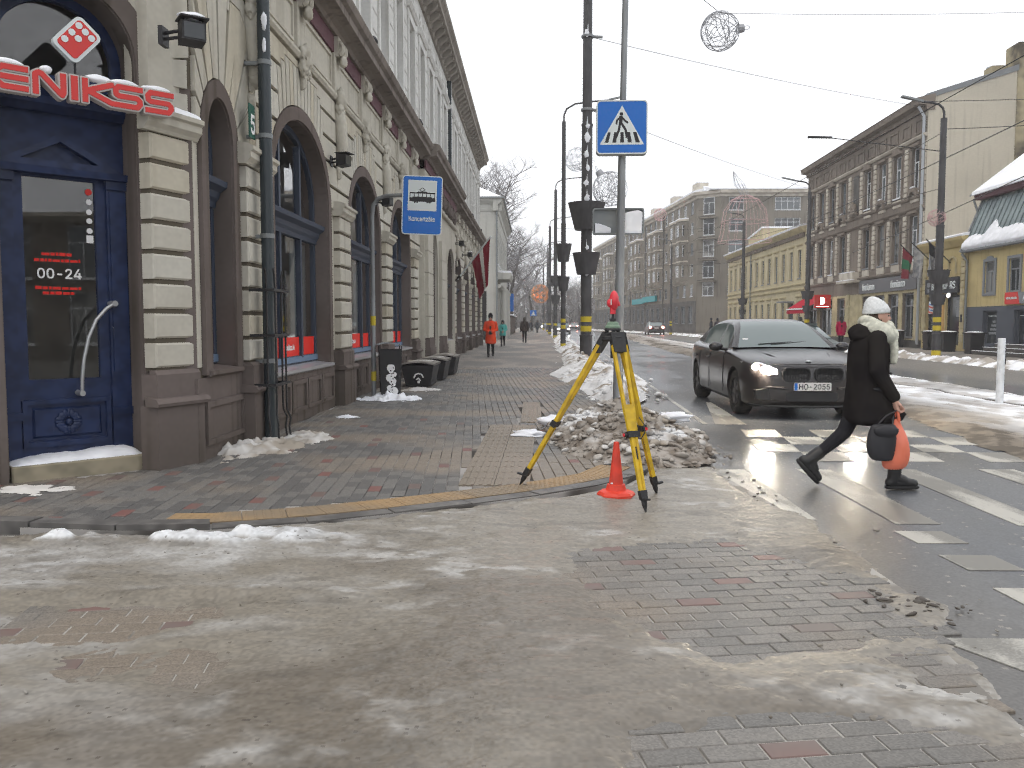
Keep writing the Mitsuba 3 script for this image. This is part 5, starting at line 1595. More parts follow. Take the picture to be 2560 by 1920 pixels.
def sedan(K, M_, mats, L=5.07, lights=True, detail=True):
    body_m, glass_m = mats
    HW = [(0, 0.56), (0.06, 0.70), (0.15, 0.80), (0.3, 0.88), (0.55, 0.925), (1.0, 0.945), (2.4, 0.95), (3.9, 0.94), (4.5, 0.90), (4.85, 0.83), (5.0, 0.74), (5.07, 0.62)]
    DZ = [(0, 0.66), (0.05, 0.76), (0.14, 0.815), (0.35, 0.875), (0.8, 0.945), (1.25, 0.995), (1.6, 1.01), (3.9, 1.06), (4.4, 1.10), (4.8, 1.11), (5.0, 1.04), (5.07, 0.92)]
    SZ = [(0, 0.60), (0.14, 0.74), (0.4, 0.80), (1.2, 0.90), (2.5, 0.93), (4.2, 0.96), (4.8, 0.95), (5.07, 0.86)]
    BZ = [(0, 0.30), (0.08, 0.20), (0.3, 0.17), (4.6, 0.19), (4.95, 0.28), (5.07, 0.42)]
    rings = []
    for s in [0, 0.03, 0.07, 0.12, 0.2, 0.3, 0.42, 0.55, 0.7, 0.86, 1.02, 1.2, 1.4, 1.6, 1.9, 2.3, 2.7, 3.1, 3.5, 3.75, 3.93, 4.1, 4.3, 4.5, 4.65, 4.8, 4.9, 4.98, 5.03, 5.07]:
        w, dz, sz, bz = ip(s, HW), ip(s, DZ), ip(s, SZ), ip(s, BZ)
        h = sz - bz
        rings.append((s, [(0.0, bz), (w * 0.86, bz), (w * 0.965, bz + 0.1 * h), (w * 0.995, bz + 0.35 * h), (w, bz + 0.6 * h), (w * 0.99, bz + 0.82 * h), (w * 0.965, sz), (w * 0.93, sz + 0.45 * (dz - sz)), (w * 0.83, sz + 0.8 * (dz - sz)), (w * 0.55, dz - 0.008), (w * 0.25, dz), (0.0, dz)]))
    body = man(loft(rings))
    for s in (0.88, 3.95):
        for sx in (-1, 1):
            c = manifold3d.Manifold.cylinder(0.5, 0.385, 0.385, 40, True).rotate((0, 90, 0)).translate((sx * 0.93, s, 0.355))
            body = body - c
    t = body.to_mesh()
    part(K, 'body', MB().mesh(trimesh.Trimesh(t.vert_properties[:, :3], t.tri_verts, process=False), M_), body_m, smooth=32)
    # greenhouse
    RZ = [(1.42, 1.02), (1.7, 1.19), (2.0, 1.35), (2.25, 1.435), (2.6, 1.47), (3.0, 1.478), (3.5, 1.455), (3.8, 1.40), (4.1, 1.30), (4.42, 1.12)]
    S_ = [1.42, 1.56, 1.7, 1.85, 2.0, 2.12, 2.25, 2.6, 2.66, 3.0, 3.35, 3.5, 3.65, 3.8, 3.95, 4.1, 4.26, 4.42]
    rows_ = []
    for s in S_:
        rz = ip(s, RZ)
        bw = 0.83 - 0.03 * max(0, (s - 3.6))
        k = (rz - 0.98) / 0.5
        tw = bw - 0.26 * k
        zb = 0.965
        rows_.append([(bw, zb), (bw - 0.02, zb + 0.02), (tw + 0.035, rz - 0.075 * k), (tw, rz - 0.035 * k), (tw - 0.07, rz - 0.008), (tw * 0.5, rz), (0, rz)])
    groups_ = {'windscreen': MB(), 'roof': MB(), 'side_window': MB(), 'side_window_': MB(), 'rear_window': MB(), 'pillar': MB()}
    for i in range(len(S_) - 1):
        s = (S_[i] + S_[i + 1]) / 2
        for sx in (-1, 1):
            for j in range(6):
                q = [(sx * rows_[a][b][0], S_[a], rows_[a][b][1]) for a, b in ((i, j), (i, j + 1), (i + 1, j + 1), (i + 1, j))]
                if j >= 4:
                    g_ = 'windscreen' if s < 2.19 else ('rear_window' if s > 3.68 else 'roof')
                elif j == 1:
                    g_ = ('side_window' if sx > 0 else 'side_window_') if 1.9 < s < 4.0 and not 2.6 < s < 2.66 else 'pillar'
                else:
                    g_ = 'pillar'
                groups_[g_].raw(q, [[0, 1, 2, 3]], flip=sx < 0)
    for g_, mb in groups_.items():
        v, f = mb.out()
        m = trimesh.Trimesh(v, f, process=True)
        m.merge_vertices()
        part(K, g_.rstrip('_'), MB().mesh(m, M_), glass_m if g_.rstrip('_') in ('windscreen', 'side_window', 'rear_window') else body_m, smooth=40)
    for s in (0.88, 3.95):
        for sx in (-1, 1):
            R = 0.345
            x0 = sx * 0.80
            mb = MB().lathe([(0.21, x0 - 0.11), (0.31, x0 - 0.12), (R, x0 - 0.09), (R, x0 + 0.09), (0.31, x0 + 0.12), (0.21, x0 + 0.11)], (0, s, R), 32, 'x')
            Wk = part(K, 'wheel', MB().mesh(trimesh.Trimesh(*mb.out(), process=False), M_), 'tyre_rubber', smooth=40)
            mb = MB()
            xo = x0 + sx * 0.085
            mb.lathe([(0.245, xo - 0.03), (0.25, xo + 0.01 * sx), (0.225, xo + 0.005 * sx), (0.215, xo - 0.05 * sx)], (0, s, R), 30, 'x')
            for k in range(5):
                for dd in (-0.10, 0.10):
                    t_ = 2 * PI * k / 5 + dd
                    obox(mb, (xo, s, R), (xo, s + 0.235 * math.cos(t_), R + 0.235 * math.sin(t_)), (0, -math.sin(t_), math.cos(t_)), 0.03, 0.026, 0.02)
            mb.lathe([(0, xo + 0.02 * sx), (0.05, xo + 0.015 * sx), (0.06, xo - 0.02)], (0, s, R), 16, 'x')
            part(Wk, 'rim', MB().mesh(trimesh.Trimesh(*mb.out(), process=False), M_), 'rim_metal', smooth=30)
            part(Wk, 'disc', MB().mesh(trimesh.Trimesh(*MB().lathe([(0, x0 + sx * 0.02), (0.24, x0 + sx * 0.02)], (0, s, R), 24, 'x').out(), process=False), M_), 'black_iron')
    return rings


K = thing('dark_car', 'dark muddy saloon car with lit headlights waiting at the crossing', 'car')
MC = mv(4.03, 12.5, 0, 0)
sedan(K, MC, ('car_paint', 'car_glass'))
wm = lambda mb: MB().mesh(trimesh.Trimesh(*mb.out(), process=False), MC)
FK = (0.0, 0.0, 1.0, 0.0)                      # a = x across, b = towards the viewer (-y), z up


def fk(mb):
    mb.F = FK
    return mb


for sx in (-1, 1):
    kid = rrect(0.40, 0.205, 0.075, sx * 0.235, 0.66)
    G_ = part(K, 'grille', wm(fk(MB()).poly(kid.difference(rrect(0.365, 0.17, 0.06, sx * 0.235, 0.66)), -0.10, 0.045)), 'black_plastic')
    mb = fk(MB())
    for i in range(9):
        x = sx * 0.235 - 0.16 + i * 0.04
        mb.box(x - 0.004, x + 0.004, -0.06, 0.012, 0.58, 0.74)
    part(G_, 'slats', wm(mb), 'black_plastic')
    part(G_, 'opening', wm(fk(MB()).poly(kid.buffer(-0.01), -0.1, 0.0)), 'dark_room')
    # headlamp: follows the rounded nose
    pts = [(0.50, 0.665, 0.0), (0.50, 0.735, 0.03), (0.60, 0.785, 0.12), (0.74, 0.825, 0.25), (0.86, 0.845, 0.52), (0.90, 0.82, 0.58), (0.83, 0.73, 0.30), (0.74, 0.665, 0.16), (0.62, 0.65, 0.04)]
    rim_ = np.array([(sx * x, s - 0.035, z) for x, z, s in pts])
    cen = rim_.mean(0) + np.array([0.0, -0.04, 0.0])
    back = rim_ + np.array([0, 0.12, 0])
    n_ = len(pts)
    V = np.vstack([[cen], rim_, back])
    f_ = [[0, 1 + k, 1 + (k + 1) % n_] for k in range(n_)] + [t for k in range(n_) for t in ([1 + k, 1 + n_ + k, 1 + n_ + (k + 1) % n_], [1 + k, 1 + n_ + (k + 1) % n_, 1 + (k + 1) % n_])]
    HL = part(K, 'headlight', wm(MB().raw(V, f_)), 'lamp_glass', smooth=40)
    lm = MB().ball((sx * 0.665, 0.035, 0.728), (0.075, 0.05, 0.052), 2).ball((sx * 0.775, 0.17, 0.762), (0.05, 0.06, 0.045), 2).ball((sx * 0.56, -0.012, 0.70), (0.042, 0.035, 0.032), 2)
    kk = part(HL, 'lamp', wm(lm), 'lamp_glass')
    scene[kk]['emitter'] = {'type': 'area', 'radiance': rgb((95, 80, 58))}
    part(HL, 'ring', wm(MB().tube([(sx * 0.58 + 0.05 * math.cos(t), -0.015, 0.71 + 0.045 * math.sin(t)) for t in np.linspace(0, 2 * PI, 17)], 0.008, 6)), 'chrome')
    # mirrors
    mb = MB().ball((sx * 1.03, 1.72, 1.02), (0.115, 0.075, 0.075), 2)
    tube_ = MB().tube([(sx * 0.84, 1.72, 0.97), (sx * 0.95, 1.72, 0.985)], [0.03, 0.025], 8)
    MR = part(K, 'mirror', wm(mb), 'car_paint', smooth=True)
    part(MR, 'stalk', wm(tube_), 'black_plastic', smooth=40)
    mb = MB()
    for zz, w0, w1, so in ((0.34, 0.42, 0.80, 0.02),):
        mb = fk(MB()).poly(sg.Polygon([(sx * 0.40, 0.27), (sx * 0.78, 0.30), (sx * 0.80, 0.43), (sx * 0.62, 0.465), (sx * 0.44, 0.45)]), -0.34, -0.008 if False else -0.02)
    part(K, 'air_intake', wm(mb), 'black_plastic')
    part(K, 'bumper_blade', wm(MB().tube([(sx * 0.36, -0.02, 0.455), (sx * 0.6, 0.02, 0.475), (sx * 0.76, 0.14, 0.47), (sx * 0.86, 0.33, 0.45)], [0.016, 0.024, 0.022, 0.01], 8)), 'car_paint', smooth=True)
    for s, w in ((1.95, 0.95), (3.05, 0.95)):
        part(K, 'door_handle', wm(MB().box(sx * 0.935 - 0.02, sx * 0.935 + 0.02, s + 0.75, s + 0.95, 0.80, 0.83)), 'car_paint')
    for s in (1.55, 2.64, 3.55):
        part(K, 'door_seam', wm(MB().tube([(sx * 0.946, s, 0.30), (sx * 0.952, s, 0.6), (sx * 0.938, s, 0.86), (sx * 0.90, s + 0.0, 0.945)], 0.005, 5)), 'black_plastic')
    part(K, 'window_trim', wm(MB().tube([(sx * 0.825, 1.62, 0.985), (sx * 0.83, 2.6, 0.99), (sx * 0.825, 3.6, 1.0), (sx * 0.79, 4.1, 1.05)], 0.01, 6)), 'chrome')
    part(K, 'wiper', wm(MB().tube([(sx * 0.1 - 0.3, 1.47, 1.065), (sx * 0.1 + 0.28, 1.56, 1.10)], 0.008, 5)), 'black_plastic')
    part(K, 'bonnet_crease', wm(MB().tube([(sx * 0.30, 0.16, 0.818), (sx * 0.44, 0.6, 0.915), (sx * 0.60, 1.3, 0.985)], [0.004, 0.012, 0.006], 6)), 'car_paint', smooth=True)
part(K, 'bonnet_seam', wm(MB().tube([(-0.75, 0.24, 0.79), (-0.5, 0.10, 0.80), (-0.2, 0.055, 0.805), (0.2, 0.055, 0.805), (0.5, 0.10, 0.80), (0.75, 0.24, 0.79)], 0.006, 5)), 'black_plastic')
part(K, 'lower_grille', wm(fk(MB()).poly(rrect(0.74, 0.13, 0.04, 0, 0.335), -0.2, 0.012)), 'black_plastic')
part(K, 'splitter', wm(MB().tube([(-0.84, 0.25, 0.215), (-0.6, 0.05, 0.195), (0, -0.02, 0.19), (0.6, 0.05, 0.195), (0.84, 0.25, 0.215)], 0.02, 8)), 'black_plastic', smooth=True)
NPl = part(K, 'number_plate', wm(fk(MB()).poly(rrect(0.53, 0.115, 0.012, 0, 0.485), -0.05, 0.035)), 'plate_white')
part(NPl, 'blue_strip', wm(fk(MB()).box(-0.26, -0.217, 0.03, 0.037, 0.432, 0.538)), 'sign_blue')
part(NPl, 'characters', wm(MB().text('HO-2055', 0.076, (0.02, -0.036, 0.447), (1, 0, 0), depth=0.002, bold=True, center=True, width=0.45)), 'sign_black')
part(K, 'bonnet_badge', wm(MB().lump((0.0, 0.19, 0.845), (0.042, 0.028, 0.012), 1, amp=0.1)), 'sign_white', smooth=True)
part(K, 'rear_mirror', wm(MB().ball((0.0, 1.98, 1.28), (0.09, 0.02, 0.035), 2)), 'black_plastic')
part(K, 'sticker', wm(MB().raw([(-0.62, 1.60, 1.115), (-0.53, 1.60, 1.115), (-0.53, 1.63, 1.155), (-0.62, 1.63, 1.155)], [[0, 1, 2, 3]])), 'white_film')
part(K, 'bonnet_snow', wm(MB().lump((0.0, 1.36, 1.0), (0.5, 0.04, 0.012), 2)), 'grey_snow', smooth=True) if False else None

# ---------- cars down the street (simple bodies, lit lamps)
mat('lamp_red', (0.3, 0.02, 0.02), 0.3)


def far_car(name, label, x, y, rot, col, w=1.8, h=1.5, L=4.3, front=True, radiance=(30, 26, 20)):
    k_ = thing(name, label, 'car', 'cars far down the street')
    m_ = mat(name + '_paint_' + k_[-3:], col, 0.3, 0.5)
    M_ = mv(x, y, 0, rot)
    hw = w / 2
    b_ = MB()
    R_ = [(0.0, hw * 0.8, 0.45, 0.75), (0.15, hw * 0.95, 0.28, 0.86), (1.0, hw, 0.25, 0.98), (L - 0.8, hw, 0.25, 1.02), (L - 0.1, hw * 0.95, 0.3, 0.98), (L, hw * 0.85, 0.45, 0.85)]
    v_, f_ = loft([(s, [(0, z0), (q * 0.92, z0), (q, z0 + 0.2), (q, z1 - 0.15), (q * 0.92, z1), (0, z1 + 0.03)]) for s, q, z0, z1 in R_])
    part(k_, 'body', MB().mesh(trimesh.Trimesh(v_, f_, process=False), M_), m_, smooth=35)
    G_ = [(0.95, hw * 0.88, 1.0), (1.6, hw * 0.72, h - 0.04), (2.3, hw * 0.72, h), (L - 1.0, hw * 0.7, h - 0.03), (L - 0.25, hw * 0.82, 1.05)]
    v_, f_ = loft([(s, [(0, 0.95), (hw * 0.9, 0.95), (q, z), (0, z + 0.02)]) for s, q, z in G_])
    part(k_, 'cabin', MB().mesh(trimesh.Trimesh(v_, f_, process=False), M_), 'car_glass', smooth=35)
    part(k_, 'roof', MB().mesh(trimesh.Trimesh(*MB().box(-hw * 0.7, hw * 0.7, 1.55, L - 0.95, h - 0.03, h + 0.035).out(), process=False), M_), m_)
    for s in (0.75, L - 0.8):
        for sx in (-1, 1):
            part(k_, 'wheel', MB().mesh(trimesh.Trimesh(*MB().lathe([(0, sx * hw * 0.98 - 0.11), (0.31, sx * hw * 0.98 - 0.11), (0.31, sx * hw * 0.98 + 0.01), (0, sx * hw * 0.98 + 0.01)], (0, s, 0.31), 18, 'x').out(), process=False), M_), 'tyre_rubber')
    for sx in (-1, 1):
        if front:
            kk = part(k_, 'headlight', MB().mesh(trimesh.Trimesh(*MB().ball((sx * hw * 0.72, 0.02, 0.70), (0.15, 0.1, 0.09), 2).out(), process=False), M_), 'lamp_glass')
            scene[kk]['emitter'] = {'type': 'area', 'radiance': rgb(radiance)}
        else:
            kk = part(k_, 'tail_light', MB().mesh(trimesh.Trimesh(*MB().ball((sx * hw * 0.80, L - 0.02, 0.92), (0.15, 0.07, 0.13), 2).out(), process=False), M_), 'lamp_red')
            scene[kk]['emitter'] = {'type': 'area', 'radiance': rgb((9, 1.6, 1.1))}
    if not front:
        part(k_, 'bumper', MB().mesh(trimesh.Trimesh(*MB().box(-hw * 0.95, hw * 0.95, L - 0.12, L + 0.05, 0.36, 0.66).out(), process=False), M_), 'black_plastic')
        part(k_, 'number_plate', MB().mesh(trimesh.Trimesh(*MB().box(-0.26, 0.26, L + 0.01, L + 0.02, 0.78, 0.89).out(), process=False), M_), 'plate_white')
    return k_


far_car('departing_car', 'dark red-brown car with glowing tail lights driving away beyond the tram median', 14.45, 105.6, 180, (0.06, 0.035, 0.035), 1.85, 1.62, 4.3, False)
far_car('oncoming_car', 'oncoming car with white headlights between the tram poles down the left lane', 3.8, 108, 0, (0.05, 0.05, 0.055))
far_car('oncoming_car', 'second oncoming car with white headlights farther down the left lane', 2.6, 190, 0, (0.08, 0.08, 0.09), radiance=(40, 36, 30))
far_car('parked_car', 'pale parked car at the foot of the grey apartment block', 8.6, 172, 170, (0.4, 0.4, 0.42), front=False)
far_car('waiting_car', 'grey-green car partly hidden behind the dark saloon', 7.45, 23.0, 2, (0.06, 0.075, 0.075), h=1.36, front=False)
# ============================================================ PEOPLE
mat('coat_black', nz((0.019, 0.017, 0.018), (0.025, 0.0225, 0.0215), 5), 0.95)
mat('tights_black', (0.016, 0.016, 0.02), 0.8, 0.2)
mat('boot_leather', (0.016, 0.016, 0.017), 0.4, 0.45)
mat('knit_white', nz((0.72, 0.74, 0.74), (0.58, 0.60, 0.60), 60), 0.95)
mat('scarf_cream', nz((0.66, 0.66, 0.56), (0.46, 0.47, 0.40), 30), 0.95)
mat('skin', (0.50, 0.30, 0.23), 0.55, 0.35)
mat('skin_dark_lip', (0.32, 0.10, 0.09), 0.5)
mat('hair_brown', (0.05, 0.03, 0.02), 0.6)
mat('coral_bag', nz((0.72, 0.20, 0.13), (0.62, 0.15, 0.08), 6), 0.45, 0.4)
mat('bag_black', (0.02, 0.02, 0.024), 0.5, 0.4)


def bones(bs, edge=0.02, it=6):
    """One smooth surface over capsule bones [(p0, r0, p1, r1)]."""
    ms = []
    for p0, r0, p1, r1 in bs:
        s0 = manifold3d.Manifold.sphere(r0, 20).translate(tuple(map(float, p0)))
        s1 = manifold3d.Manifold.sphere(r1, 20).translate(tuple(map(float, p1)))
        ms.append(manifold3d.Manifold.batch_hull([s0, s1]))
    m = manifold3d.Manifold.batch_boolean(ms, manifold3d.OpType.Add).refine_to_length(edge)
    t = m.to_mesh()
    tm = trimesh.Trimesh(t.vert_properties[:, :3], t.tri_verts, process=True)
    trimesh.smoothing.filter_taubin(tm, iterations=it)
    return tm


def rings_mesh(rings, n=28, fold=0.0, seed=0):
    """Loft of elliptical rings (cx, cy, z, rx, ry), closed at both ends; fold adds soft vertical folds towards the last ring."""
    v, f = [], []
    R = len(rings)
    for i, (cx_, cy_, z_, rx, ry) in enumerate(rings):
        k_ = fold * (i / (R - 1)) ** 1.5
        for j in range(n):
            t = 2 * PI * j / n
            m = 1 + k_ * (math.sin(5 * t + seed) + 0.6 * math.sin(9 * t + 2 * seed))
            v.append((cx_ + rx * m * math.cos(t), cy_ + ry * m * math.sin(t), z_))
    for i in range(R - 1):
        for j in range(n):
            f.append([i * n + j, (i + 1) * n + j, (i + 1) * n + (j + 1) % n, i * n + (j + 1) % n])
    v = np.array(v)
    F_ = [t for q in f for t in ((q[0], q[1], q[2]), (q[0], q[2], q[3]))]
    for i in (0, R - 1):
        c = len(v)
        v = np.vstack([v, v[i * n:(i + 1) * n].mean(0)])
        F_ += [(c, i * n + j, i * n + (j + 1) % n) if i == 0 else (c, i * n + (j + 1) % n, i * n + j) for j in range(n)]
    return v, np.array(F_)


def subdiv(vf, it=1):
    return trimesh.remesh.subdivide_loop(vf[0], vf[1], iterations=it)


# ---------- the woman on the crossing (walks towards +x)
WM = thing('person', 'woman in a black coat, white knit hat and cream scarf striding over the crossing', 'person')
ox, oy = 0.0, 7.31
A = lambda x, y, z: (x, oy + y, z)
head_c = np.array(A(2.885, 0.0, 1.462))
leg = bones([(A(2.84, -0.07, 0.82), 0.085, A(3.035, -0.075, 0.475), 0.062), (A(3.035, -0.075, 0.475), 0.060, A(3.055, -0.075, 0.36), 0.056), (A(3.055, -0.075, 0.36), 0.054, A(3.045, -0.075, 0.12), 0.040),
             (A(2.82, 0.07, 0.82), 0.085, A(2.665, 0.075, 0.475), 0.062), (A(2.665, 0.075, 0.475), 0.060, A(2.57, 0.075, 0.385), 0.056), (A(2.57, 0.075, 0.385), 0.054, A(2.36, 0.075, 0.21), 0.040),
             (A(2.83, 0, 0.84), 0.13, A(2.84, 0, 1.0), 0.125), (A(2.84, 0, 1.0), 0.12, A(2.84, 0, 1.22), 0.13), (A(2.84, -0.12, 1.25), 0.06, A(2.84, 0.12, 1.25), 0.06), (A(2.85, 0, 1.24), 0.055, A(2.87, 0, 1.38), 0.05)])
part(WM, 'body', MB().mesh(leg), 'tights_black', smooth=True)
# head with face
hd = trimesh.creation.icosphere(subdivisions=4)
v = hd.vertices.copy()
x, y, z = v[:, 0].copy(), v[:, 1].copy(), v[:, 2].copy()
sc = np.array([0.093, 0.072, 0.112])
v = v * sc
jaw = np.clip(-z, 0, 1)
v[:, 1] *= 1 - 0.30 * jaw ** 1.3
v[:, 0] += 0.012 * jaw * (x > 0)
v[:, 0] -= 0.020 * np.clip(-x, 0, 1) * np.clip(-z, 0, 1)
bump_ = lambda cy_, cz_, sy, sz: np.exp(-((y - cy_) / sy) ** 2 - ((z - cz_) / sz) ** 2) * (x > 0)
v[:, 0] += 0.022 * bump_(0, -0.12, 0.16, 0.16) + 0.010 * bump_(0, 0.1, 0.12, 0.25)
v[:, 0] -= 0.010 * (bump_(0.38, 0.08, 0.18, 0.12) + bump_(-0.38, 0.08, 0.18, 0.12))
v[:, 0] += 0.007 * bump_(0, -0.46, 0.28, 0.07) + 0.009 * bump_(0, -0.78, 0.3, 0.16) - 0.004 * bump_(0, -0.53, 0.25, 0.03)
t_ = math.radians(-6)
Rm = np.array([[math.cos(t_), 0, -math.sin(t_)], [0, 1, 0], [math.sin(t_), 0, math.cos(t_)]])
put = lambda q: np.asarray(q) @ Rm.T + head_c
HD = part(WM, 'head', (put(v), hd.faces), 'skin', smooth=True)
for s in (-1, 1):
    part(HD, 'eye', MB().ball(put((0.079, s * 0.029, 0.008)), (0.009, 0.012, 0.008), 2), 'sign_black', smooth=True)
    part(HD, 'eyebrow', MB().tube([put((0.086, s * 0.014, 0.027)), put((0.083, s * 0.032, 0.033)), put((0.072, s * 0.046, 0.027))], 0.0035, 6), 'hair_brown')
    part(HD, 'ear', MB().ball(put((-0.004, s * 0.072, -0.006)), (0.018, 0.008, 0.028), 2), 'skin', smooth=True)
part(HD, 'lips', MB().ball(put((0.092, 0, -0.053)), (0.008, 0.022, 0.007), 2), 'skin_dark_lip', smooth=True)
part(WM, 'hair', MB().ball(put((-0.028, 0, -0.035)), (0.078, 0.078, 0.10), 3), 'hair_brown', smooth=True)
hat = []
for cx_, z_, r_ in ((-0.012, 0.018, 0.104), (-0.014, 0.030, 0.110), (-0.014, 0.055, 0.110), (-0.016, 0.062, 0.105), (-0.024, 0.095, 0.095), (-0.036, 0.125, 0.072), (-0.05, 0.148, 0.038), (-0.055, 0.156, 0.012)):
    hat.append((cx_ + 0.35 * (z_ - 0.02) * 0, 0, z_ - 0.25 * 0, r_, r_ * 0.86))
hv, hf = rings_mesh(hat, 32)
hv[:, 2] += -0.22 * (hv[:, 0] * -1 + 0) * 0 + 0.18 * hv[:, 0] * np.clip(1 - (hv[:, 2] - 0.02) / 0.1, 0, 1)
part(WM, 'knit_hat', (put(hv), hf), 'knit_white', smooth=True)
coat = [(2.835, oy, 1.34, 0.075, 0.11), (2.83, oy, 1.30, 0.125, 0.185), (2.825, oy, 1.22, 0.155, 0.205), (2.825, oy, 1.10, 0.165, 0.20), (2.825, oy, 0.98, 0.160, 0.19), (2.835, oy, 0.86, 0.175, 0.205), (2.855, oy, 0.74, 0.20, 0.225), (2.88, oy, 0.63, 0.235, 0.24), (2.895, oy, 0.56, 0.255, 0.25)]
cv, cf = subdiv(rings_mesh(coat, 28, 0.085, 1), 1)
cv[:, 2] += 0.05 * np.clip((cv[:, 0] - oy * 0 - 2.9) / 0.25, -0.3, 1) * np.clip((0.8 - cv[:, 2]) / 0.25, 0, 1)
part(WM, 'coat', (cv, cf), 'coat_black', smooth=True)
for sx, zz in ((2.985, 0.86), (2.99, 0.98), (2.985, 1.10)):
    part(WM, 'button', MB().ball((sx, oy - 0.055, zz), (0.012, 0.012, 0.012), 1), 'black_plastic')
part(WM, 'pocket_flap', MB().blk(2.80, 2.92, -0.02, 0.0, 0.86, 0.90, 0.004) if False else MB().lump((2.86, oy - 0.205, 0.86), (0.07, 0.012, 0.02), 2, amp=0.1), 'bag_black', smooth=True)
slv = bones([(A(2.82, -0.185, 1.27), 0.074, A(2.80, -0.245, 1.02), 0.064), (A(2.80, -0.245, 1.02), 0.062, A(2.945, -0.235, 0.80), 0.05), (A(2.82, 0.185, 1.27), 0.074, A(2.86, 0.245, 1.02), 0.064), (A(2.86, 0.245, 1.02), 0.062, A(2.98, 0.20, 0.86), 0.05)], 0.02)
part(WM, 'sleeves', MB().mesh(slv), 'coat_black', smooth=True)
part(WM, 'hood', MB().lump((2.755, oy, 1.315), (0.10, 0.15, 0.085), 3, amp=0.25), 'coat_black', smooth=True)
mb = MB()
mb.tube([(2.885 + 0.115 * math.cos(t), oy + 0.125 * math.sin(t), 1.325 + 0.028 * math.sin(2 * t) - 0.02 * math.cos(t)) for t in np.linspace(0, 2 * PI, 25)], [0.066 + 0.012 * math.sin(3 * t) for t in np.linspace(0, 2 * PI, 25)], 12, False)
mb.tube([(2.875 + 0.10 * math.cos(t), oy + 0.11 * math.sin(t), 1.385 + 0.02 * math.sin(2 * t + 1) - 0.02 * math.cos(t)) for t in np.linspace(0, 2 * PI, 25)], 0.045, 12, False)
part(WM, 'scarf', mb, 'scarf_cream', smooth=True)
tail = subdiv(rings_mesh([(2.97, oy - 0.04, 1.36, 0.04, 0.06), (2.985, oy - 0.06, 1.27, 0.045, 0.08), (2.99, oy - 0.07, 1.17, 0.042, 0.085), (2.985, oy - 0.07, 1.08, 0.035, 0.09), (2.98, oy - 0.07, 1.06, 0.03, 0.085)], 20, 0.06, 2), 1)
part(WM, 'scarf_end', tail, 'scarf_cream', smooth=True)
for nm, ank, tx_, ang_ in (('boot', A(3.043, -0.075, 0.0), 0.0, 0.0), ('boot', A(2.345, 0.075, 0.0), 0.0, 48)):
    bt = MB()
    sole = subdiv(rings_mesh([(0.06, 0, 0.0, 0.142, 0.046), (0.06, 0, 0.022, 0.146, 0.049), (0.055, 0, 0.034, 0.142, 0.047)], 24), 1)
    up_ = bones([((-0.035, 0, 0.06), 0.046, (0.08, 0, 0.058), 0.044), ((0.08, 0, 0.058), 0.044, (0.155, 0, 0.05), 0.036), ((-0.012, 0, 0.08), 0.052, (0.0, 0, 0.20), 0.055), ((0.0, 0, 0.10), 0.05, (0.075, 0, 0.07), 0.045)], 0.015, 4)
    M_ = np.eye(4)
    if ang_:
        c_, s_ = math.cos(math.radians(ang_)), math.sin(math.radians(ang_))
        Ry = np.array([[c_, 0, s_], [0, 1, 0], [-s_, 0, c_]])
        toe = np.array([0.19, 0, 0.0])
        M_[:3, :3] = Ry
        M_[:3, 3] = np.array([2.435, oy + 0.075, 0.018]) - Ry @ toe
    else:
        M_[:3, 3] = ank
        M_[2, 3] = 0.006
    BT = part(WM, 'boot', MB().mesh(up_, M_), 'boot_leather', smooth=True)
    part(BT, 'sole', MB().mesh(trimesh.Trimesh(*sole, process=False), M_), 'black_plastic', smooth=40)


def hand(K_, wrist, fwd, side, mats_, sgn=1):
    """A hand hanging down with the fingers curled round something; fwd: the way the knuckles point, side: across the palm."""
    w, f_, s_ = (np.asarray(q, float) for q in (wrist, fwd, side))
    n_ = np.cross(f_, s_) * sgn
    P = lambda a, b, c: w + f_ * a + s_ * b + n_ * c
    bs = [(P(0, -0.012, 0), 0.02, P(0.075, -0.028, 0), 0.013), (P(0, 0.012, 0), 0.02, P(0.075, 0.028, 0), 0.013), (P(0.0, 0, 0), 0.02, P(0.08, 0, 0), 0.013)]
    for k, (b, l) in enumerate(zip((-0.031, -0.011, 0.010, 0.030), (0.034, 0.039, 0.036, 0.028))):
        a0 = P(0.078, b, 0)
        a1 = P(0.078 + l * 0.75, b, 0.018)
        a2 = P(0.078 + l * 0.62, b, 0.043)
        a3 = P(0.072 + l * 0.2, b, 0.046)
        bs += [(a0, 0.0105, a1, 0.0095), (a1, 0.0095, a2, 0.009), (a2, 0.009, a3, 0.008)]
    bs += [(P(0.012, -0.02, 0.005), 0.013, P(0.045, -0.05, 0.018), 0.011), (P(0.045, -0.05, 0.018), 0.0105, P(0.07, -0.042, 0.036), 0.009)]
    return part(K_, 'hand', MB().mesh(bones(bs, 0.004, 4)), mats_, smooth=True)


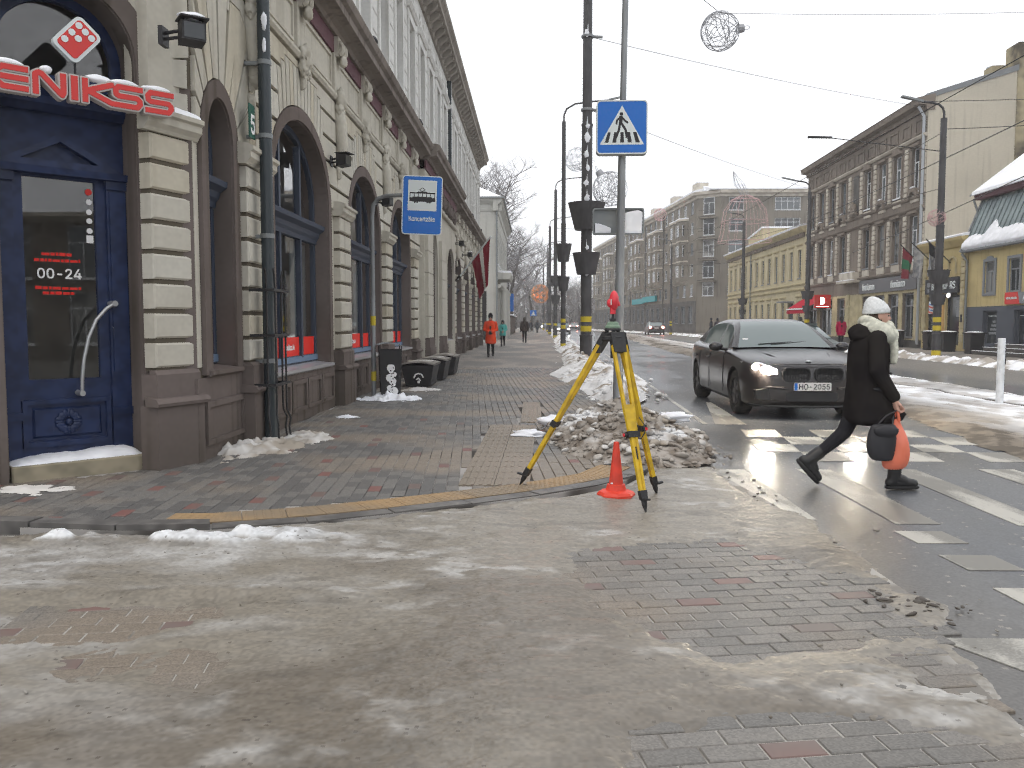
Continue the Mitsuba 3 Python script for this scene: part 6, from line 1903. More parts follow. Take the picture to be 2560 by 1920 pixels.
hand(WM, A(2.955, -0.236, 0.775), (0.18, 0.0, -0.98), (0, 1, 0), 'skin')
hand(WM, A(2.995, 0.195, 0.835), (0.3, 0.0, -0.95), (0, -1, 0), 'skin', -1)
CB = thing('carrier_bag', 'coral-orange soft bag swinging from the hand of the striding woman', 'bag')
bg = subdiv(rings_mesh([(2.97, oy - 0.24, 0.62, 0.022, 0.016), (2.97, oy - 0.24, 0.57, 0.04, 0.03), (2.975, oy - 0.24, 0.50, 0.075, 0.055), (2.98, oy - 0.24, 0.42, 0.095, 0.075), (2.975, oy - 0.24, 0.33, 0.11, 0.085), (2.965, oy - 0.24, 0.25, 0.105, 0.085), (2.955, oy - 0.24, 0.205, 0.075, 0.06)], 24, 0.05, 3), 1)
part(CB, 'body', bg, 'coral_bag', smooth=True)
part(CB, 'handles', MB().tube([(2.985, oy - 0.26, 0.60), (2.975, oy - 0.262, 0.66), (2.972, oy - 0.25, 0.685)], 0.012, 8).tube([(2.955, oy - 0.225, 0.60), (2.968, oy - 0.225, 0.66), (2.972, oy - 0.235, 0.685)], 0.012, 8), 'coral_bag', smooth=True)
HB = thing('handbag', 'black handbag carried beside the coral bag by the striding woman', 'bag')
bg = subdiv(rings_mesh([(2.85, oy - 0.30, 0.585, 0.085, 0.03), (2.84, oy - 0.30, 0.56, 0.105, 0.045), (2.83, oy - 0.30, 0.46, 0.12, 0.06), (2.825, oy - 0.30, 0.36, 0.115, 0.06), (2.835, oy - 0.30, 0.30, 0.09, 0.05), (2.845, oy - 0.30, 0.285, 0.07, 0.04)], 24, 0.02, 2), 1)
part(HB, 'body', bg, 'bag_black', smooth=True)
part(HB, 'flap', MB().lump((2.85, oy - 0.345, 0.53), (0.10, 0.03, 0.055), 2, amp=0.1), 'bag_black', smooth=True)
part(HB, 'handle', MB().tube([(2.79, oy - 0.30, 0.57), (2.87, oy - 0.285, 0.65), (2.955, oy - 0.262, 0.69), (2.93, oy - 0.27, 0.63), (2.915, oy - 0.30, 0.57)], 0.008, 8), 'bag_black', smooth=True)


# ---------- walkers in the distance
def walker(label, x, y, H_, rot, coat_c, leg_c, coat_len=0.5, hood=None, hair=None, hat=None, stride=0.12, n=0, hands='side', z0=0.058, face=True):
    k_ = thing('person', label, 'person', 'people on the pavements')
    s = H_ / 1.7
    M_ = mv(x, y, z0, rot, s)          # local: faces -y, x across
    mk = lambda tm: MB().mesh(tm if isinstance(tm, trimesh.Trimesh) else trimesh.Trimesh(*tm, process=False), M_)
    c_ = 'cloth_%d' % len(scene)
    mat(c_, coat_c, 0.95)
    l_ = 'cloth_%d' % len(scene)
    mat(l_, leg_c, 0.95)
    e = 0.035
    st = stride
    bs = [((-0.08, 0, 0.86), 0.09, (-0.085, -st * 0.6, 0.46), 0.066), ((-0.085, -st * 0.6, 0.46), 0.064, (-0.085, -st, 0.09), 0.043), ((0.08, 0, 0.86), 0.09, (0.085, st * 0.3, 0.46), 0.066), ((0.085, st * 0.3, 0.46), 0.064, (0.085, st * 1.3, 0.11), 0.043),
          ((0, 0, 0.88), 0.14, (0, 0, 1.2), 0.14), ((-0.15, 0, 1.36), 0.06, (0.15, 0, 1.36), 0.06), ((0, 0, 1.36), 0.06, (0, -0.01, 1.5), 0.055), ((0, 0, 1.2), 0.14, (0, 0, 1.34), 0.10),
          ((0, -0.02, 1.56), 0.085, (0, -0.015, 1.62), 0.088)]
    part(k_, 'body', mk(bones(bs, e, 4)), 'skin' if False else l_, smooth=True)
    part(k_, 'face', mk(bones([((0, -0.035, 1.54), 0.07, (0, -0.03, 1.6), 0.074), ((0, -0.1, 1.575), 0.012, (0, -0.09, 1.6), 0.012)], 0.02, 3)), 'skin', smooth=True)
    bz = 0.86 - 0.9 * (coat_len - 0.1) * 0.85
    rg = [(0, 0, 1.46, 0.075, 0.07), (0, 0, 1.41, 0.17, 0.10), (0, 0, 1.30, 0.205, 0.135), (0, 0, 1.10, 0.19, 0.14), (0, 0, 0.95, 0.195, 0.145)]
    for t in (0.5, 1.0):
        rg.append((0, 0.02 * t, 0.95 + (bz - 0.95) * t, 0.20 + 0.035 * t, 0.15 + 0.05 * t))
    part(k_, 'coat', mk(subdiv(rings_mesh(rg, 22, 0.02, n), 1)), c_, smooth=True)
    if hands == 'front':
        arm = [((-0.19, 0, 1.36), 0.07, (-0.25, 0.0, 1.1), 0.062), ((-0.25, 0, 1.1), 0.06, (-0.06, -0.2, 1.0), 0.048), ((0.19, 0, 1.36), 0.07, (0.25, 0.0, 1.1), 0.062), ((0.25, 0, 1.1), 0.06, (0.06, -0.2, 1.0), 0.048)]
        hp = [(-0.03, -0.22, 0.985), (0.03, -0.22, 0.985)]
    else:
        arm = [((-0.19, 0, 1.36), 0.068, (-0.25, 0.03, 1.1), 0.06), ((-0.25, 0.03, 1.1), 0.058, (-0.25, -0.05, 0.86), 0.046), ((0.19, 0, 1.36), 0.068, (0.25, 0.02, 1.1), 0.06), ((0.25, 0.02, 1.1), 0.058, (0.25, 0.03, 0.86), 0.046)]
        hp = [(-0.25, -0.06, 0.80), (0.25, 0.02, 0.80)]
    part(k_, 'sleeves', mk(bones(arm, e, 4)), c_, smooth=True)
    for hx, hy, hz in hp:
        part(k_, 'hand', mk(bones([((hx, hy, hz + 0.03), 0.03, (hx, hy, hz - 0.02), 0.03)] + [((hx - 0.024 + 0.016 * i, hy, hz - 0.03), 0.009, (hx - 0.024 + 0.016 * i, hy - 0.01, hz - 0.085 + 0.008 * abs(i - 1)), 0.008) for i in range(4)] + [((hx + 0.025, hy, hz), 0.011, (hx + 0.04, hy - 0.02, hz - 0.045), 0.009)], 0.012, 2)), 'black_plastic' if n % 2 else 'skin', smooth=True)
    for sx, sy, sz in ((-1, -st, 0), (1, st * 1.3, 0.02)):
        part(k_, 'boot', mk(bones([((sx * 0.085, sy + 0.04, 0.05 + sz), 0.048, (sx * 0.085, sy - 0.13, 0.04 + sz), 0.036), ((sx * 0.085, sy + 0.02, 0.07 + sz), 0.05, (sx * 0.085, sy + 0.01, 0.2 + sz), 0.054)], 0.03, 3)), 'boot_leather', smooth=True)
    if hood:
        h_ = 'cloth_%d' % len(scene)
        mat(h_, hood, 0.95)
        part(k_, 'hood', mk(bones([((0, 0.03, 1.5), 0.12, (0, 0.03, 1.63), 0.108)], e, 3)), h_, smooth=True)
    if hair:
        h_ = 'cloth_%d' % len(scene)
        mat(h_, hair, 0.7)
        part(k_, 'hair', mk(bones([((0, 0.02, 1.62), 0.098, (0, 0.05, 1.5), 0.085), ((0, 0.05, 1.5), 0.08, (0, 0.07, 1.36), 0.07)], e, 3)), h_, smooth=True)
    if hat:
        h_ = 'cloth_%d' % len(scene)
        mat(h_, hat, 0.95)
        part(k_, 'hat', mk(bones([((0, 0.0, 1.64), 0.1, (0, 0.01, 1.68), 0.085)], e, 3)), h_, smooth=True)
    return k_


walker('person in a bright orange-red puffer coat and black hat walking towards us', -1.70, 34.3, 1.69, 0, (0.72, 0.075, 0.028), (0.018, 0.018, 0.02), 0.55, hat=(0.02, 0.02, 0.022), hands='front', n=1)
walker('person in a turquoise coat behind the orange coat', -1.76, 49.8, 1.5, 0, (0.10, 0.42, 0.38), (0.02, 0.02, 0.022), 0.32, hood=(0.10, 0.11, 0.11), hands='front', n=2)
walker('man in dark clothes walking away down the left pavement', -0.60, 59.0, 1.75, 180, (0.045, 0.035, 0.032), (0.02, 0.018, 0.02), 0.22, hair=(0.03, 0.025, 0.02), n=3)
walker('dark figure far along the left pavement', -0.42, 130, 1.72, 0, (0.03, 0.032, 0.04), (0.02, 0.02, 0.02), 0.4, hat=(0.02, 0.02, 0.02), n=5)
walker('person in a long dark coat farthest along the left pavement', 0.55, 118, 1.72, 10, (0.04, 0.045, 0.055), (0.02, 0.02, 0.02), 0.65, hat=(0.03, 0.03, 0.03), n=7)
walker('woman in a crimson coat with dark hair walking away by the shops', 17.2, 48.6, 1.66, 175, (0.36, 0.012, 0.06), (0.02, 0.02, 0.025), 0.42, hair=(0.02, 0.015, 0.015), n=2, z0=0.1)
walker('dark-clad person near the shop awning behind the dark car', 18.3, 59.5, 1.72, 200, (0.03, 0.03, 0.038), (0.02, 0.02, 0.02), 0.35, hair=(0.02, 0.02, 0.02), n=3, z0=0.1)
for i, (x, y) in enumerate(((14.2, 77), (15.4, 80), (15.9, 82.5))):
    walker(['first', 'second', 'third'][i] + ' dark-clad person of the group behind the dark car roof, counted from the left', x + 1.6, y, 1.72, 90 + 40 * i, (0.022 + 0.01 * i, 0.024, 0.035), (0.02, 0.02, 0.02), 0.3, hat=(0.02, 0.02, 0.03), n=i, z0=0.1)
walker('person in a teal jacket crossing by the departing car', 10.8, 106, 1.7, 70, (0.05, 0.09, 0.11), (0.05, 0.05, 0.055), 0.2, hair=(0.1, 0.08, 0.06), n=4, stride=0.22, z0=0.02)
walker('dark figure stepping along with the teal jacket', 10.2, 107, 1.7, 60, (0.03, 0.035, 0.045), (0.02, 0.02, 0.02), 0.3, hat=(0.03, 0.03, 0.03), n=6, z0=0.02)
walker('person with a bright blue hat at the grey block', 9.0, 150, 1.7, 30, (0.03, 0.035, 0.05), (0.02, 0.02, 0.02), 0.3, hat=(0.05, 0.30, 0.42), n=2, z0=0.1)
# ============================================================ BUILDINGS ON THE FAR SIDE
ST = 1.5                                        # the far row is turned a little to the right of the near one
mat('yellow_wall', grimy((0.62, 0.555, 0.375), (0.48, 0.425, 0.29)), 0.95)
mat('ochre_wall', grimy((0.64, 0.525, 0.27), (0.49, 0.40, 0.21)), 0.95)
mat('yellow_quoin', nz((0.50, 0.44, 0.28), (0.40, 0.35, 0.22), 3), 0.95)
mat('brown_stone', grimy((0.265, 0.228, 0.195), (0.165, 0.142, 0.126), 0.5), 0.95)
mat('brown_light', nz((0.56, 0.525, 0.45), (0.42, 0.385, 0.33), 2), 0.95)
mat('gable_plaster', grimy((0.56, 0.52, 0.43), (0.45, 0.42, 0.35), 0.35), 0.95)
mat('dirty_yellow', nz((0.36, 0.315, 0.21), (0.10, 0.088, 0.07), 0.9, 0.42, 0.68, 4), 0.95)
mat('grey_render', grimy((0.255, 0.232, 0.195), (0.165, 0.150, 0.13), 0.3), 0.95)
mat('shop_base', nz((0.13, 0.125, 0.12), (0.10, 0.095, 0.09), 1.5), 0.95)
mat('slate_blue', (0.075, 0.085, 0.105), 0.7)
mat('window_white', (0.66, 0.68, 0.70), 0.6)
mat('window_grey', (0.20, 0.215, 0.23), 0.6)
mat('roof_metal', nz((0.20, 0.245, 0.25), (0.145, 0.18, 0.19), 1.5), 0.5, 0.4, metal=0.3)
mat('roof_grey', (0.17, 0.18, 0.19), 0.6)
mat('sign_grey', (0.115, 0.12, 0.13), 0.6)
mat('awning_red', (0.42, 0.035, 0.055), 0.9)
mat('dark_sign', (0.035, 0.038, 0.045), 0.6)
mat('warm_board', (0.50, 0.31, 0.12), 0.8)
mat('pipe_zinc', (0.36, 0.38, 0.40), 0.5, 0.4, metal=0.3)


mat('glass_curtain', nz((0.22, 0.22, 0.21), (0.06, 0.06, 0.06), 1.3, 0.4, 0.6), 0.06, 0.6)
mat('glass_pale', (0.10, 0.115, 0.125), 0.05, 0.7)


def win(Bk, F, c, w, z0, z1, b=-0.14, fm='window_white', style=0, surround=None):
    """A casement window: frame part, glass pane sub-part, optional surround."""
    x0, x1 = c - w / 2, c + w / 2
    t = 0.055
    P_ = sg.box(x0, z0, x1, z1)
    zt = z0 + (z1 - z0) * 0.68
    if style == 0:
        h_ = [sg.box(x0 + t, z0 + t, c - t / 2, zt - t / 2), sg.box(c + t / 2, z0 + t, x1 - t, zt - t / 2), sg.box(x0 + t, zt + t / 2, x1 - t, z1 - t)]
    elif style == 1:
        h_ = [sg.box(x0 + t, z0 + t, x1 - t, z1 - t)]
    else:
        n_ = 4
        ws = (w - 2 * t) / n_
        h_ = [sg.box(x0 + t + i * ws + t / 2, z0 + t, x0 + t + (i + 1) * ws - t / 2, zt - t / 2) for i in range(n_)] + [sg.box(x0 + t + i * ws + t / 2, zt + t / 2, x0 + t + (i + 1) * ws - t / 2, z1 - t) for i in range(n_)]
    mb = MB(F).poly(P_.difference(shapely.union_all(h_)), b, b + 0.06)
    mb.box(x0 - 0.06, x1 + 0.06, b, 0.07, z0 - 0.07, z0)
    k_ = part(Bk, 'window', mb, fm)
    part(k_, 'pane', MB(F).box(x0 + 0.02, x1 - 0.02, b + 0.012, b + 0.022, z0 + 0.02, z1 - 0.02), rng.choice(['far_glass', 'far_glass', 'glass_curtain', 'glass_pale']))
    if surround:
        mb = MB(F)
        for q in ((x0 - 0.16, x0, z0 - 0.1, z1 + 0.12), (x1, x1 + 0.16, z0 - 0.1, z1 + 0.12), (x0, x1, z1, z1 + 0.12)):
            mb.box(q[0], q[1], -0.02, 0.05, q[2], q[3])
        part(Bk, 'window_surround', mb, surround)
    return k_


def wall_with(F, a0, a1, z0, z1, holes, m_, Bk, b0=-0.3, b1=0.0, name='wall'):
    P_ = sg.box(a0, z0, a1, z1)
    if holes:
        P_ = P_.difference(shapely.union_all(holes))
    part(Bk, name, MB(F).poly(P_, b0, b1), m_)


hole = lambda c, w, z0, z1: sg.box(c - w / 2, z0, c + w / 2, z1)
# far-row frame: a runs towards the camera, outwards is -x; a = 0 at y = 45.4
YR = 45.4
FR_ = fr(20.2, YR, -90 - ST)

# ---------- the ornate brown building: a from -21 to 0
BB = thing('brown_building', 'ornate brown three-storey building with pale quoin strips, shopfronts and a blind white gable', 'building')
holes, wl = [], []
cols = [-19.6, -17.35, -15.1, -12.7, -8.3, -5.9, -3.7, -1.3]
for c in cols:
    for z0, z1 in ((4.75, 7.1), (8.35, 10.65)):
        holes.append(hole(c, 1.05, z0, z1))
        wl.append((c, z0, z1))
shop = []
for c, w in ((-19.2, 2.4), (-15.9, 2.6), (-12.7, 1.5)):
    shop.append((c, w))
for k in range(4):
    shop.append((-7.9 + 2.05 * k, 1.45))
for c, w in shop:
    holes.append(hole(c, w, 0.6, 3.0))
wall_with(FR_, -21, 0, 0.0, 12.6, holes, 'brown_stone', BB)
for n_, (c, z0, z1) in enumerate(wl):
    win(BB, FR_, c, 1.0, z0, z1, -0.18, 'window_white' if n_ in (4, 9, 13, 14, 15, 11) else 'window_grey', 0, 'brown_stone')
part(BB, 'shop_front', MB(FR_).poly(sg.box(-20.9, 0.5, -0.1, 3.2).difference(shapely.union_all([hole(c, w + 0.1, 0.55, 3.05) for c, w in shop])), 0.0, 0.04), 'yellow_quoin')
for c, w in shop:
    k_ = part(BB, 'shop_window', MB(FR_).poly(hole(c, w, 0.6, 3.0).difference(hole(c - w / 4 + 0.01, w / 2 - 0.09, 0.68, 2.3)).difference(hole(c + w / 4 - 0.01, w / 2 - 0.09, 0.68, 2.3)).difference(hole(c, w - 0.12, 2.38, 2.92)), -0.22, -0.14), 'window_grey')
    part(k_, 'pane', MB(FR_).box(c - w / 2, c + w / 2, -0.21, -0.2, 0.62, 2.98), 'far_glass')
for c in (-20.75, -18.5, -16.2, -14.0, -11.5, -9.4, -7.1, -4.8, -2.5, -0.25):
    for z0, z1 in ((4.6, 7.2), (8.15, 10.8)):
        n_ = 9
        for j in range(n_):
            hs = (z1 - z0) / n_
            part(BB, 'quoin', MB(FR_).blk(c - 0.2, c + 0.2, 0, 0.07, z0 + j * hs + 0.02, z0 + (j + 1) * hs - 0.02, 0.02), 'brown_light')
for c in (-11.2, -0.2):
    for j in range(12):
        part(BB, 'shop_quoin', MB(FR_).blk(c - 0.25, c + 0.25, 0, 0.1, 0.5 + j * 0.23 + 0.012, 0.5 + (j + 1) * 0.23 - 0.012, 0.015), 'yellow_quoin')
for z_, d in ((4.05, 0.16), (7.35, 0.18), (7.95, 0.12), (11.0, 0.2)):
    part(BB, 'string_course', MB(FR_).sweep([(0, z_), (d * 0.5, z_), (d, z_ + 0.1), (d, z_ + 0.15), (0, z_ + 0.2)], -21, 0), 'brown_light' if z_ == 11.0 else 'brown_stone')
part(BB, 'cornice', MB(FR_).sweep([(-0.3, 12.3), (0.1, 12.3), (0.15, 12.55), (0.5, 12.6), (0.55, 12.85), (0.6, 12.9), (-0.3, 13.1)], -21.1, 0.1), 'brown_stone')
for k in range(12):
    c = -20.1 + 1.75 * k
    mb = MB(FR_)
    if c < -0.5:
        for q in ((c - 0.6, c + 0.6, 11.95, 12.05), (c - 0.6, c + 0.6, 11.3, 11.4), (c - 0.6, c - 0.5, 11.4, 11.95), (c + 0.5, c + 0.6, 11.4, 11.95)):
            mb.box(q[0], q[1], 0, 0.06, q[2], q[3])
        part(BB, 'attic_panel', mb, 'brown_stone')
for n_, c in enumerate(cols):
    for z_ in (7.2, 10.7):
        tri = sg.Polygon([(c - 0.7, z_), (c + 0.7, z_), (c, z_ + (0.62 if z_ > 9 else 0.2))]) if z_ > 9 and n_ % 2 == 0 else sg.box(c - 0.65, z_, c + 0.65, z_ + 0.14)
        part(BB, 'pediment', MB(FR_).poly(tri, 0, 0.18), 'brown_stone')
    if n_ % 2:
        arcp = sg.Point(c, 7.95).buffer(0.62).intersection(sg.box(c - 1, 7.95, c + 1, 9)).difference(sg.Point(c, 7.9).buffer(0.45))
        hood = part(BB, 'hood_mould', MB(FR_).poly(arcp, 0, 0.22), 'brown_stone')
        part(hood, 'snow', MB(FR_).lump((c, 0.15, 8.56), (0.28, 0.1, 0.06), n_), 'snow', smooth=True)
    for z0 in (3.5 + 0.75, 7.55 + 0.25):
        part(BB, 'apron', MB(FR_).blk(c - 0.55, c + 0.55, 0, 0.05, z0, z0 + 0.4, 0.02), 'brown_light')
part(BB, 'niche', MB(FR_).box(-10.9, -9.9, -0.02, 0.012, 8.3, 10.7), 'shop_base')
part(BB, 'statue', MB(FR_).lump((-10.4, 0.15, 8.3), (0.42, 0.25, 0.25), 7, amp=0.7, freq=2.6).lump((-10.55, 0.15, 8.7), (0.16, 0.15, 0.4), 3, amp=0.6, freq=2.6).lump((-10.2, 0.15, 8.6), (0.13, 0.14, 0.3), 5, amp=0.6, freq=2.6), 'brown_stone', smooth=True)
part(BB, 'balcony', MB(FR_).box(-12.2, -9.0, 0, 0.55, 3.95, 4.1).box(-11.8, -9.4, 0, 0.45, 4.1, 4.6), 'brown_light')
part(BB, 'balcony_snow', MB(FR_).box(-12.2, -9.0, 0.46, 0.56, 4.1, 4.15).box(-11.8, -9.4, 0.3, 0.46, 4.6, 4.65), 'snow')
part(BB, 'shop_fascia', MB(FR_).box(-9.0, -0.45, 0.0, 0.14, 3.2, 4.0), 'sign_grey', label='grey shop fascia with faint letters')
for c in (-7.4, -2.9):
    part(BB, 'fascia_letters', MB().text('feniarm', 0.36, fw(FR_, (c, 0.145, 3.4)), (math.cos(math.radians(-90 - ST)), math.sin(math.radians(-90 - ST)), 0), depth=0.03, bold=True, center=True, width=2.0), 'sign_white')
part(BB, 'plinth', MB(FR_).box(-21, 0, 0, 0.05, 0, 0.5), 'shop_base')
part(BB, 'downpipe', MB(FR_).tube([(-0.12, 0.15, 0.3), (-0.12, 0.15, 12.0), (-0.12, 0.45, 12.5)], 0.08, 8), 'pipe_zinc', smooth=True)
AW = thing('awning', 'red fabric awning over the left shopfront of the brown building', 'awning')
part(AW, 'cloth', MB(FR_).raw([(-20.6, 0.1, 3.35), (-15.6, 0.1, 3.35), (-15.6, 1.5, 2.45), (-20.6, 1.5, 2.45), (-20.6, 0.1, 3.30), (-15.6, 0.1, 3.30), (-15.6, 1.5, 2.40), (-20.6, 1.5, 2.40)], [[0, 1, 2, 3], [4, 7, 6, 5], [0, 4, 5, 1], [1, 5, 6, 2], [2, 6, 7, 3], [3, 7, 4, 0]]), 'awning_red')
part(AW, 'valance', MB(FR_).box(-20.6, -15.6, 1.49, 1.51, 2.1, 2.38), 'awning_red')
part(AW, 'front_bar', MB(FR_).box(-20.6, -15.6, 1.46, 1.56, 2.38, 2.48), 'sign_white')
RS = thing('shop_sign', 'small red illuminated projecting sign with a white emblem beside the awning', 'shop sign')
part(RS, 'box', MB(FR_).box(-14.6, -14.45, 0.15, 1.25, 2.45, 3.35), 'red_sign')
kk = part(RS, 'emblem', MB(FR_).poly(sg.Polygon([(-14.45, 2.9), (-14.44, 2.9), (-14.44, 2.91)]), 0, 0.01).box(-14.45, -14.435, 0.55, 0.72, 2.78, 3.1).box(-14.45, -14.435, 0.66, 0.85, 2.95, 3.16).box(-14.45, -14.435, 0.66, 0.85, 2.7, 2.88).box(-14.45, -14.435, 0.3, 1.1, 2.52, 2.57), 'sign_white')
scene[kk]['emitter'] = {'type': 'area', 'radiance': rgb((2.4, 1.9, 1.7))}
# the blind gable of the brown building, facing the camera
FG_ = fr(20.2, YR, -ST)
gab = sg.Polygon([(0.0, 0), (0.0, 12.9), (4.35, 14.2), (4.35, 0)])
part(BB, 'gable_wall', MB(FG_).poly(gab, -0.3, 0.02), 'gable_plaster')
part(BB, 'gable_flashing', MB(FG_).poly(sg.Polygon([(-0.1, 12.85), (-0.1, 13.1), (4.4, 14.5), (4.4, 14.2)]), -0.5, 0.08), 'roof_grey')
part(BB, 'chimney_wall', MB(FG_).poly(sg.Polygon([(4.35, 0), (4.35, 15.6), (7.0, 15.7), (7.0, 0)]), -1.2, 0.06), 'dirty_yellow', label='taller yellow wall with black damp stains')
part(BB, 'chimney', MB(FG_).box(3.6, 4.34, -1.9, -1.0, 13.6, 14.75), 'dirty_yellow')
part(BB, 'chimney_snow', MB(FG_).lump((3.95, -1.45, 14.77), (0.38, 0.45, 0.08), 2, amp=0.2), 'snow', smooth=True)
part(BB, 'roof', MB(FR_).sweep([(0.4, 12.95), (-4.5, 14.3), (-9, 12.5), (-9, 0), (-0.35, 0), (-0.35, 12.6)], -20.95, -0.35), 'roof_grey')

# ---------- the barber shop: a from 0 to 4.9
BS_ = thing('barber_shop', 'low yellow barber shop with pale quoins, dark sign board and three small flags', 'building')
holes = [hole(1.05, 0.95, 0.35, 2.75), hole(3.45, 1.5, 0.35, 2.75)]
wall_with(FR_, 0.05, 4.85, 0, 5.2, holes, 'ochre_wall', BS_, name='wall')
part(BS_, 'cornice', MB(FR_).sweep([(-0.3, 5.0), (0.08, 5.0), (0.2, 5.15), (0.32, 5.3), (0.36, 5.42), (-0.3, 5.5)], 0.0, 4.9), 'ochre_wall')
part(BS_, 'cornice_snow', MB(FR_).sweep([(-0.3, 5.48), (0.33, 5.43), (0.36, 5.5), (0.1, 5.6), (-0.3, 5.62)], -0.05, 4.9), 'snow')
part(BS_, 'roof', MB(FR_).sweep([(-0.32, 5.45), (-0.32, 5.3), (-6, 5.9), (-6, 6.3)], 0.1, 4.85), 'snow')
part(BS_, 'roof_body', MB(FR_).box(0.1, 4.8, -6, -0.4, 0, 5.3), 'dark_room')
for c in (0.35, 4.55):
    for j in range(14):
        part(BS_, 'quoin', MB(FR_).blk(c - 0.2, c + 0.2, 0, 0.08, 0.5 + j * 0.32 + 0.014, 0.5 + (j + 1) * 0.32 - 0.014, 0.015), 'yellow_quoin')
for c in (1.3, 3.4):
    part(BS_, 'niche', MB(FR_).poly(ell(c, 4.25, 0.42, 0.35, 3.75).difference(ell(c, 4.25, 0.34, 0.27, 3.75)), 0, 0.08), 'yellow_quoin')
SB = part(BS_, 'sign_board', MB(FR_).box(0.7, 4.2, 0.03, 0.16, 2.85, 3.6), 'dark_sign', label='dark sign board reading BARBERSHOP RS')
tdir = (math.cos(math.radians(-90 - ST)), math.sin(math.radians(-90 - ST)), 0)
part(SB, 'letters', MB().text('BARBERSHOP', 0.30, fw(FR_, (2.35, 0.165, 3.06)), tdir, depth=0.01, bold=True, center=True, width=1.75).text('RS', 0.34, fw(FR_, (3.75, 0.165, 3.06)), tdir, depth=0.01, bold=True, center=True), 'sign_white')
part(SB, 'small_emblem', MB(FR_).box(0.95, 1.3, 0.16, 0.17, 3.2, 3.42).box(1.0, 1.2, 0.16, 0.17, 2.95, 3.12), 'window_grey')
for c, w in ((1.05, 0.95), (3.45, 1.5)):
    k_ = part(BS_, 'shop_window', MB(FR_).poly(hole(c, w, 0.35, 2.75).difference(hole(c, w - 0.14, 0.45, 2.65)), -0.2, -0.12), 'dark_sign')
    part(k_, 'pane', MB(FR_).box(c - w / 2, c + w / 2, -0.19, -0.18, 0.4, 2.7), 'far_glass')
    if c < 2:
        mb = MB(FR_)
        for i, zz in enumerate(np.arange(0.65, 2.1, 0.11)):
            mb.box(c - 0.3 + 0.05 * (i % 3), c + 0.24 - 0.06 * (i % 2), -0.179, -0.17, zz, zz + 0.06)
        part(k_, 'price_list', mb, 'window_grey')
    else:
        part(k_, 'blind', MB(FR_).box(c + 0.05, c + 0.6, -0.178, -0.17, 1.7, 2.5), 'window_grey')
part(BS_, 'ochre_board', MB(FR_).blk(1.62, 2.6, 0, 0.05, 0.35, 2.8, 0.01), 'warm_board')
part(BS_, 'plaque', MB(FR_).box(2.1, 2.3, 0.05, 0.07, 1.4, 1.85), 'dark_sign')
part(BS_, 'plaque', MB(FR_).box(4.47, 4.65, 0.08, 0.1, 1.45, 1.8), 'dark_sign')
BP_ = thing('barber_pole', 'lit striped barber pole on the barber shop front', 'barber pole')
part(BP_, 'cap', MB(FR_).tube([(1.72, 0.25, 1.72), (1.72, 0.25, 1.86)], 0.13, 12).tube([(1.72, 0.25, 2.5), (1.72, 0.25, 2.65)], 0.13, 12), 'black_iron')
kk = part(BP_, 'cylinder', MB(FR_).tube([(1.72, 0.25, 1.86), (1.72, 0.25, 2.5)], 0.105, 14), 'sign_white')
scene[kk]['emitter'] = {'type': 'area', 'radiance': rgb((1.7, 1.5, 1.4))}
mb, mb2 = MB(FR_), MB(FR_)
for k in range(2):
    mb.tube([(1.72 + 0.107 * math.cos(t), 0.25 + 0.107 * math.sin(t), 1.9 + 0.27 * k + 0.035 * t) for t in np.linspace(-0.5, 4, 12)], 0.03, 6)
    mb2.tube([(1.72 + 0.107 * math.cos(t), 0.25 + 0.107 * math.sin(t), 2.03 + 0.27 * k + 0.03 * t) for t in np.linspace(-0.5, 4, 12)], 0.022, 6)
part(BP_, 'red_stripe', mb, 'red_sign')
part(BP_, 'blue_stripe', mb2, 'sign_blue')
WL = thing('wall_lamp', 'lit white spotlight at the right corner of the barber shop', 'wall lamp')
kk = part(WL, 'lens', MB(FR_).ball((4.0, 0.45, 2.72), (0.13, 0.06, 0.1), 2), 'sign_white')
scene[kk]['emitter'] = {'type': 'area', 'radiance': rgb((4, 4, 4))}
part(WL, 'housing', MB(FR_).box(3.9, 4.15, 0.1, 0.42, 2.65, 2.85), 'black_iron')
mat('flag_green', (0.03, 0.13, 0.07), 0.9)
mat('flag_dull_red', (0.17, 0.035, 0.045), 0.9)
mat('flag_pale', nz((0.36, 0.36, 0.36), (0.20, 0.21, 0.23), 6), 0.9)
mat('flag_black', (0.035, 0.035, 0.04), 0.9)
for i, (a_, mats_, lab) in enumerate(((0.15, ('flag_dull_red', 'flag_green', 'flag_dull_red'), 'red and green flag hanging at the left corner of the barber shop'), (1.5, ('flag_pale', 'flag_pale', 'flag_pale'), 'pale grey flag hanging over the barber shop sign'), (3.2, ('flag_black', 'flag_pale', 'flag_pale'), 'dark-topped grey flag hanging right of the pale one over the barber shop'))):
    K_ = thing('small_flag', lab, 'flag')
    part(K_, 'staff', MB(FR_).tube([(a_, 0.05, 4.3), (a_, 1.25, 5.45)], 0.025, 6), 'black_iron')
    for j, mm in enumerate(mats_):
        t0, t1 = j / 3, (j + 1) / 3
        V = []
        for s_ in np.linspace(0, 1, 8):
            for t in np.linspace(t0, t1, 6):
                top = np.array([a_, 0.6 + 0.5 * s_, 4.83 + 0.48 * s_])
                w_ = 1 - 0.5 * t
                V.append((top[0] + (0.55 if i == 2 else 0.25) * t * math.sin(5 * s_ + i) + 0.18 * t, 1.15 + (top[1] - 1.15) * w_ + 0.05 * math.sin(9 * s_), top[2] - t * (1.2 + 0.4 * s_)))
        part(K_, 'cloth', MB(FR_).raw(V, [[p * 6 + q, p * 6 + q + 1, (p + 1) * 6 + q + 1, (p + 1) * 6 + q] for p in range(7) for q in range(5)]), mm, smooth=True)

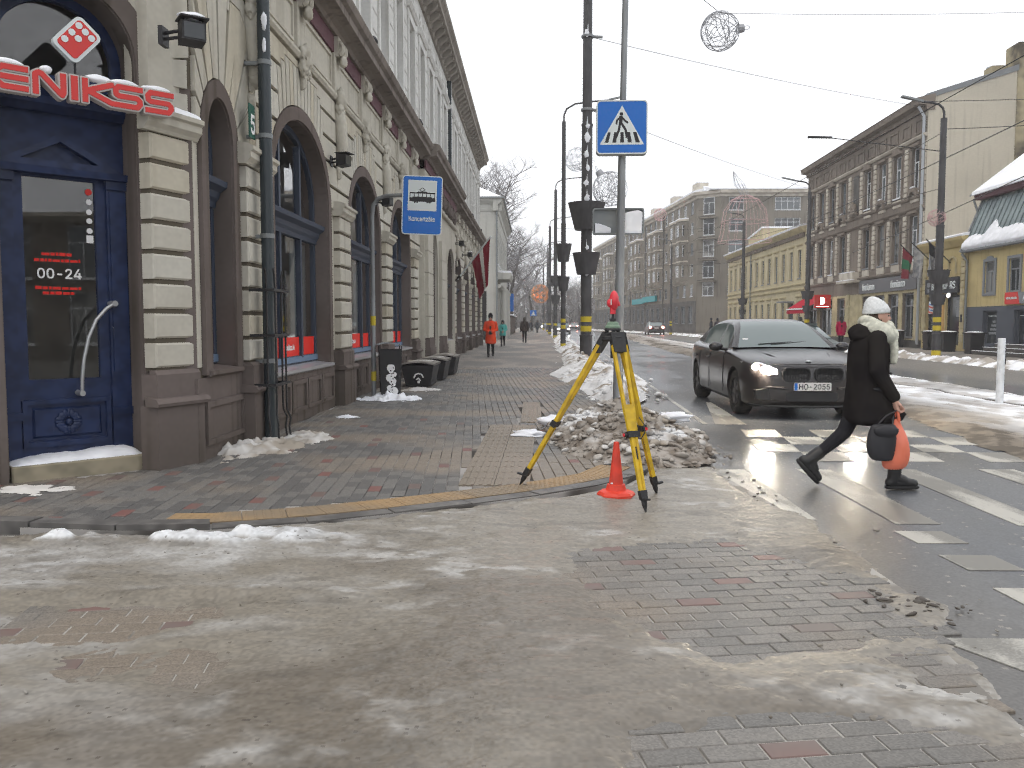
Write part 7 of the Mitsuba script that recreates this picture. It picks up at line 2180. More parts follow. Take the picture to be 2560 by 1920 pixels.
# ---------- the yellow house with the snowy mansard roof: a from 4.95 on
YH = thing('mansard_house', 'yellow house with grey-green mansard roof under snow and dark shop base, rightmost building', 'building')
A0, A1 = 4.95, 15.0
holes = []
wh = [(6.95, 0.86), (9.0, 0.86), (10.75, 0.86), (12.6, 0.86)]
for c, w in wh:
    holes.append(hole(c, w, 2.72, 4.1))
sh_ = [(7.1, 1.25), (10.0, 1.75), (12.9, 1.8)]
for c, w in sh_:
    holes.append(hole(c, w, 0.45, 1.95))
wall_with(FR_, A0, A1, 2.14, 4.75, [h for h in holes if h.bounds[1] > 2.5], 'ochre_wall', YH)
wall_with(FR_, A0, A1, 0, 2.14, [h for h in holes if h.bounds[1] < 2.5], 'slate_blue', YH, b1=0.03, name='shop_wall')
part(YH, 'side_wall', MB(FG_).box(0, 0.0001, 0, 0.0001, 0, 0.0001), 'ochre_wall') if False else None
for n_, (c, w) in enumerate(wh):
    k_ = win(YH, FR_, c, w, 2.72, 4.1, -0.1, 'window_grey', 0)
    P_ = hole(c, w + 0.26, 2.6, 4.22)
    if n_ == 0:
        P_ = P_.union(ell(c, 4.2, 0.3, 0.14, 4.1))
    part(k_, 'surround', MB(FR_).poly(P_.difference(hole(c, w, 2.72, 4.1)), 0.0, 0.05), 'window_grey')
for n_, (c, w) in enumerate(sh_):
    k_ = part(YH, 'shop_window', MB(FR_).poly(hole(c, w, 0.45, 1.95).difference(hole(c, w - 0.12, 0.52, 1.88)), -0.2, -0.1), 'slate_blue')
    part(k_, 'pane', MB(FR_).box(c - w / 2, c + w / 2, -0.19, -0.18, 0.47, 1.93), 'far_glass')
    mb = MB(FR_)
    for i in range(4):
        mb.box(c - 0.12 - 0.1 * i, c + 0.12 + 0.1 * i, -0.178, -0.172, 1.42 - 0.17 * i, 1.52 - 0.17 * i)
    part(k_, 'window_print', mb, 'window_grey')
    part(k_, 'light_strip', MB(FR_).box(c - w / 2 + 0.1, c + w / 2 - 0.1, -0.178, -0.172, 1.70, 1.73), 'sign_white')
SG = part(YH, 'shop_sign', MB(FR_).poly(sg.Polygon([(9.55, 2.2), (12.9, 2.2), (12.9, 2.68), (9.35, 2.68)]), 0.02, 0.09), 'window_grey', label='red and grey shop sign board')
part(SG, 'red_panel', MB(FR_).poly(sg.Polygon([(8.45, 2.19), (9.62, 2.19), (9.45, 2.69), (8.45, 2.69)]), 0.02, 0.1), 'red_sign')
part(SG, 'letters', MB().text('Autoserv', 0.25, fw(FR_, (9.85, 0.095, 2.33)), tdir, depth=0.01, bold=True, width=1.8).text('www.autos.lv', 0.11, fw(FR_, (9.0, 0.105, 2.40)), tdir, depth=0.006, bold=True, center=True, width=0.85), 'sign_white')
part(YH, 'eaves', MB(FR_).sweep([(-0.3, 4.7), (0.28, 4.62), (0.34, 4.66), (0.34, 4.72), (-0.3, 4.82)], A0 - 0.15, A1), 'roof_grey')
part(YH, 'mansard', MB(FR_).sweep([(0.3, 4.72), (-0.6, 7.05), (-0.75, 7.05), (-0.2, 4.75)], A0 - 0.1, A1), 'roof_metal')
for k in range(24):
    a_ = A0 + 0.05 + 0.42 * k
    part(YH, 'roof_seam', MB(FR_).tube([(a_, 0.31, 4.75), (a_, -0.58, 7.05)], 0.02, 5), 'roof_metal')
part(YH, 'verge', MB(FR_).sweep([(0.36, 4.7), (-0.6, 7.15), (-0.75, 7.1), (0.2, 4.66)], A0 - 0.22, A0 - 0.08), 'roof_grey')
part(YH, 'fascia', MB(FR_).sweep([(-0.3, 7.05), (-0.26, 7.28), (-0.7, 7.3), (-0.75, 7.05)], A0 - 0.3, A1), 'maroon_paint')
part(YH, 'upper_roof', MB(FR_).sweep([(-0.15, 7.28), (-0.18, 7.42), (-5.0, 11.2), (-5.0, 7.2)], A0 - 0.35, A1), 'snow')
part(YH, 'roof_ridge_edge', MB(FR_).sweep([(-0.1, 7.24), (-0.12, 7.31), (-1.0, 7.95), (-1.0, 7.86)], A0 - 0.42, A0 - 0.3), 'roof_grey')
part(YH, 'gable', MB(FR_).sweep([(-0.3, 4.6), (-0.72, 7.2), (-5, 11.0), (-9, 7.0), (-9, 0), (-0.3, 0)], A0 + 0.02, A0 + 0.2), 'ochre_wall')
sn = MB(FR_)
nA, nB = 70, 12
V = []
for i in range(nA + 1):
    a_ = A0 + (A1 - A0) * i / nA
    top = 0.42 + 0.34 * meshkit.fbm(np.array([a_ * 0.8, 0, 0]), 3, 4) + 0.5 * math.exp(-((a_ - 7.0) / 0.35) ** 2) + 0.12 * min(1, (a_ - A0))
    for j in range(nB + 1):
        t = j / nB * top
        th = 0.14 * math.sin(PI * min(1, (j / nB) ** 0.55)) ** 0.8 * (0.6 + 0.8 * meshkit.fbm(np.array([a_ * 3, t * 5, 1]), 3, 5)) if 0 < j < nB else 0.0
        b_, z_ = 0.3 - 0.9 * t / 2.33, 4.74 + t
        V.append((a_, b_ + th * 0.93, z_ + th * 0.36))
sn.raw(V, [[i * (nB + 1) + j, i * (nB + 1) + j + 1, (i + 1) * (nB + 1) + j + 1, (i + 1) * (nB + 1) + j] for i in range(nA) for j in range(nB)])
part(YH, 'roof_snow', sn, 'snow', smooth=True)
part(YH, 'downpipe', MB(FR_).tube([(A0 - 0.02, 0.32, 4.6), (A0 + 0.1, 0.12, 4.25), (A0 + 0.1, 0.12, 0.2)], 0.055, 8).tube([(A0 - 0.2, -0.2, 7.1), (A0 - 0.08, -0.35, 6.5), (A0 - 0.08, -0.3, 6.2)], 0.05, 8), 'grey_metal', smooth=True)
for i in range(3):
    part(YH, 'entrance_step', MB(FR_).blk(8.9 + 0.25 * i, 13, 0.03, 1.6 - 0.35 * i, 0.1 + 0.15 * i, 0.1 + 0.15 * (i + 1), 0.01), 'shop_base')
    part(YH, 'step_snow', MB(FR_).box(8.9 + 0.25 * i, 13, 1.62 - 0.35 * i - 0.12, 1.61 - 0.35 * i, 0.1 + 0.15 * (i + 1), 0.1 + 0.15 * (i + 1) + 0.02), 'snow')

# ---------- waste bins on the far pavement
for i, (x, y) in enumerate(((19.7, 47.2), (19.35, 42.4), (19.0, 40.0), (18.75, 37.1))):
    K_ = thing('waste_bin', ['dark square bin with a snowy lid left of the barber shop, by the brown building', 'dark square bin with a snowy lid before the barber shop window', 'dark square bin half behind the striped lamp pole', 'dark square bin with a snowy lid before the blue-grey shop base'][i], 'bin', 'dark bins on the far pavement')
    F_ = fr(x, y, -ST)
    m_ = MB(F_)
    h_ = 0.95
    v = [(-0.26, -0.26, 0.1), (0.26, -0.26, 0.1), (0.26, 0.26, 0.1), (-0.26, 0.26, 0.1), (-0.3, -0.3, h_), (0.3, -0.3, h_), (0.3, 0.3, h_), (-0.3, 0.3, h_)]
    m_.raw(v, [[0, 1, 2, 3], [4, 7, 6, 5], [0, 4, 5, 1], [1, 5, 6, 2], [2, 6, 7, 3], [3, 7, 4, 0]], flip=True)
    part(K_, 'body', m_, 'black_iron')
    part(K_, 'lid', MB(F_).box(-0.36, 0.36, -0.36, 0.36, h_, h_ + 0.05), 'black_iron')
    part(K_, 'snow_cap', MB(F_).lump((0, 0, h_ + 0.06), (0.36, 0.36, 0.045), i, amp=0.25), 'snow', smooth=True)

# ---------- the yellow two-storey building: a from -50.6 to -21.2
YB = thing('yellow_building', 'long pale yellow two-storey building with snowy eaves left of the brown one', 'building')
a0, a1 = -50.8, -21.15
holes, wl = [], []
for k in range(12):
    c = a1 - 1.6 - 2.4 * k
    for z0, z1 in ((0.9, 3.1), (4.9, 7.1)):
        if not (k == 1 and z0 < 2):
            holes.append(hole(c, 0.95, z0, z1))
            wl.append((c, z0, z1))
cd = a1 - 4.0
holes.append(hole(cd, 1.5, 0.3, 3.0))
wall_with(FR_, a0, a1, 0, 8.6, holes, 'yellow_wall', YB)
for c, z0, z1 in wl:
    win(YB, FR_, c, 0.95, z0, z1, -0.16, 'window_grey', 0, 'yellow_wall')
    part(YB, 'hood', MB(FR_).sweep([(0, z1 + 0.3), (0.12, z1 + 0.34), (0.14, z1 + 0.42), (0, z1 + 0.48)], c - 0.8, c + 0.8), 'yellow_quoin')
part(YB, 'door', MB(FR_).box(cd - 0.75, cd + 0.75, -0.2, -0.12, 0.3, 3.0), 'dark_sign')
part(YB, 'door_canopy', MB(FR_).box(cd - 1.0, cd + 1.0, 0, 0.9, 3.05, 3.15), 'window_grey')
for z_ in (3.95, 4.35):
    part(YB, 'string_course', MB(FR_).sweep([(0, z_), (0.1, z_), (0.14, z_ + 0.1), (0, z_ + 0.16)], a0, a1), 'yellow_quoin')
part(YB, 'cornice', MB(FR_).sweep([(-0.3, 8.3), (0.15, 8.35), (0.4, 8.6), (0.5, 8.75), (-0.3, 8.9)], a0 - 0.3, a1), 'yellow_quoin')
for k in range(48):
    a_ = a0 + 0.3 + 0.61 * k
    part(YB, 'dentil', MB(FR_).box(a_, a_ + 0.3, 0.0, 0.22, 8.0, 8.32), 'brown_stone')
part(YB, 'eaves_snow', MB(FR_).sweep([(-0.5, 8.95), (0.48, 8.76), (0.52, 8.9), (-0.5, 9.12)], a0 - 0.35, a1), 'snow')
part(YB, 'roof', MB(FR_).sweep([(-0.3, 8.9), (-5.5, 10.4), (-9, 8.9), (-9, 0), (-0.35, 0)], a0, a1), 'snow')
part(YB, 'dormer', MB(FR_).poly(sg.Polygon([(a0 + 7, 8.9), (a0 + 13, 8.9), (a0 + 13, 10.4), (a0 + 7, 9.9)]), -3.4, -0.6), 'yellow_quoin', label='pale green-yellow dormer on the snowy roof')
part(YB, 'dormer_snow', MB(FR_).poly(sg.Polygon([(a0 + 6.9, 9.9), (a0 + 13.1, 10.42), (a0 + 13.1, 10.56), (a0 + 6.9, 10.04)]), -3.5, -0.5), 'snow')
part(YB, 'downpipe', MB(FR_).tube([(a0 + 11.5, 0.12, 0.3), (a0 + 11.5, 0.12, 8.3)], 0.06, 6), 'grey_metal')
part(YB, 'plinth', MB(FR_).box(a0, a1, 0, 0.06, 0, 0.7), 'yellow_quoin')

# ---------- the grey apartment block closing the view
GB = thing('grey_apartment_block', 'big grey-brown six-storey apartment block with bay windows at the street corner', 'building')
YG = 112.0
XG = 21.0
GA = 90 - 4.8
FS_ = fr(XG, YG, -GA + 0)                       # a towards the camera, outwards to the street (-x)
Lg = 84.0
HT = 18.3
fl = [4.9, 7.6, 10.3, 13.0, 15.6]
holes, wl = [], []
oriels = []
for k in range(23):
    c = -2.4 - 3.55 * k
    bay = k % 4 in (1, 2)
    for j, z0 in enumerate(fl):
        if bay and 1 <= j <= 3:
            continue
        holes.append(hole(c, 1.35, z0, z0 + 1.55))
        wl.append((c, z0, k))
    if bay:
        oriels.append(c)
sh2 = []
for k in range(22):
    c = -2.6 - 3.75 * k
    holes.append(hole(c, 2.2, 1.3, 3.7))
    sh2.append(c)
wall_with(FS_, -Lg, 0, 4.3, HT - 0.9, [h for h in holes if h.bounds[1] > 4.3], 'grey_render', GB)
wall_with(FS_, -Lg, 0, 0.0, 4.3, [h for h in holes if h.bounds[1] < 4.3], 'shop_base', GB, b1=0.06, name='shop_wall')
for n_, (c, z0, k) in enumerate(wl):
    win(GB, FS_, c, 1.35, z0, z0 + 1.55, -0.12, 'window_white' if (n_ * 7) % 5 < 3 else 'window_grey', 0)
for c in sh2:
    k_ = part(GB, 'shop_window', MB(FS_).poly(hole(c, 2.2, 1.3, 3.7).difference(hole(c - 0.52, 0.95, 1.4, 3.6)).difference(hole(c + 0.52, 0.95, 1.4, 3.6)), -0.15, -0.05), 'window_grey')
    part(k_, 'pane', MB(FS_).box(c - 1.1, c + 1.1, -0.14, -0.12, 1.32, 3.68), 'far_glass')
for i, c in enumerate(oriels):
    z0, z1 = 7.0, 15.0
    w2, d = 1.65, 0.95
    plan = [(c - w2, 0), (c - w2 + 0.65, d), (c + w2 - 0.65, d), (c + w2, 0)]
    m_ = MB(FS_)
    v = [(p_[0], p_[1], z_) for z_ in (z0, z1) for p_ in plan]
    m_.raw(v, [[0, 1, 5, 4], [1, 2, 6, 5], [2, 3, 7, 6], [0, 3, 2, 1], [4, 5, 6, 7]])
    O_ = part(GB, 'bay_window', m_, 'grey_render')
    part(O_, 'bay_cap', MB(FS_).raw([(p_[0] + (0.12 if p_[0] > c else -0.12), p_[1] * 1.12, z_) for z_ in (z1, z1 + 0.25) for p_ in plan], [[0, 1, 5, 4], [1, 2, 6, 5], [2, 3, 7, 6], [0, 3, 2, 1], [4, 5, 6, 7]]), 'brown_light')
    part(O_, 'cap_snow', MB(FS_).raw([(p_[0] + (0.12 if p_[0] > c else -0.12), p_[1] * 1.12, z_) for z_ in (z1 + 0.25, z1 + 0.38) for p_ in plan], [[0, 1, 5, 4], [1, 2, 6, 5], [2, 3, 7, 6], [0, 3, 2, 1], [4, 5, 6, 7]]), 'snow')
    part(O_, 'bay_foot', MB(FS_).raw([(c + (p_[0] - c) * (1.0 if z_ > 6.9 else 0.7), p_[1] * (1.08 if z_ > 6.9 else 0.3), z_) for z_ in (6.55, 7.0) for p_ in plan], [[0, 1, 5, 4], [1, 2, 6, 5], [2, 3, 7, 6], [0, 3, 2, 1], [4, 5, 6, 7]]), 'brown_light')
    for z_ in (9.55, 12.25):
        part(O_, 'bay_band', MB(FS_).raw([(p_[0] + (0.05 if p_[0] > c else -0.05), p_[1] * 1.06, zz) for zz in (z_, z_ + 0.18) for p_ in plan], [[0, 1, 5, 4], [1, 2, 6, 5], [2, 3, 7, 6], [0, 3, 2, 1], [4, 5, 6, 7]]), 'brown_light')
    for j in (1, 2, 3):
        zz = fl[j]
        for q, r_, wd in (((c, d), 0, 0.95), ((c + w2 - 0.325, d / 2), 1, 0.6), ((c - w2 + 0.325, d / 2), -1, 0.6)):
            x_, y_ = q
            if r_ == 0:
                Fw = (fw(FS_, (x_, y_ + 0.02, 0))[0], fw(FS_, (x_, y_ + 0.02, 0))[1], FS_[2], FS_[3])
            else:
                an = math.radians(-GA) - r_ * math.atan2(d, 0.65)
                pt = fw(FS_, (x_, y_, 0)) + np.array([math.sin(an), -math.cos(an), 0]) * 0.02
                Fw = (pt[0], pt[1], math.cos(an), math.sin(an))
            wk = part(O_, 'frame', MB(Fw).poly(hole(0, wd, zz, zz + 1.5).difference(hole(0, wd - 0.16, zz + 0.09, zz + 1.0)).difference(hole(0, wd - 0.16, zz + 1.08, zz + 1.42)), 0.0, 0.05), 'window_white')
            part(O_, 'pane', MB(Fw).box(-wd / 2 + 0.03, wd / 2 - 0.03, 0.005, 0.015, zz + 0.03, zz + 1.47), 'far_glass')
part(GB, 'cornice', MB(FS_).sweep([(-0.3, HT - 1.0), (0.08, HT - 1.0), (0.12, HT - 0.7), (0.55, HT - 0.6), (0.6, HT - 0.25), (-0.3, HT - 0.1)], -Lg, 0.2), 'brown_light')
part(GB, 'eaves_snow', MB(FS_).sweep([(-0.6, HT - 0.1), (0.6, HT - 0.25), (0.62, HT - 0.05), (-0.6, HT + 0.25)], -Lg, 0.25), 'snow')
part(GB, 'roof', MB(FS_).sweep([(-0.4, HT), (-5.5, HT + 1.0), (-12, HT), (-12, 0), (-0.4, 0)], -Lg, -0.3), 'snow')
for c in (-11, -24, -38, -52, -64):
    part(GB, 'chimney', MB(FS_).box(c - 1.3, c + 1.3, -4.2, -2.6, HT, HT + 2.6), 'brown_light')
    part(GB, 'chimney_snow', MB(FS_).box(c - 1.3, c + 1.3, -4.2, -2.6, HT + 2.6, HT + 2.75), 'snow')
for c in (-30.5, -43, -18):
    part(GB, 'downpipe', MB(FS_).tube([(c, 0.12, 0.5), (c, 0.12, HT - 1)], 0.09, 6), 'shop_base')
# the corner and the face towards us
FE_ = fr(XG + 2.6, YG - 2.0, 0)
part(GB, 'corner_wall', MB().flat(sg.Polygon([(XG, YG), (XG + 2.6, YG - 2.0), (XG + 2.6, YG + 3), (XG + 0.3, YG + 3)]), 0, HT - 0.9), 'grey_render')
CF = fr(XG, YG, math.degrees(math.atan2(-2.0, 2.6)))
for j, z0 in enumerate(fl):
    win(GB, CF, 1.64, 1.5, z0 - (0.4 if j else 0), z0 + 1.7, 0.0, 'window_white', 0)
    if j:
        part(GB, 'balcony', MB(CF).box(0.45, 2.85, 0, 0.75, z0 - 0.95, z0 - 0.78), 'grey_render')
        part(GB, 'balcony_railing', MB(CF).box(0.5, 2.8, 0.70, 0.74, z0 - 0.78, z0 - 0.7).box(0.5, 2.8, 0.70, 0.74, z0 + 0.05, z0 + 0.1), 'black_iron')
holes = []
ew = [(1.9, 1.8, 0), (8.3, 3.2, 2), (14.0, 1.8, 0)]
for c, w, st_ in ew:
    for z0 in fl:
        holes.append(hole(c, w, z0, z0 + 1.6))
wall_with(FE_, 0, 22, 0, HT - 0.9, holes, 'grey_render', GB, name='side_wall')
for c, w, st_ in ew:
    for z0 in fl:
        win(GB, FE_, c, w, z0, z0 + 1.6, -0.14, 'window_white', st_)
part(GB, 'side_cornice', MB(FE_).sweep([(-0.3, HT - 1.0), (0.08, HT - 1.0), (0.12, HT - 0.7), (0.5, HT - 0.6), (0.55, HT - 0.25), (-0.3, HT - 0.1)], -0.2, 22), 'brown_light')
part(GB, 'corner_cornice', MB(CF).sweep([(-0.3, HT - 1.0), (0.08, HT - 1.0), (0.12, HT - 0.7), (0.5, HT - 0.6), (0.55, HT - 0.25), (-0.3, HT - 0.1)], -0.1, 3.3), 'brown_light')
part(GB, 'side_roof', MB(FE_).sweep([(0.5, HT - 0.2), (0.5, HT - 0.02), (-4, HT + 0.9), (-4, HT - 0.3)], -1.5, 22), 'snow')
part(GB, 'side_body', MB().box(XG + 2.7, XG + 24, YG - 1.6, YG + 20, 0, HT - 0.3), 'roof_grey')
TB = thing('teal_shop_sign', 'teal shop sign panels on the ground floor of the grey apartment block', 'shop sign')
mat('teal_sign', (0.02, 0.24, 0.27), 0.5)
part(TB, 'panel', MB(FS_).box(-40.2, -31.3, 0.1, 0.35, 4.6, 5.5), 'teal_sign')
part(TB, 'panel', MB(FS_).box(-31.1, -21.8, 0.1, 0.45, 4.75, 5.65), 'teal_sign')

# ---------- the brown house that the door glass reflects (right of the frame)
RB = thing('brown_house', 'dim brown house front mirrored in the glass of the blue door', 'building')
FRb = fr(20.6, 12.0, -90)
holes = [hole(1.6 + 2.6 * k, 1.2, z0, z0 + 2.0) for k in range(13) for z0 in (0.6, 3.1)]
wall_with(FRb, 0, 35, 0, 5.3, holes, 'brown_stone', RB)
for k in range(13):
    for z0 in (0.6, 3.1):
        win(RB, FRb, 1.6 + 2.6 * k, 1.2, z0, z0 + 2.0)
part(RB, 'cornice', MB(FRb).sweep([(-0.3, 5.2), (0.1, 5.2), (0.4, 5.4), (0.4, 5.55), (-0.3, 5.6)], -0.2, 35.2), 'brown_light')
part(RB, 'roof', MB(FRb).sweep([(-0.3, 5.5), (-4, 5.9), (-8, 5.5), (-8, 0), (-0.35, 0)], 0, 35), 'roof_grey')
# ============================================================ FAR LEFT HOUSE, TREES, WIRES, GARLANDS
WH = thing('white_house', 'pale grey-white house with a snowy roof and a columned porch beyond the corner building', 'building')
FW = fr(-2.95, 0, 90)
mat('white_wall', grimy((0.56, 0.56, 0.52), (0.43, 0.43, 0.40), 0.4), 0.95)
y0, y1 = 70.0, 96.0
holes = [hole(y0 + 2.2 + 2.6 * k, 1.1, 6.3, 9.2) for k in range(9)] + [hole(y0 + 8 + 2.6 * k, 1.4, 0.6, 3.6) for k in range(7)]
wall_with(FW, y0, y1, 0, 11.3, holes, 'white_wall', WH)
for k in range(9):
    win(WH, FW, y0 + 2.2 + 2.6 * k, 1.1, 6.3, 9.2, -0.15, 'window_white')
for k in range(7):
    win(WH, FW, y0 + 8 + 2.6 * k, 1.4, 0.6, 3.6, -0.15, 'window_white')
FWe = fr(-9.0, y0, 0)
hs = [hole(1.6 + 2.5 * k, 1.15, z0, z0 + 2.6) for k in range(2) for z0 in (1.2, 5.9)]
wall_with(FWe, 0, 6.05, 0, 11.3, hs, 'white_wall', WH, name='end_wall')
for k in range(2):
    for z0 in (1.2, 5.9):
        win(WH, FWe, 1.6 + 2.5 * k, 1.15, z0, z0 + 2.6, -0.15, 'window_white')
part(WH, 'cornice', MB(FW).sweep([(-0.3, 10.4), (0.06, 10.4), (0.1, 10.55), (0.1, 10.9), (0.45, 11.2), (0.5, 11.4), (-0.3, 11.5)], y0 - 0.4, y1), 'white_wall')
part(WH, 'end_cornice', MB(FWe).sweep([(-0.3, 10.4), (0.06, 10.4), (0.1, 10.55), (0.1, 10.9), (0.4, 11.2), (0.45, 11.4), (-0.3, 11.5)], -0.5, 6.45), 'white_wall')
part(WH, 'roof', MB().raw([(-9.5, y0 - 0.5, 11.45), (-2.4, y0 - 0.5, 11.45), (-2.4, y1, 11.45), (-9.5, y1, 11.45), (-6, y0 + 3, 13.4), (-6, y1, 13.4)], [[0, 1, 4, 4], [1, 2, 5, 4], [3, 0, 4, 5], [2, 3, 5, 5]]), 'snow')
part(WH, 'gutter', MB().box(-9.6, -2.35, y0 - 0.56, y0 - 0.48, 11.36, 11.5).box(-2.42, -2.32, y0 - 0.5, y1, 11.36, 11.5), 'grey_metal')
part(WH, 'downpipe', MB().tube([(-2.8, y0 - 0.15, 11.2), (-2.95, y0 - 0.12, 10.6), (-2.95, y0 - 0.12, 0.2)], 0.07, 8), 'grey_metal')
part(WH, 'porch_roof', MB(FW).sweep([(0, 5.0), (1.0, 5.0), (1.15, 5.3), (1.15, 5.5), (0, 5.6)], y0 + 0.8, y0 + 7), 'white_wall')
part(WH, 'porch_snow', MB(FW).box(y0 + 0.8, y0 + 7, 0.0, 1.12, 5.5, 5.68), 'snow')
part(WH, 'ground_cornice', MB(FW).sweep([(0, 4.2), (0.25, 4.25), (0.4, 4.5), (0, 4.6)], y0, y1), 'white_wall')
for k in range(6):
    a_ = y0 + 1.2 + 2.0 * k
    part(WH, 'column', MB(FW).lathe([(0.26, 0.06), (0.24, 0.4), (0.22, 3.9), (0.3, 4.0), (0.32, 4.2)], (a_, 0.55, 0), 14), 'white_wall', smooth=40)
part(WH, 'dark_doorway', MB(FWe).box(3.2, 5.2, 0.0, 0.03, 0.06, 4.0), 'dark_room')
SL = thing('blue_wall_sign', 'small dark blue sign projecting from the white house', 'sign')
part(SL, 'panel', MB().box(-2.5, -2.0, 88.0, 88.1, 2.6, 4.4), 'sign_blue')
FN = thing('timber_shed', 'dark board shed with snow on its sloping roof along the far pavement end', 'shed')
part(FN, 'wall', MB().box(-4.5, -2.6, 100, 125, 0, 2.3), 'brown_plaster')
part(FN, 'roof_snow', MB().raw([(-4.6, 99.5, 2.5), (-2.4, 99.5, 2.3), (-2.4, 125, 2.3), (-4.6, 125, 2.5), (-4.6, 99.5, 2.62), (-2.4, 99.5, 2.42), (-2.4, 125, 2.42), (-4.6, 125, 2.62)], [[0, 1, 2, 3], [4, 7, 6, 5], [0, 4, 5, 1], [1, 5, 6, 2], [2, 6, 7, 3], [3, 7, 4, 0]]), 'snow')

# ---------- bare winter trees
mat('bark', nz((0.085, 0.075, 0.070), (0.05, 0.045, 0.042), 2), 0.95)
mat('snowy_twigs', nz((0.16, 0.145, 0.14), (0.36, 0.36, 0.38), 0.9, 0.4, 0.7), 0.95)


def tree_mesh(seed, h, spread, twig=2):
    r = random.Random(seed)
    tr, cr = MB(), MB()

    def grow(p, d, l, rad, lev):
        n = 3 if lev < 3 else 2
        pts, rr = [np.array(p)], [rad]
        dd = np.array(d, float)
        for i in range(n):
            dd = dd + np.array([r.uniform(-1, 1), r.uniform(-1, 1), r.uniform(-0.25, 0.6)]) * (0.16 if lev < 2 else 0.28)
            dd /= np.linalg.norm(dd)
            pts.append(pts[-1] + dd * l / n)
            rr.append(rad * (1 - 0.5 * (i + 1) / n))
        (tr if lev < 1 else cr).tube(pts, rr, 8 if lev == 0 else (5 if lev < 3 else 3), False)
        if lev >= 5:
            return
        k = (5, 4, 4, 5, 4)[lev]
        for i in range(k):
            t = 0.35 + 0.65 * (i + r.random()) / k
            j = min(int(t * n), n - 1)
            q = pts[j] + (pts[j + 1] - pts[j]) * (t * n - j)
            a = r.random() * 2 * PI
            up = dd * (0.55 if lev else 0.7) + np.array([math.cos(a), math.sin(a), r.uniform(-0.1, 0.5)]) * spread
            up /= np.linalg.norm(up)
            grow(q, up, l * r.uniform(0.5, 0.72), max(rad * 0.5, 0.012), lev + 1)

    grow((0, 0, 0), (0, 0, 1), h * 0.48, h * 0.018, 0)
    return tr.out(), cr.out()


protos = []
for s in range(4):
    a_, b_ = tree_mesh(11 + s, 15.0, 0.75)
    protos.append((ply(a_, 'bark', smooth=40), ply(b_, 'snowy_twigs')))
spots = [(-7.2, 99, 1.5), (-4.9, 104, 1.3), (-3.0, 118, 1.2), (-9, 116, 1.7), (-4.2, 136, 1.35), (-0.2, 150, 1.1)]
names_ = ['tall snowy bare tree rising just above the white house roof', 'bare tree right of the tallest one behind the white house', 'bare snow-dusted tree overhanging the far pavement', 'bare tree mostly behind the white house roof', 'bare tree behind the timber shed', 'bare tree by the bend beyond the pavement lamp poles']
for i, (x, y, s) in enumerate(spots):
    K_ = thing('bare_tree', names_[i], 'tree', 'bare trees beyond the white house')
    a_, b_ = protos[i % 4]
    for nm, d_ in (('trunk', a_), ('crown', b_)):
        k_ = key(K_ + '__' + nm)
        scene[k_] = {**d_, 'to_world': T(mv(x, y, 0, 67 * i, s).tolist())}
i = 0
for x, y, s in [(-12 + 4.5 * k + 1.7 * math.sin(5 * k), 205 + 12 * math.sin(2.1 * k), 0.85 + 0.2 * math.sin(3 * k)) for k in range(13)] + [(-10 + 5 * k, 235 + 6 * math.cos(k), 1.05) for k in range(11)]:
    i += 1
    o_ = ['first', 'second', 'third', 'fourth', 'fifth', 'sixth', 'seventh', 'eighth', 'ninth', 'tenth', 'eleventh', 'twelfth', 'thirteenth'][(i - 1) % 13]
    K_ = thing('park_tree', o_ + (' bare tree from the left in the nearer row closing the end of the street' if i < 14 else ' bare tree from the left in the back row closing the end of the street'), 'tree', 'bare trees closing the end of the street')
    a_, b_ = protos[i % 4]
    for nm, d_ in (('trunk', a_), ('crown', b_)):
        k_ = key(K_ + '__' + nm)
        scene[k_] = {**d_, 'to_world': T(mv(x, y, 0, 41 * i, s).tolist())}
mat('far_bark', nz((0.075, 0.068, 0.066), (0.12, 0.112, 0.11), 0.35), 0.95)
hd_ = MB()
for k in range(210):
    x, y = -28 + 0.32 * k + rng.uniform(-0.3, 0.3), 262 + rng.uniform(-4, 4)
    hd_.tube([(x, y, 0), (x + rng.uniform(-0.5, 0.5), y, 6 + 3 * rng.random()), (x + rng.uniform(-1.2, 1.2), y, 10 + 4 * rng.random())], [0.24, 0.16, 0.02], 4, False)
    for j in range(16):
        z_ = 2.0 + 9 * rng.random()
        hd_.tube([(x, y, z_), (x + rng.uniform(-1.6, 1.6), y + rng.uniform(-1, 1), z_ + rng.uniform(0.6, 2.4))], [0.09, 0.02], 3, False)
solo('far_wood', hd_, 'far_bark', 'grey mass of far bare trees at the end of the street', 'wood', kind='stuff')
hg = MB()
for k in range(90):
    hg.lump((-28 + 0.75 * k, 258 + 2 * math.sin(k * 1.7), 1.2), (1.0, 1.0, 2.4 + 2.2 * rng.random()), k % 13, sub=2, amp=0.8, freq=2.5)
solo('far_undergrowth', hg, 'far_bark', 'dark undergrowth below the far trees', 'undergrowth', kind='stuff')

# ---------- overhead wires
mat('wire', (0.03, 0.03, 0.032), 0.6)
NW = [0]


def wire(label, p0, p1, r=0.008, sag=0.15, n=14):
    p0, p1 = np.array(p0, float), np.array(p1, float)
    P = [p0 + (p1 - p0) * t - np.array([0, 0, sag * 4 * t * (1 - t)]) for t in np.linspace(0, 1, n)]
    solo('overhead_wire', MB().tube(P, r, 5, False), 'wire', label, 'wire', group='overhead wires')


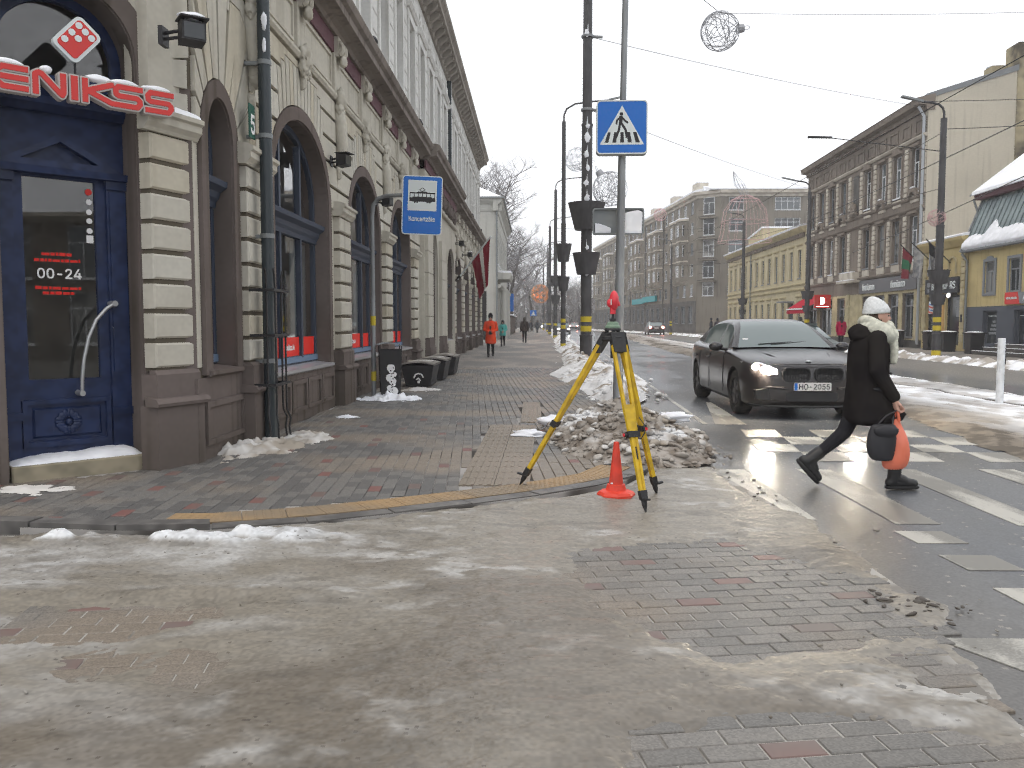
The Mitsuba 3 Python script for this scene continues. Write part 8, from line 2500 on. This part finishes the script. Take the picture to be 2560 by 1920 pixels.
PR, PR2, PR3 = (15.45, 33.4), (17.3, 55.0), (17.1, 71.0)
wire('thin span wire from the thick tram pole to the corner of the brown building', (2.0, 29.5, 10.9), (20.0, 45.3, 12.4), 0.010)
wire('lower span wire from the thick tram pole to the lamp pole by the brown building', (2.0, 29.5, 8.5), (17.3, 55.0, 9.8), 0.010)
wire('wire entering at the top edge and ending at the nearest wire ball', (1.8, 24.0, 12.35), (5.45, 26.0, 10.45), 0.009, 0.02)
wire('level wire running right from the nearest wire ball to the frame edge', (5.45, 26.0, 10.45), (26.0, 29.0, 11.9), 0.007, 0.25)
wire('thick dark wire rising to the right edge past the far lamp pole', (17.3, 55.0, 7.8), (15.2, 20.0, 8.0), 0.018, 0.1)
wire('dark wire from the lamp pole with planters to the right edge below its arm', (15.45, 33.4, 8.7), (24, 33.0, 9.2), 0.014, 0.1)
wire('dark level wire from the arm of the lamp pole with planters to the right edge', (14.6, 33.4, 9.72), (24, 33.0, 9.9), 0.012, 0.05)
wire('dark sloping wire crossing the snowy mansard roof', (20.0, 55.0, 5.8), (15.0, 24.0, 6.2), 0.016, 0.1)
wire('span wire between the second far lamp pole and the pole by the barber shop', (17.3, 55.0, 9.2), (15.45, 33.4, 8.6), 0.012, 0.2)
wire('tram contact wire over the median', (7.9, 3, 5.8), (10.5, 130, 6.2), 0.009, 0.0)
wire('second tram contact wire ending over the right half of the street', (8.9, 70, 6.0), (17.1, 71.0, 6.4), 0.012, 0.1)
wire('span wire from the second left lamp pole over the street to the yellow building', (1.9, 74.2, 9.5), (17.1, 71.0, 9.3), 0.014, 0.3)
wire('span wire far down the street between lamp poles', (1.96, 103, 9.5), (15.4, 97.0, 9.5), 0.016, 0.3)
wire('faint wire over the door at the top left corner', (-6.2, 7.0, 3.95), (-1.9, 7.4, 5.35), 0.006, 0.02)
wire('span wire at the lamp pole with planters above its upper planter', (15.45, 33.4, 6.5), (9, 70, 6.3), 0.012, 0.1)
TA = thing('tension_arm', 'dark bracket arm holding the wires left of the right lamp pole', 'bracket')
part(TA, 'rod', MB().tube([(12.0, 37.0, 9.2), (15.4, 33.5, 7.9)], 0.02, 6), 'black_iron')
part(TA, 'insulator', MB().tube([(11.6, 37.3, 9.25), (12.4, 36.7, 9.1)], 0.05, 8), 'black_iron')


# ---------- wire-ball garlands
mat('garland_silver', (0.34, 0.35, 0.37), 0.5, 0.4, metal=0.4)
mat('garland_pink', (0.55, 0.36, 0.36), 0.7)
mat('garland_lit', (0.5, 0.25, 0.1), 0.7)
def garland(label, x, y, z, r, m_, cap=True, capdir=(0.75, 0, 0.55), nw=26, wr=0.011, emit=None, seed=1, squash=1.0):
    K_ = thing('wire_ball', label, 'light garland', 'wire ball garlands over the street')
    rr = random.Random(seed)
    mb = MB()
    for k in range(nw):
        ax = np.array([rr.gauss(0, 1), rr.gauss(0, 1), rr.gauss(0, 1)])
        ax /= np.linalg.norm(ax)
        u = np.cross(ax, [0.31, 0.47, 0.83])
        u /= np.linalg.norm(u)
        w = np.cross(ax, u)
        off = rr.uniform(-0.75, 0.75)
        q = math.sqrt(1 - off * off)
        t0, L_ = rr.random() * 6.28, rr.uniform(1.6, 5.5)
        pts = []
        for t in np.linspace(t0, t0 + L_, 18):
            d = ax * (off + 0.06 * math.sin(5 * t)) + (u * math.cos(t) + w * math.sin(t)) * q
            pts.append(np.array([x, y, z]) + d / np.linalg.norm(d) * r * np.array([1, 1, squash]))
        mb.tube(pts, wr, 4, False)
    kk = part(K_, 'mesh_ball', mb, m_)
    if emit:
        scene[kk]['emitter'] = {'type': 'area', 'radiance': rgb(emit)}
    if cap:
        c = np.array(capdir, float) / np.linalg.norm(capdir)
        b0 = np.array([x, y, z]) + c * r * 0.97
        mb = MB().tube([b0, b0 + c * r * 0.28], [r * 0.24, r * 0.2], 10)
        part(K_, 'cap', mb, m_)
        ring = MB().tube([b0 + c * r * (0.42 + 0.16 * math.cos(t)) + np.array([0, 0, 1]) * 0.1 * r * math.sin(t) for t in np.linspace(0, 6.3, 14)], wr * 1.3, 5)
        part(K_, 'hanger', ring, m_)
    return K_


garland('large silver wire ball with a side cap hanging highest in the white sky', 5.454, 26.0, 9.932, 0.56, 'garland_silver', capdir=(1, 0, 0.12), nw=46, wr=0.008, seed=3)
garland('silver wire ball between the thick tram pole and the crossing sign pole', 4.2, 48.0, 8.75, 0.95, 'garland_silver', capdir=(-0.6, 0, 0.9), nw=44, wr=0.013, seed=4)
garland('silver wire ball just left of the thick tram pole top planter', 2.95, 60.0, 12.6, 0.80, 'garland_silver', capdir=(1, 0, -0.1), nw=34, wr=0.013, seed=5)
garland('pink wire ball on the lamp pole in front of the blind gable', 15.35, 33.5, 5.4, 0.32, 'garland_pink', False, nw=26, wr=0.008, seed=6)
garland('pink wire ball far over the street before the grey block', 14.5, 100, 13.8, 0.72, 'garland_pink', False, nw=20, wr=0.02, seed=7)
garland('glowing orange wire ball far down the left side of the street', 1.05, 128, 5.75, 1.35, 'garland_lit', False, nw=26, wr=0.04, emit=(11.0, 2.6, 0.6), seed=8)
BE = thing('bell_garland', 'large faint pinkish wire bell hanging before the grey apartment block', 'light garland')
mb = MB()
for k in range(18):
    t = 2 * PI * k / 18
    mb.tube([(16.9 + rr_ * math.cos(t), 70 + rr_ * math.sin(t), z_) for rr_, z_ in ((0.3, 11.6), (1.1, 11.2), (1.65, 10.4), (1.8, 9.5), (1.9, 8.6), (2.1, 7.9))], 0.014, 4, False)
for rr_, z_ in ((1.1, 11.2), (1.8, 9.5), (2.1, 7.9)):
    mb.tube([(16.9 + rr_ * math.cos(t), 70 + rr_ * math.sin(t), z_) for t in np.linspace(0, 2 * PI, 30)], 0.02, 4, False)
part(BE, 'bell', mb, 'garland_pink')
mb = MB()
for k in range(9):
    t = 2 * PI * k / 9
    mb.tube([(16.9 + 0.3 * math.cos(t), 70 + 0.3 * math.sin(t), 11.6), (16.4 + 0.4 * math.cos(t), 70 + 0.4 * math.sin(t), 12.5), (15.9, 70, 13.5)], 0.016, 4, False)
part(BE, 'crown', mb, 'garland_silver')
TL = thing('traffic_light', 'traffic light glowing red beyond the tram poles on the left kerb', 'traffic light')
part(TL, 'post', MB().tube([(3.1, 92, 0), (3.1, 92, 2.2)], 0.06, 8), 'black_iron')
part(TL, 'box', MB().box(2.95, 3.25, 91.9, 92.1, 2.2, 3.1), 'black_iron')
kk = part(TL, 'red_lamp', MB().ball((3.1, 91.88, 2.85), (0.13, 0.05, 0.13), 2), 'lamp_red')
scene[kk]['emitter'] = {'type': 'area', 'radiance': rgb((9, 1.6, 0.7))}
BSg = thing('far_crossing_sign', 'small blue road sign far down the left pavement', 'road sign')
part(BSg, 'post', MB().tube([(0.0, 120, 0), (0.0, 120, 3.2)], 0.05, 6), 'grey_metal')
part(BSg, 'panel', MB().box(-0.45, 0.45, 119.9, 119.95, 2.4, 3.2), 'sign_blue')
part(BSg, 'triangle', MB().raw([(-0.32, 119.89, 2.48), (0.32, 119.89, 2.48), (0, 119.89, 3.1)], [[0, 1, 2]]), 'sign_white')

# ---------- the damp winter air
scene['air'] = {'type': 'homogeneous', 'albedo': {'type': 'rgb', 'value': [0.97, 0.97, 0.97]}, 'sigma_t': 0.0010}
scene['haze'] = {'type': 'cube', 'bsdf': {'type': 'null'}, 'interior': {'type': 'ref', 'id': 'air'}, 'to_world': T().translate([0, 400, 12]).scale([420, 520, 14])}
scene['camera']['medium'] = {'type': 'ref', 'id': 'air'}
labels['haze'] = {'kind': 'stuff'}
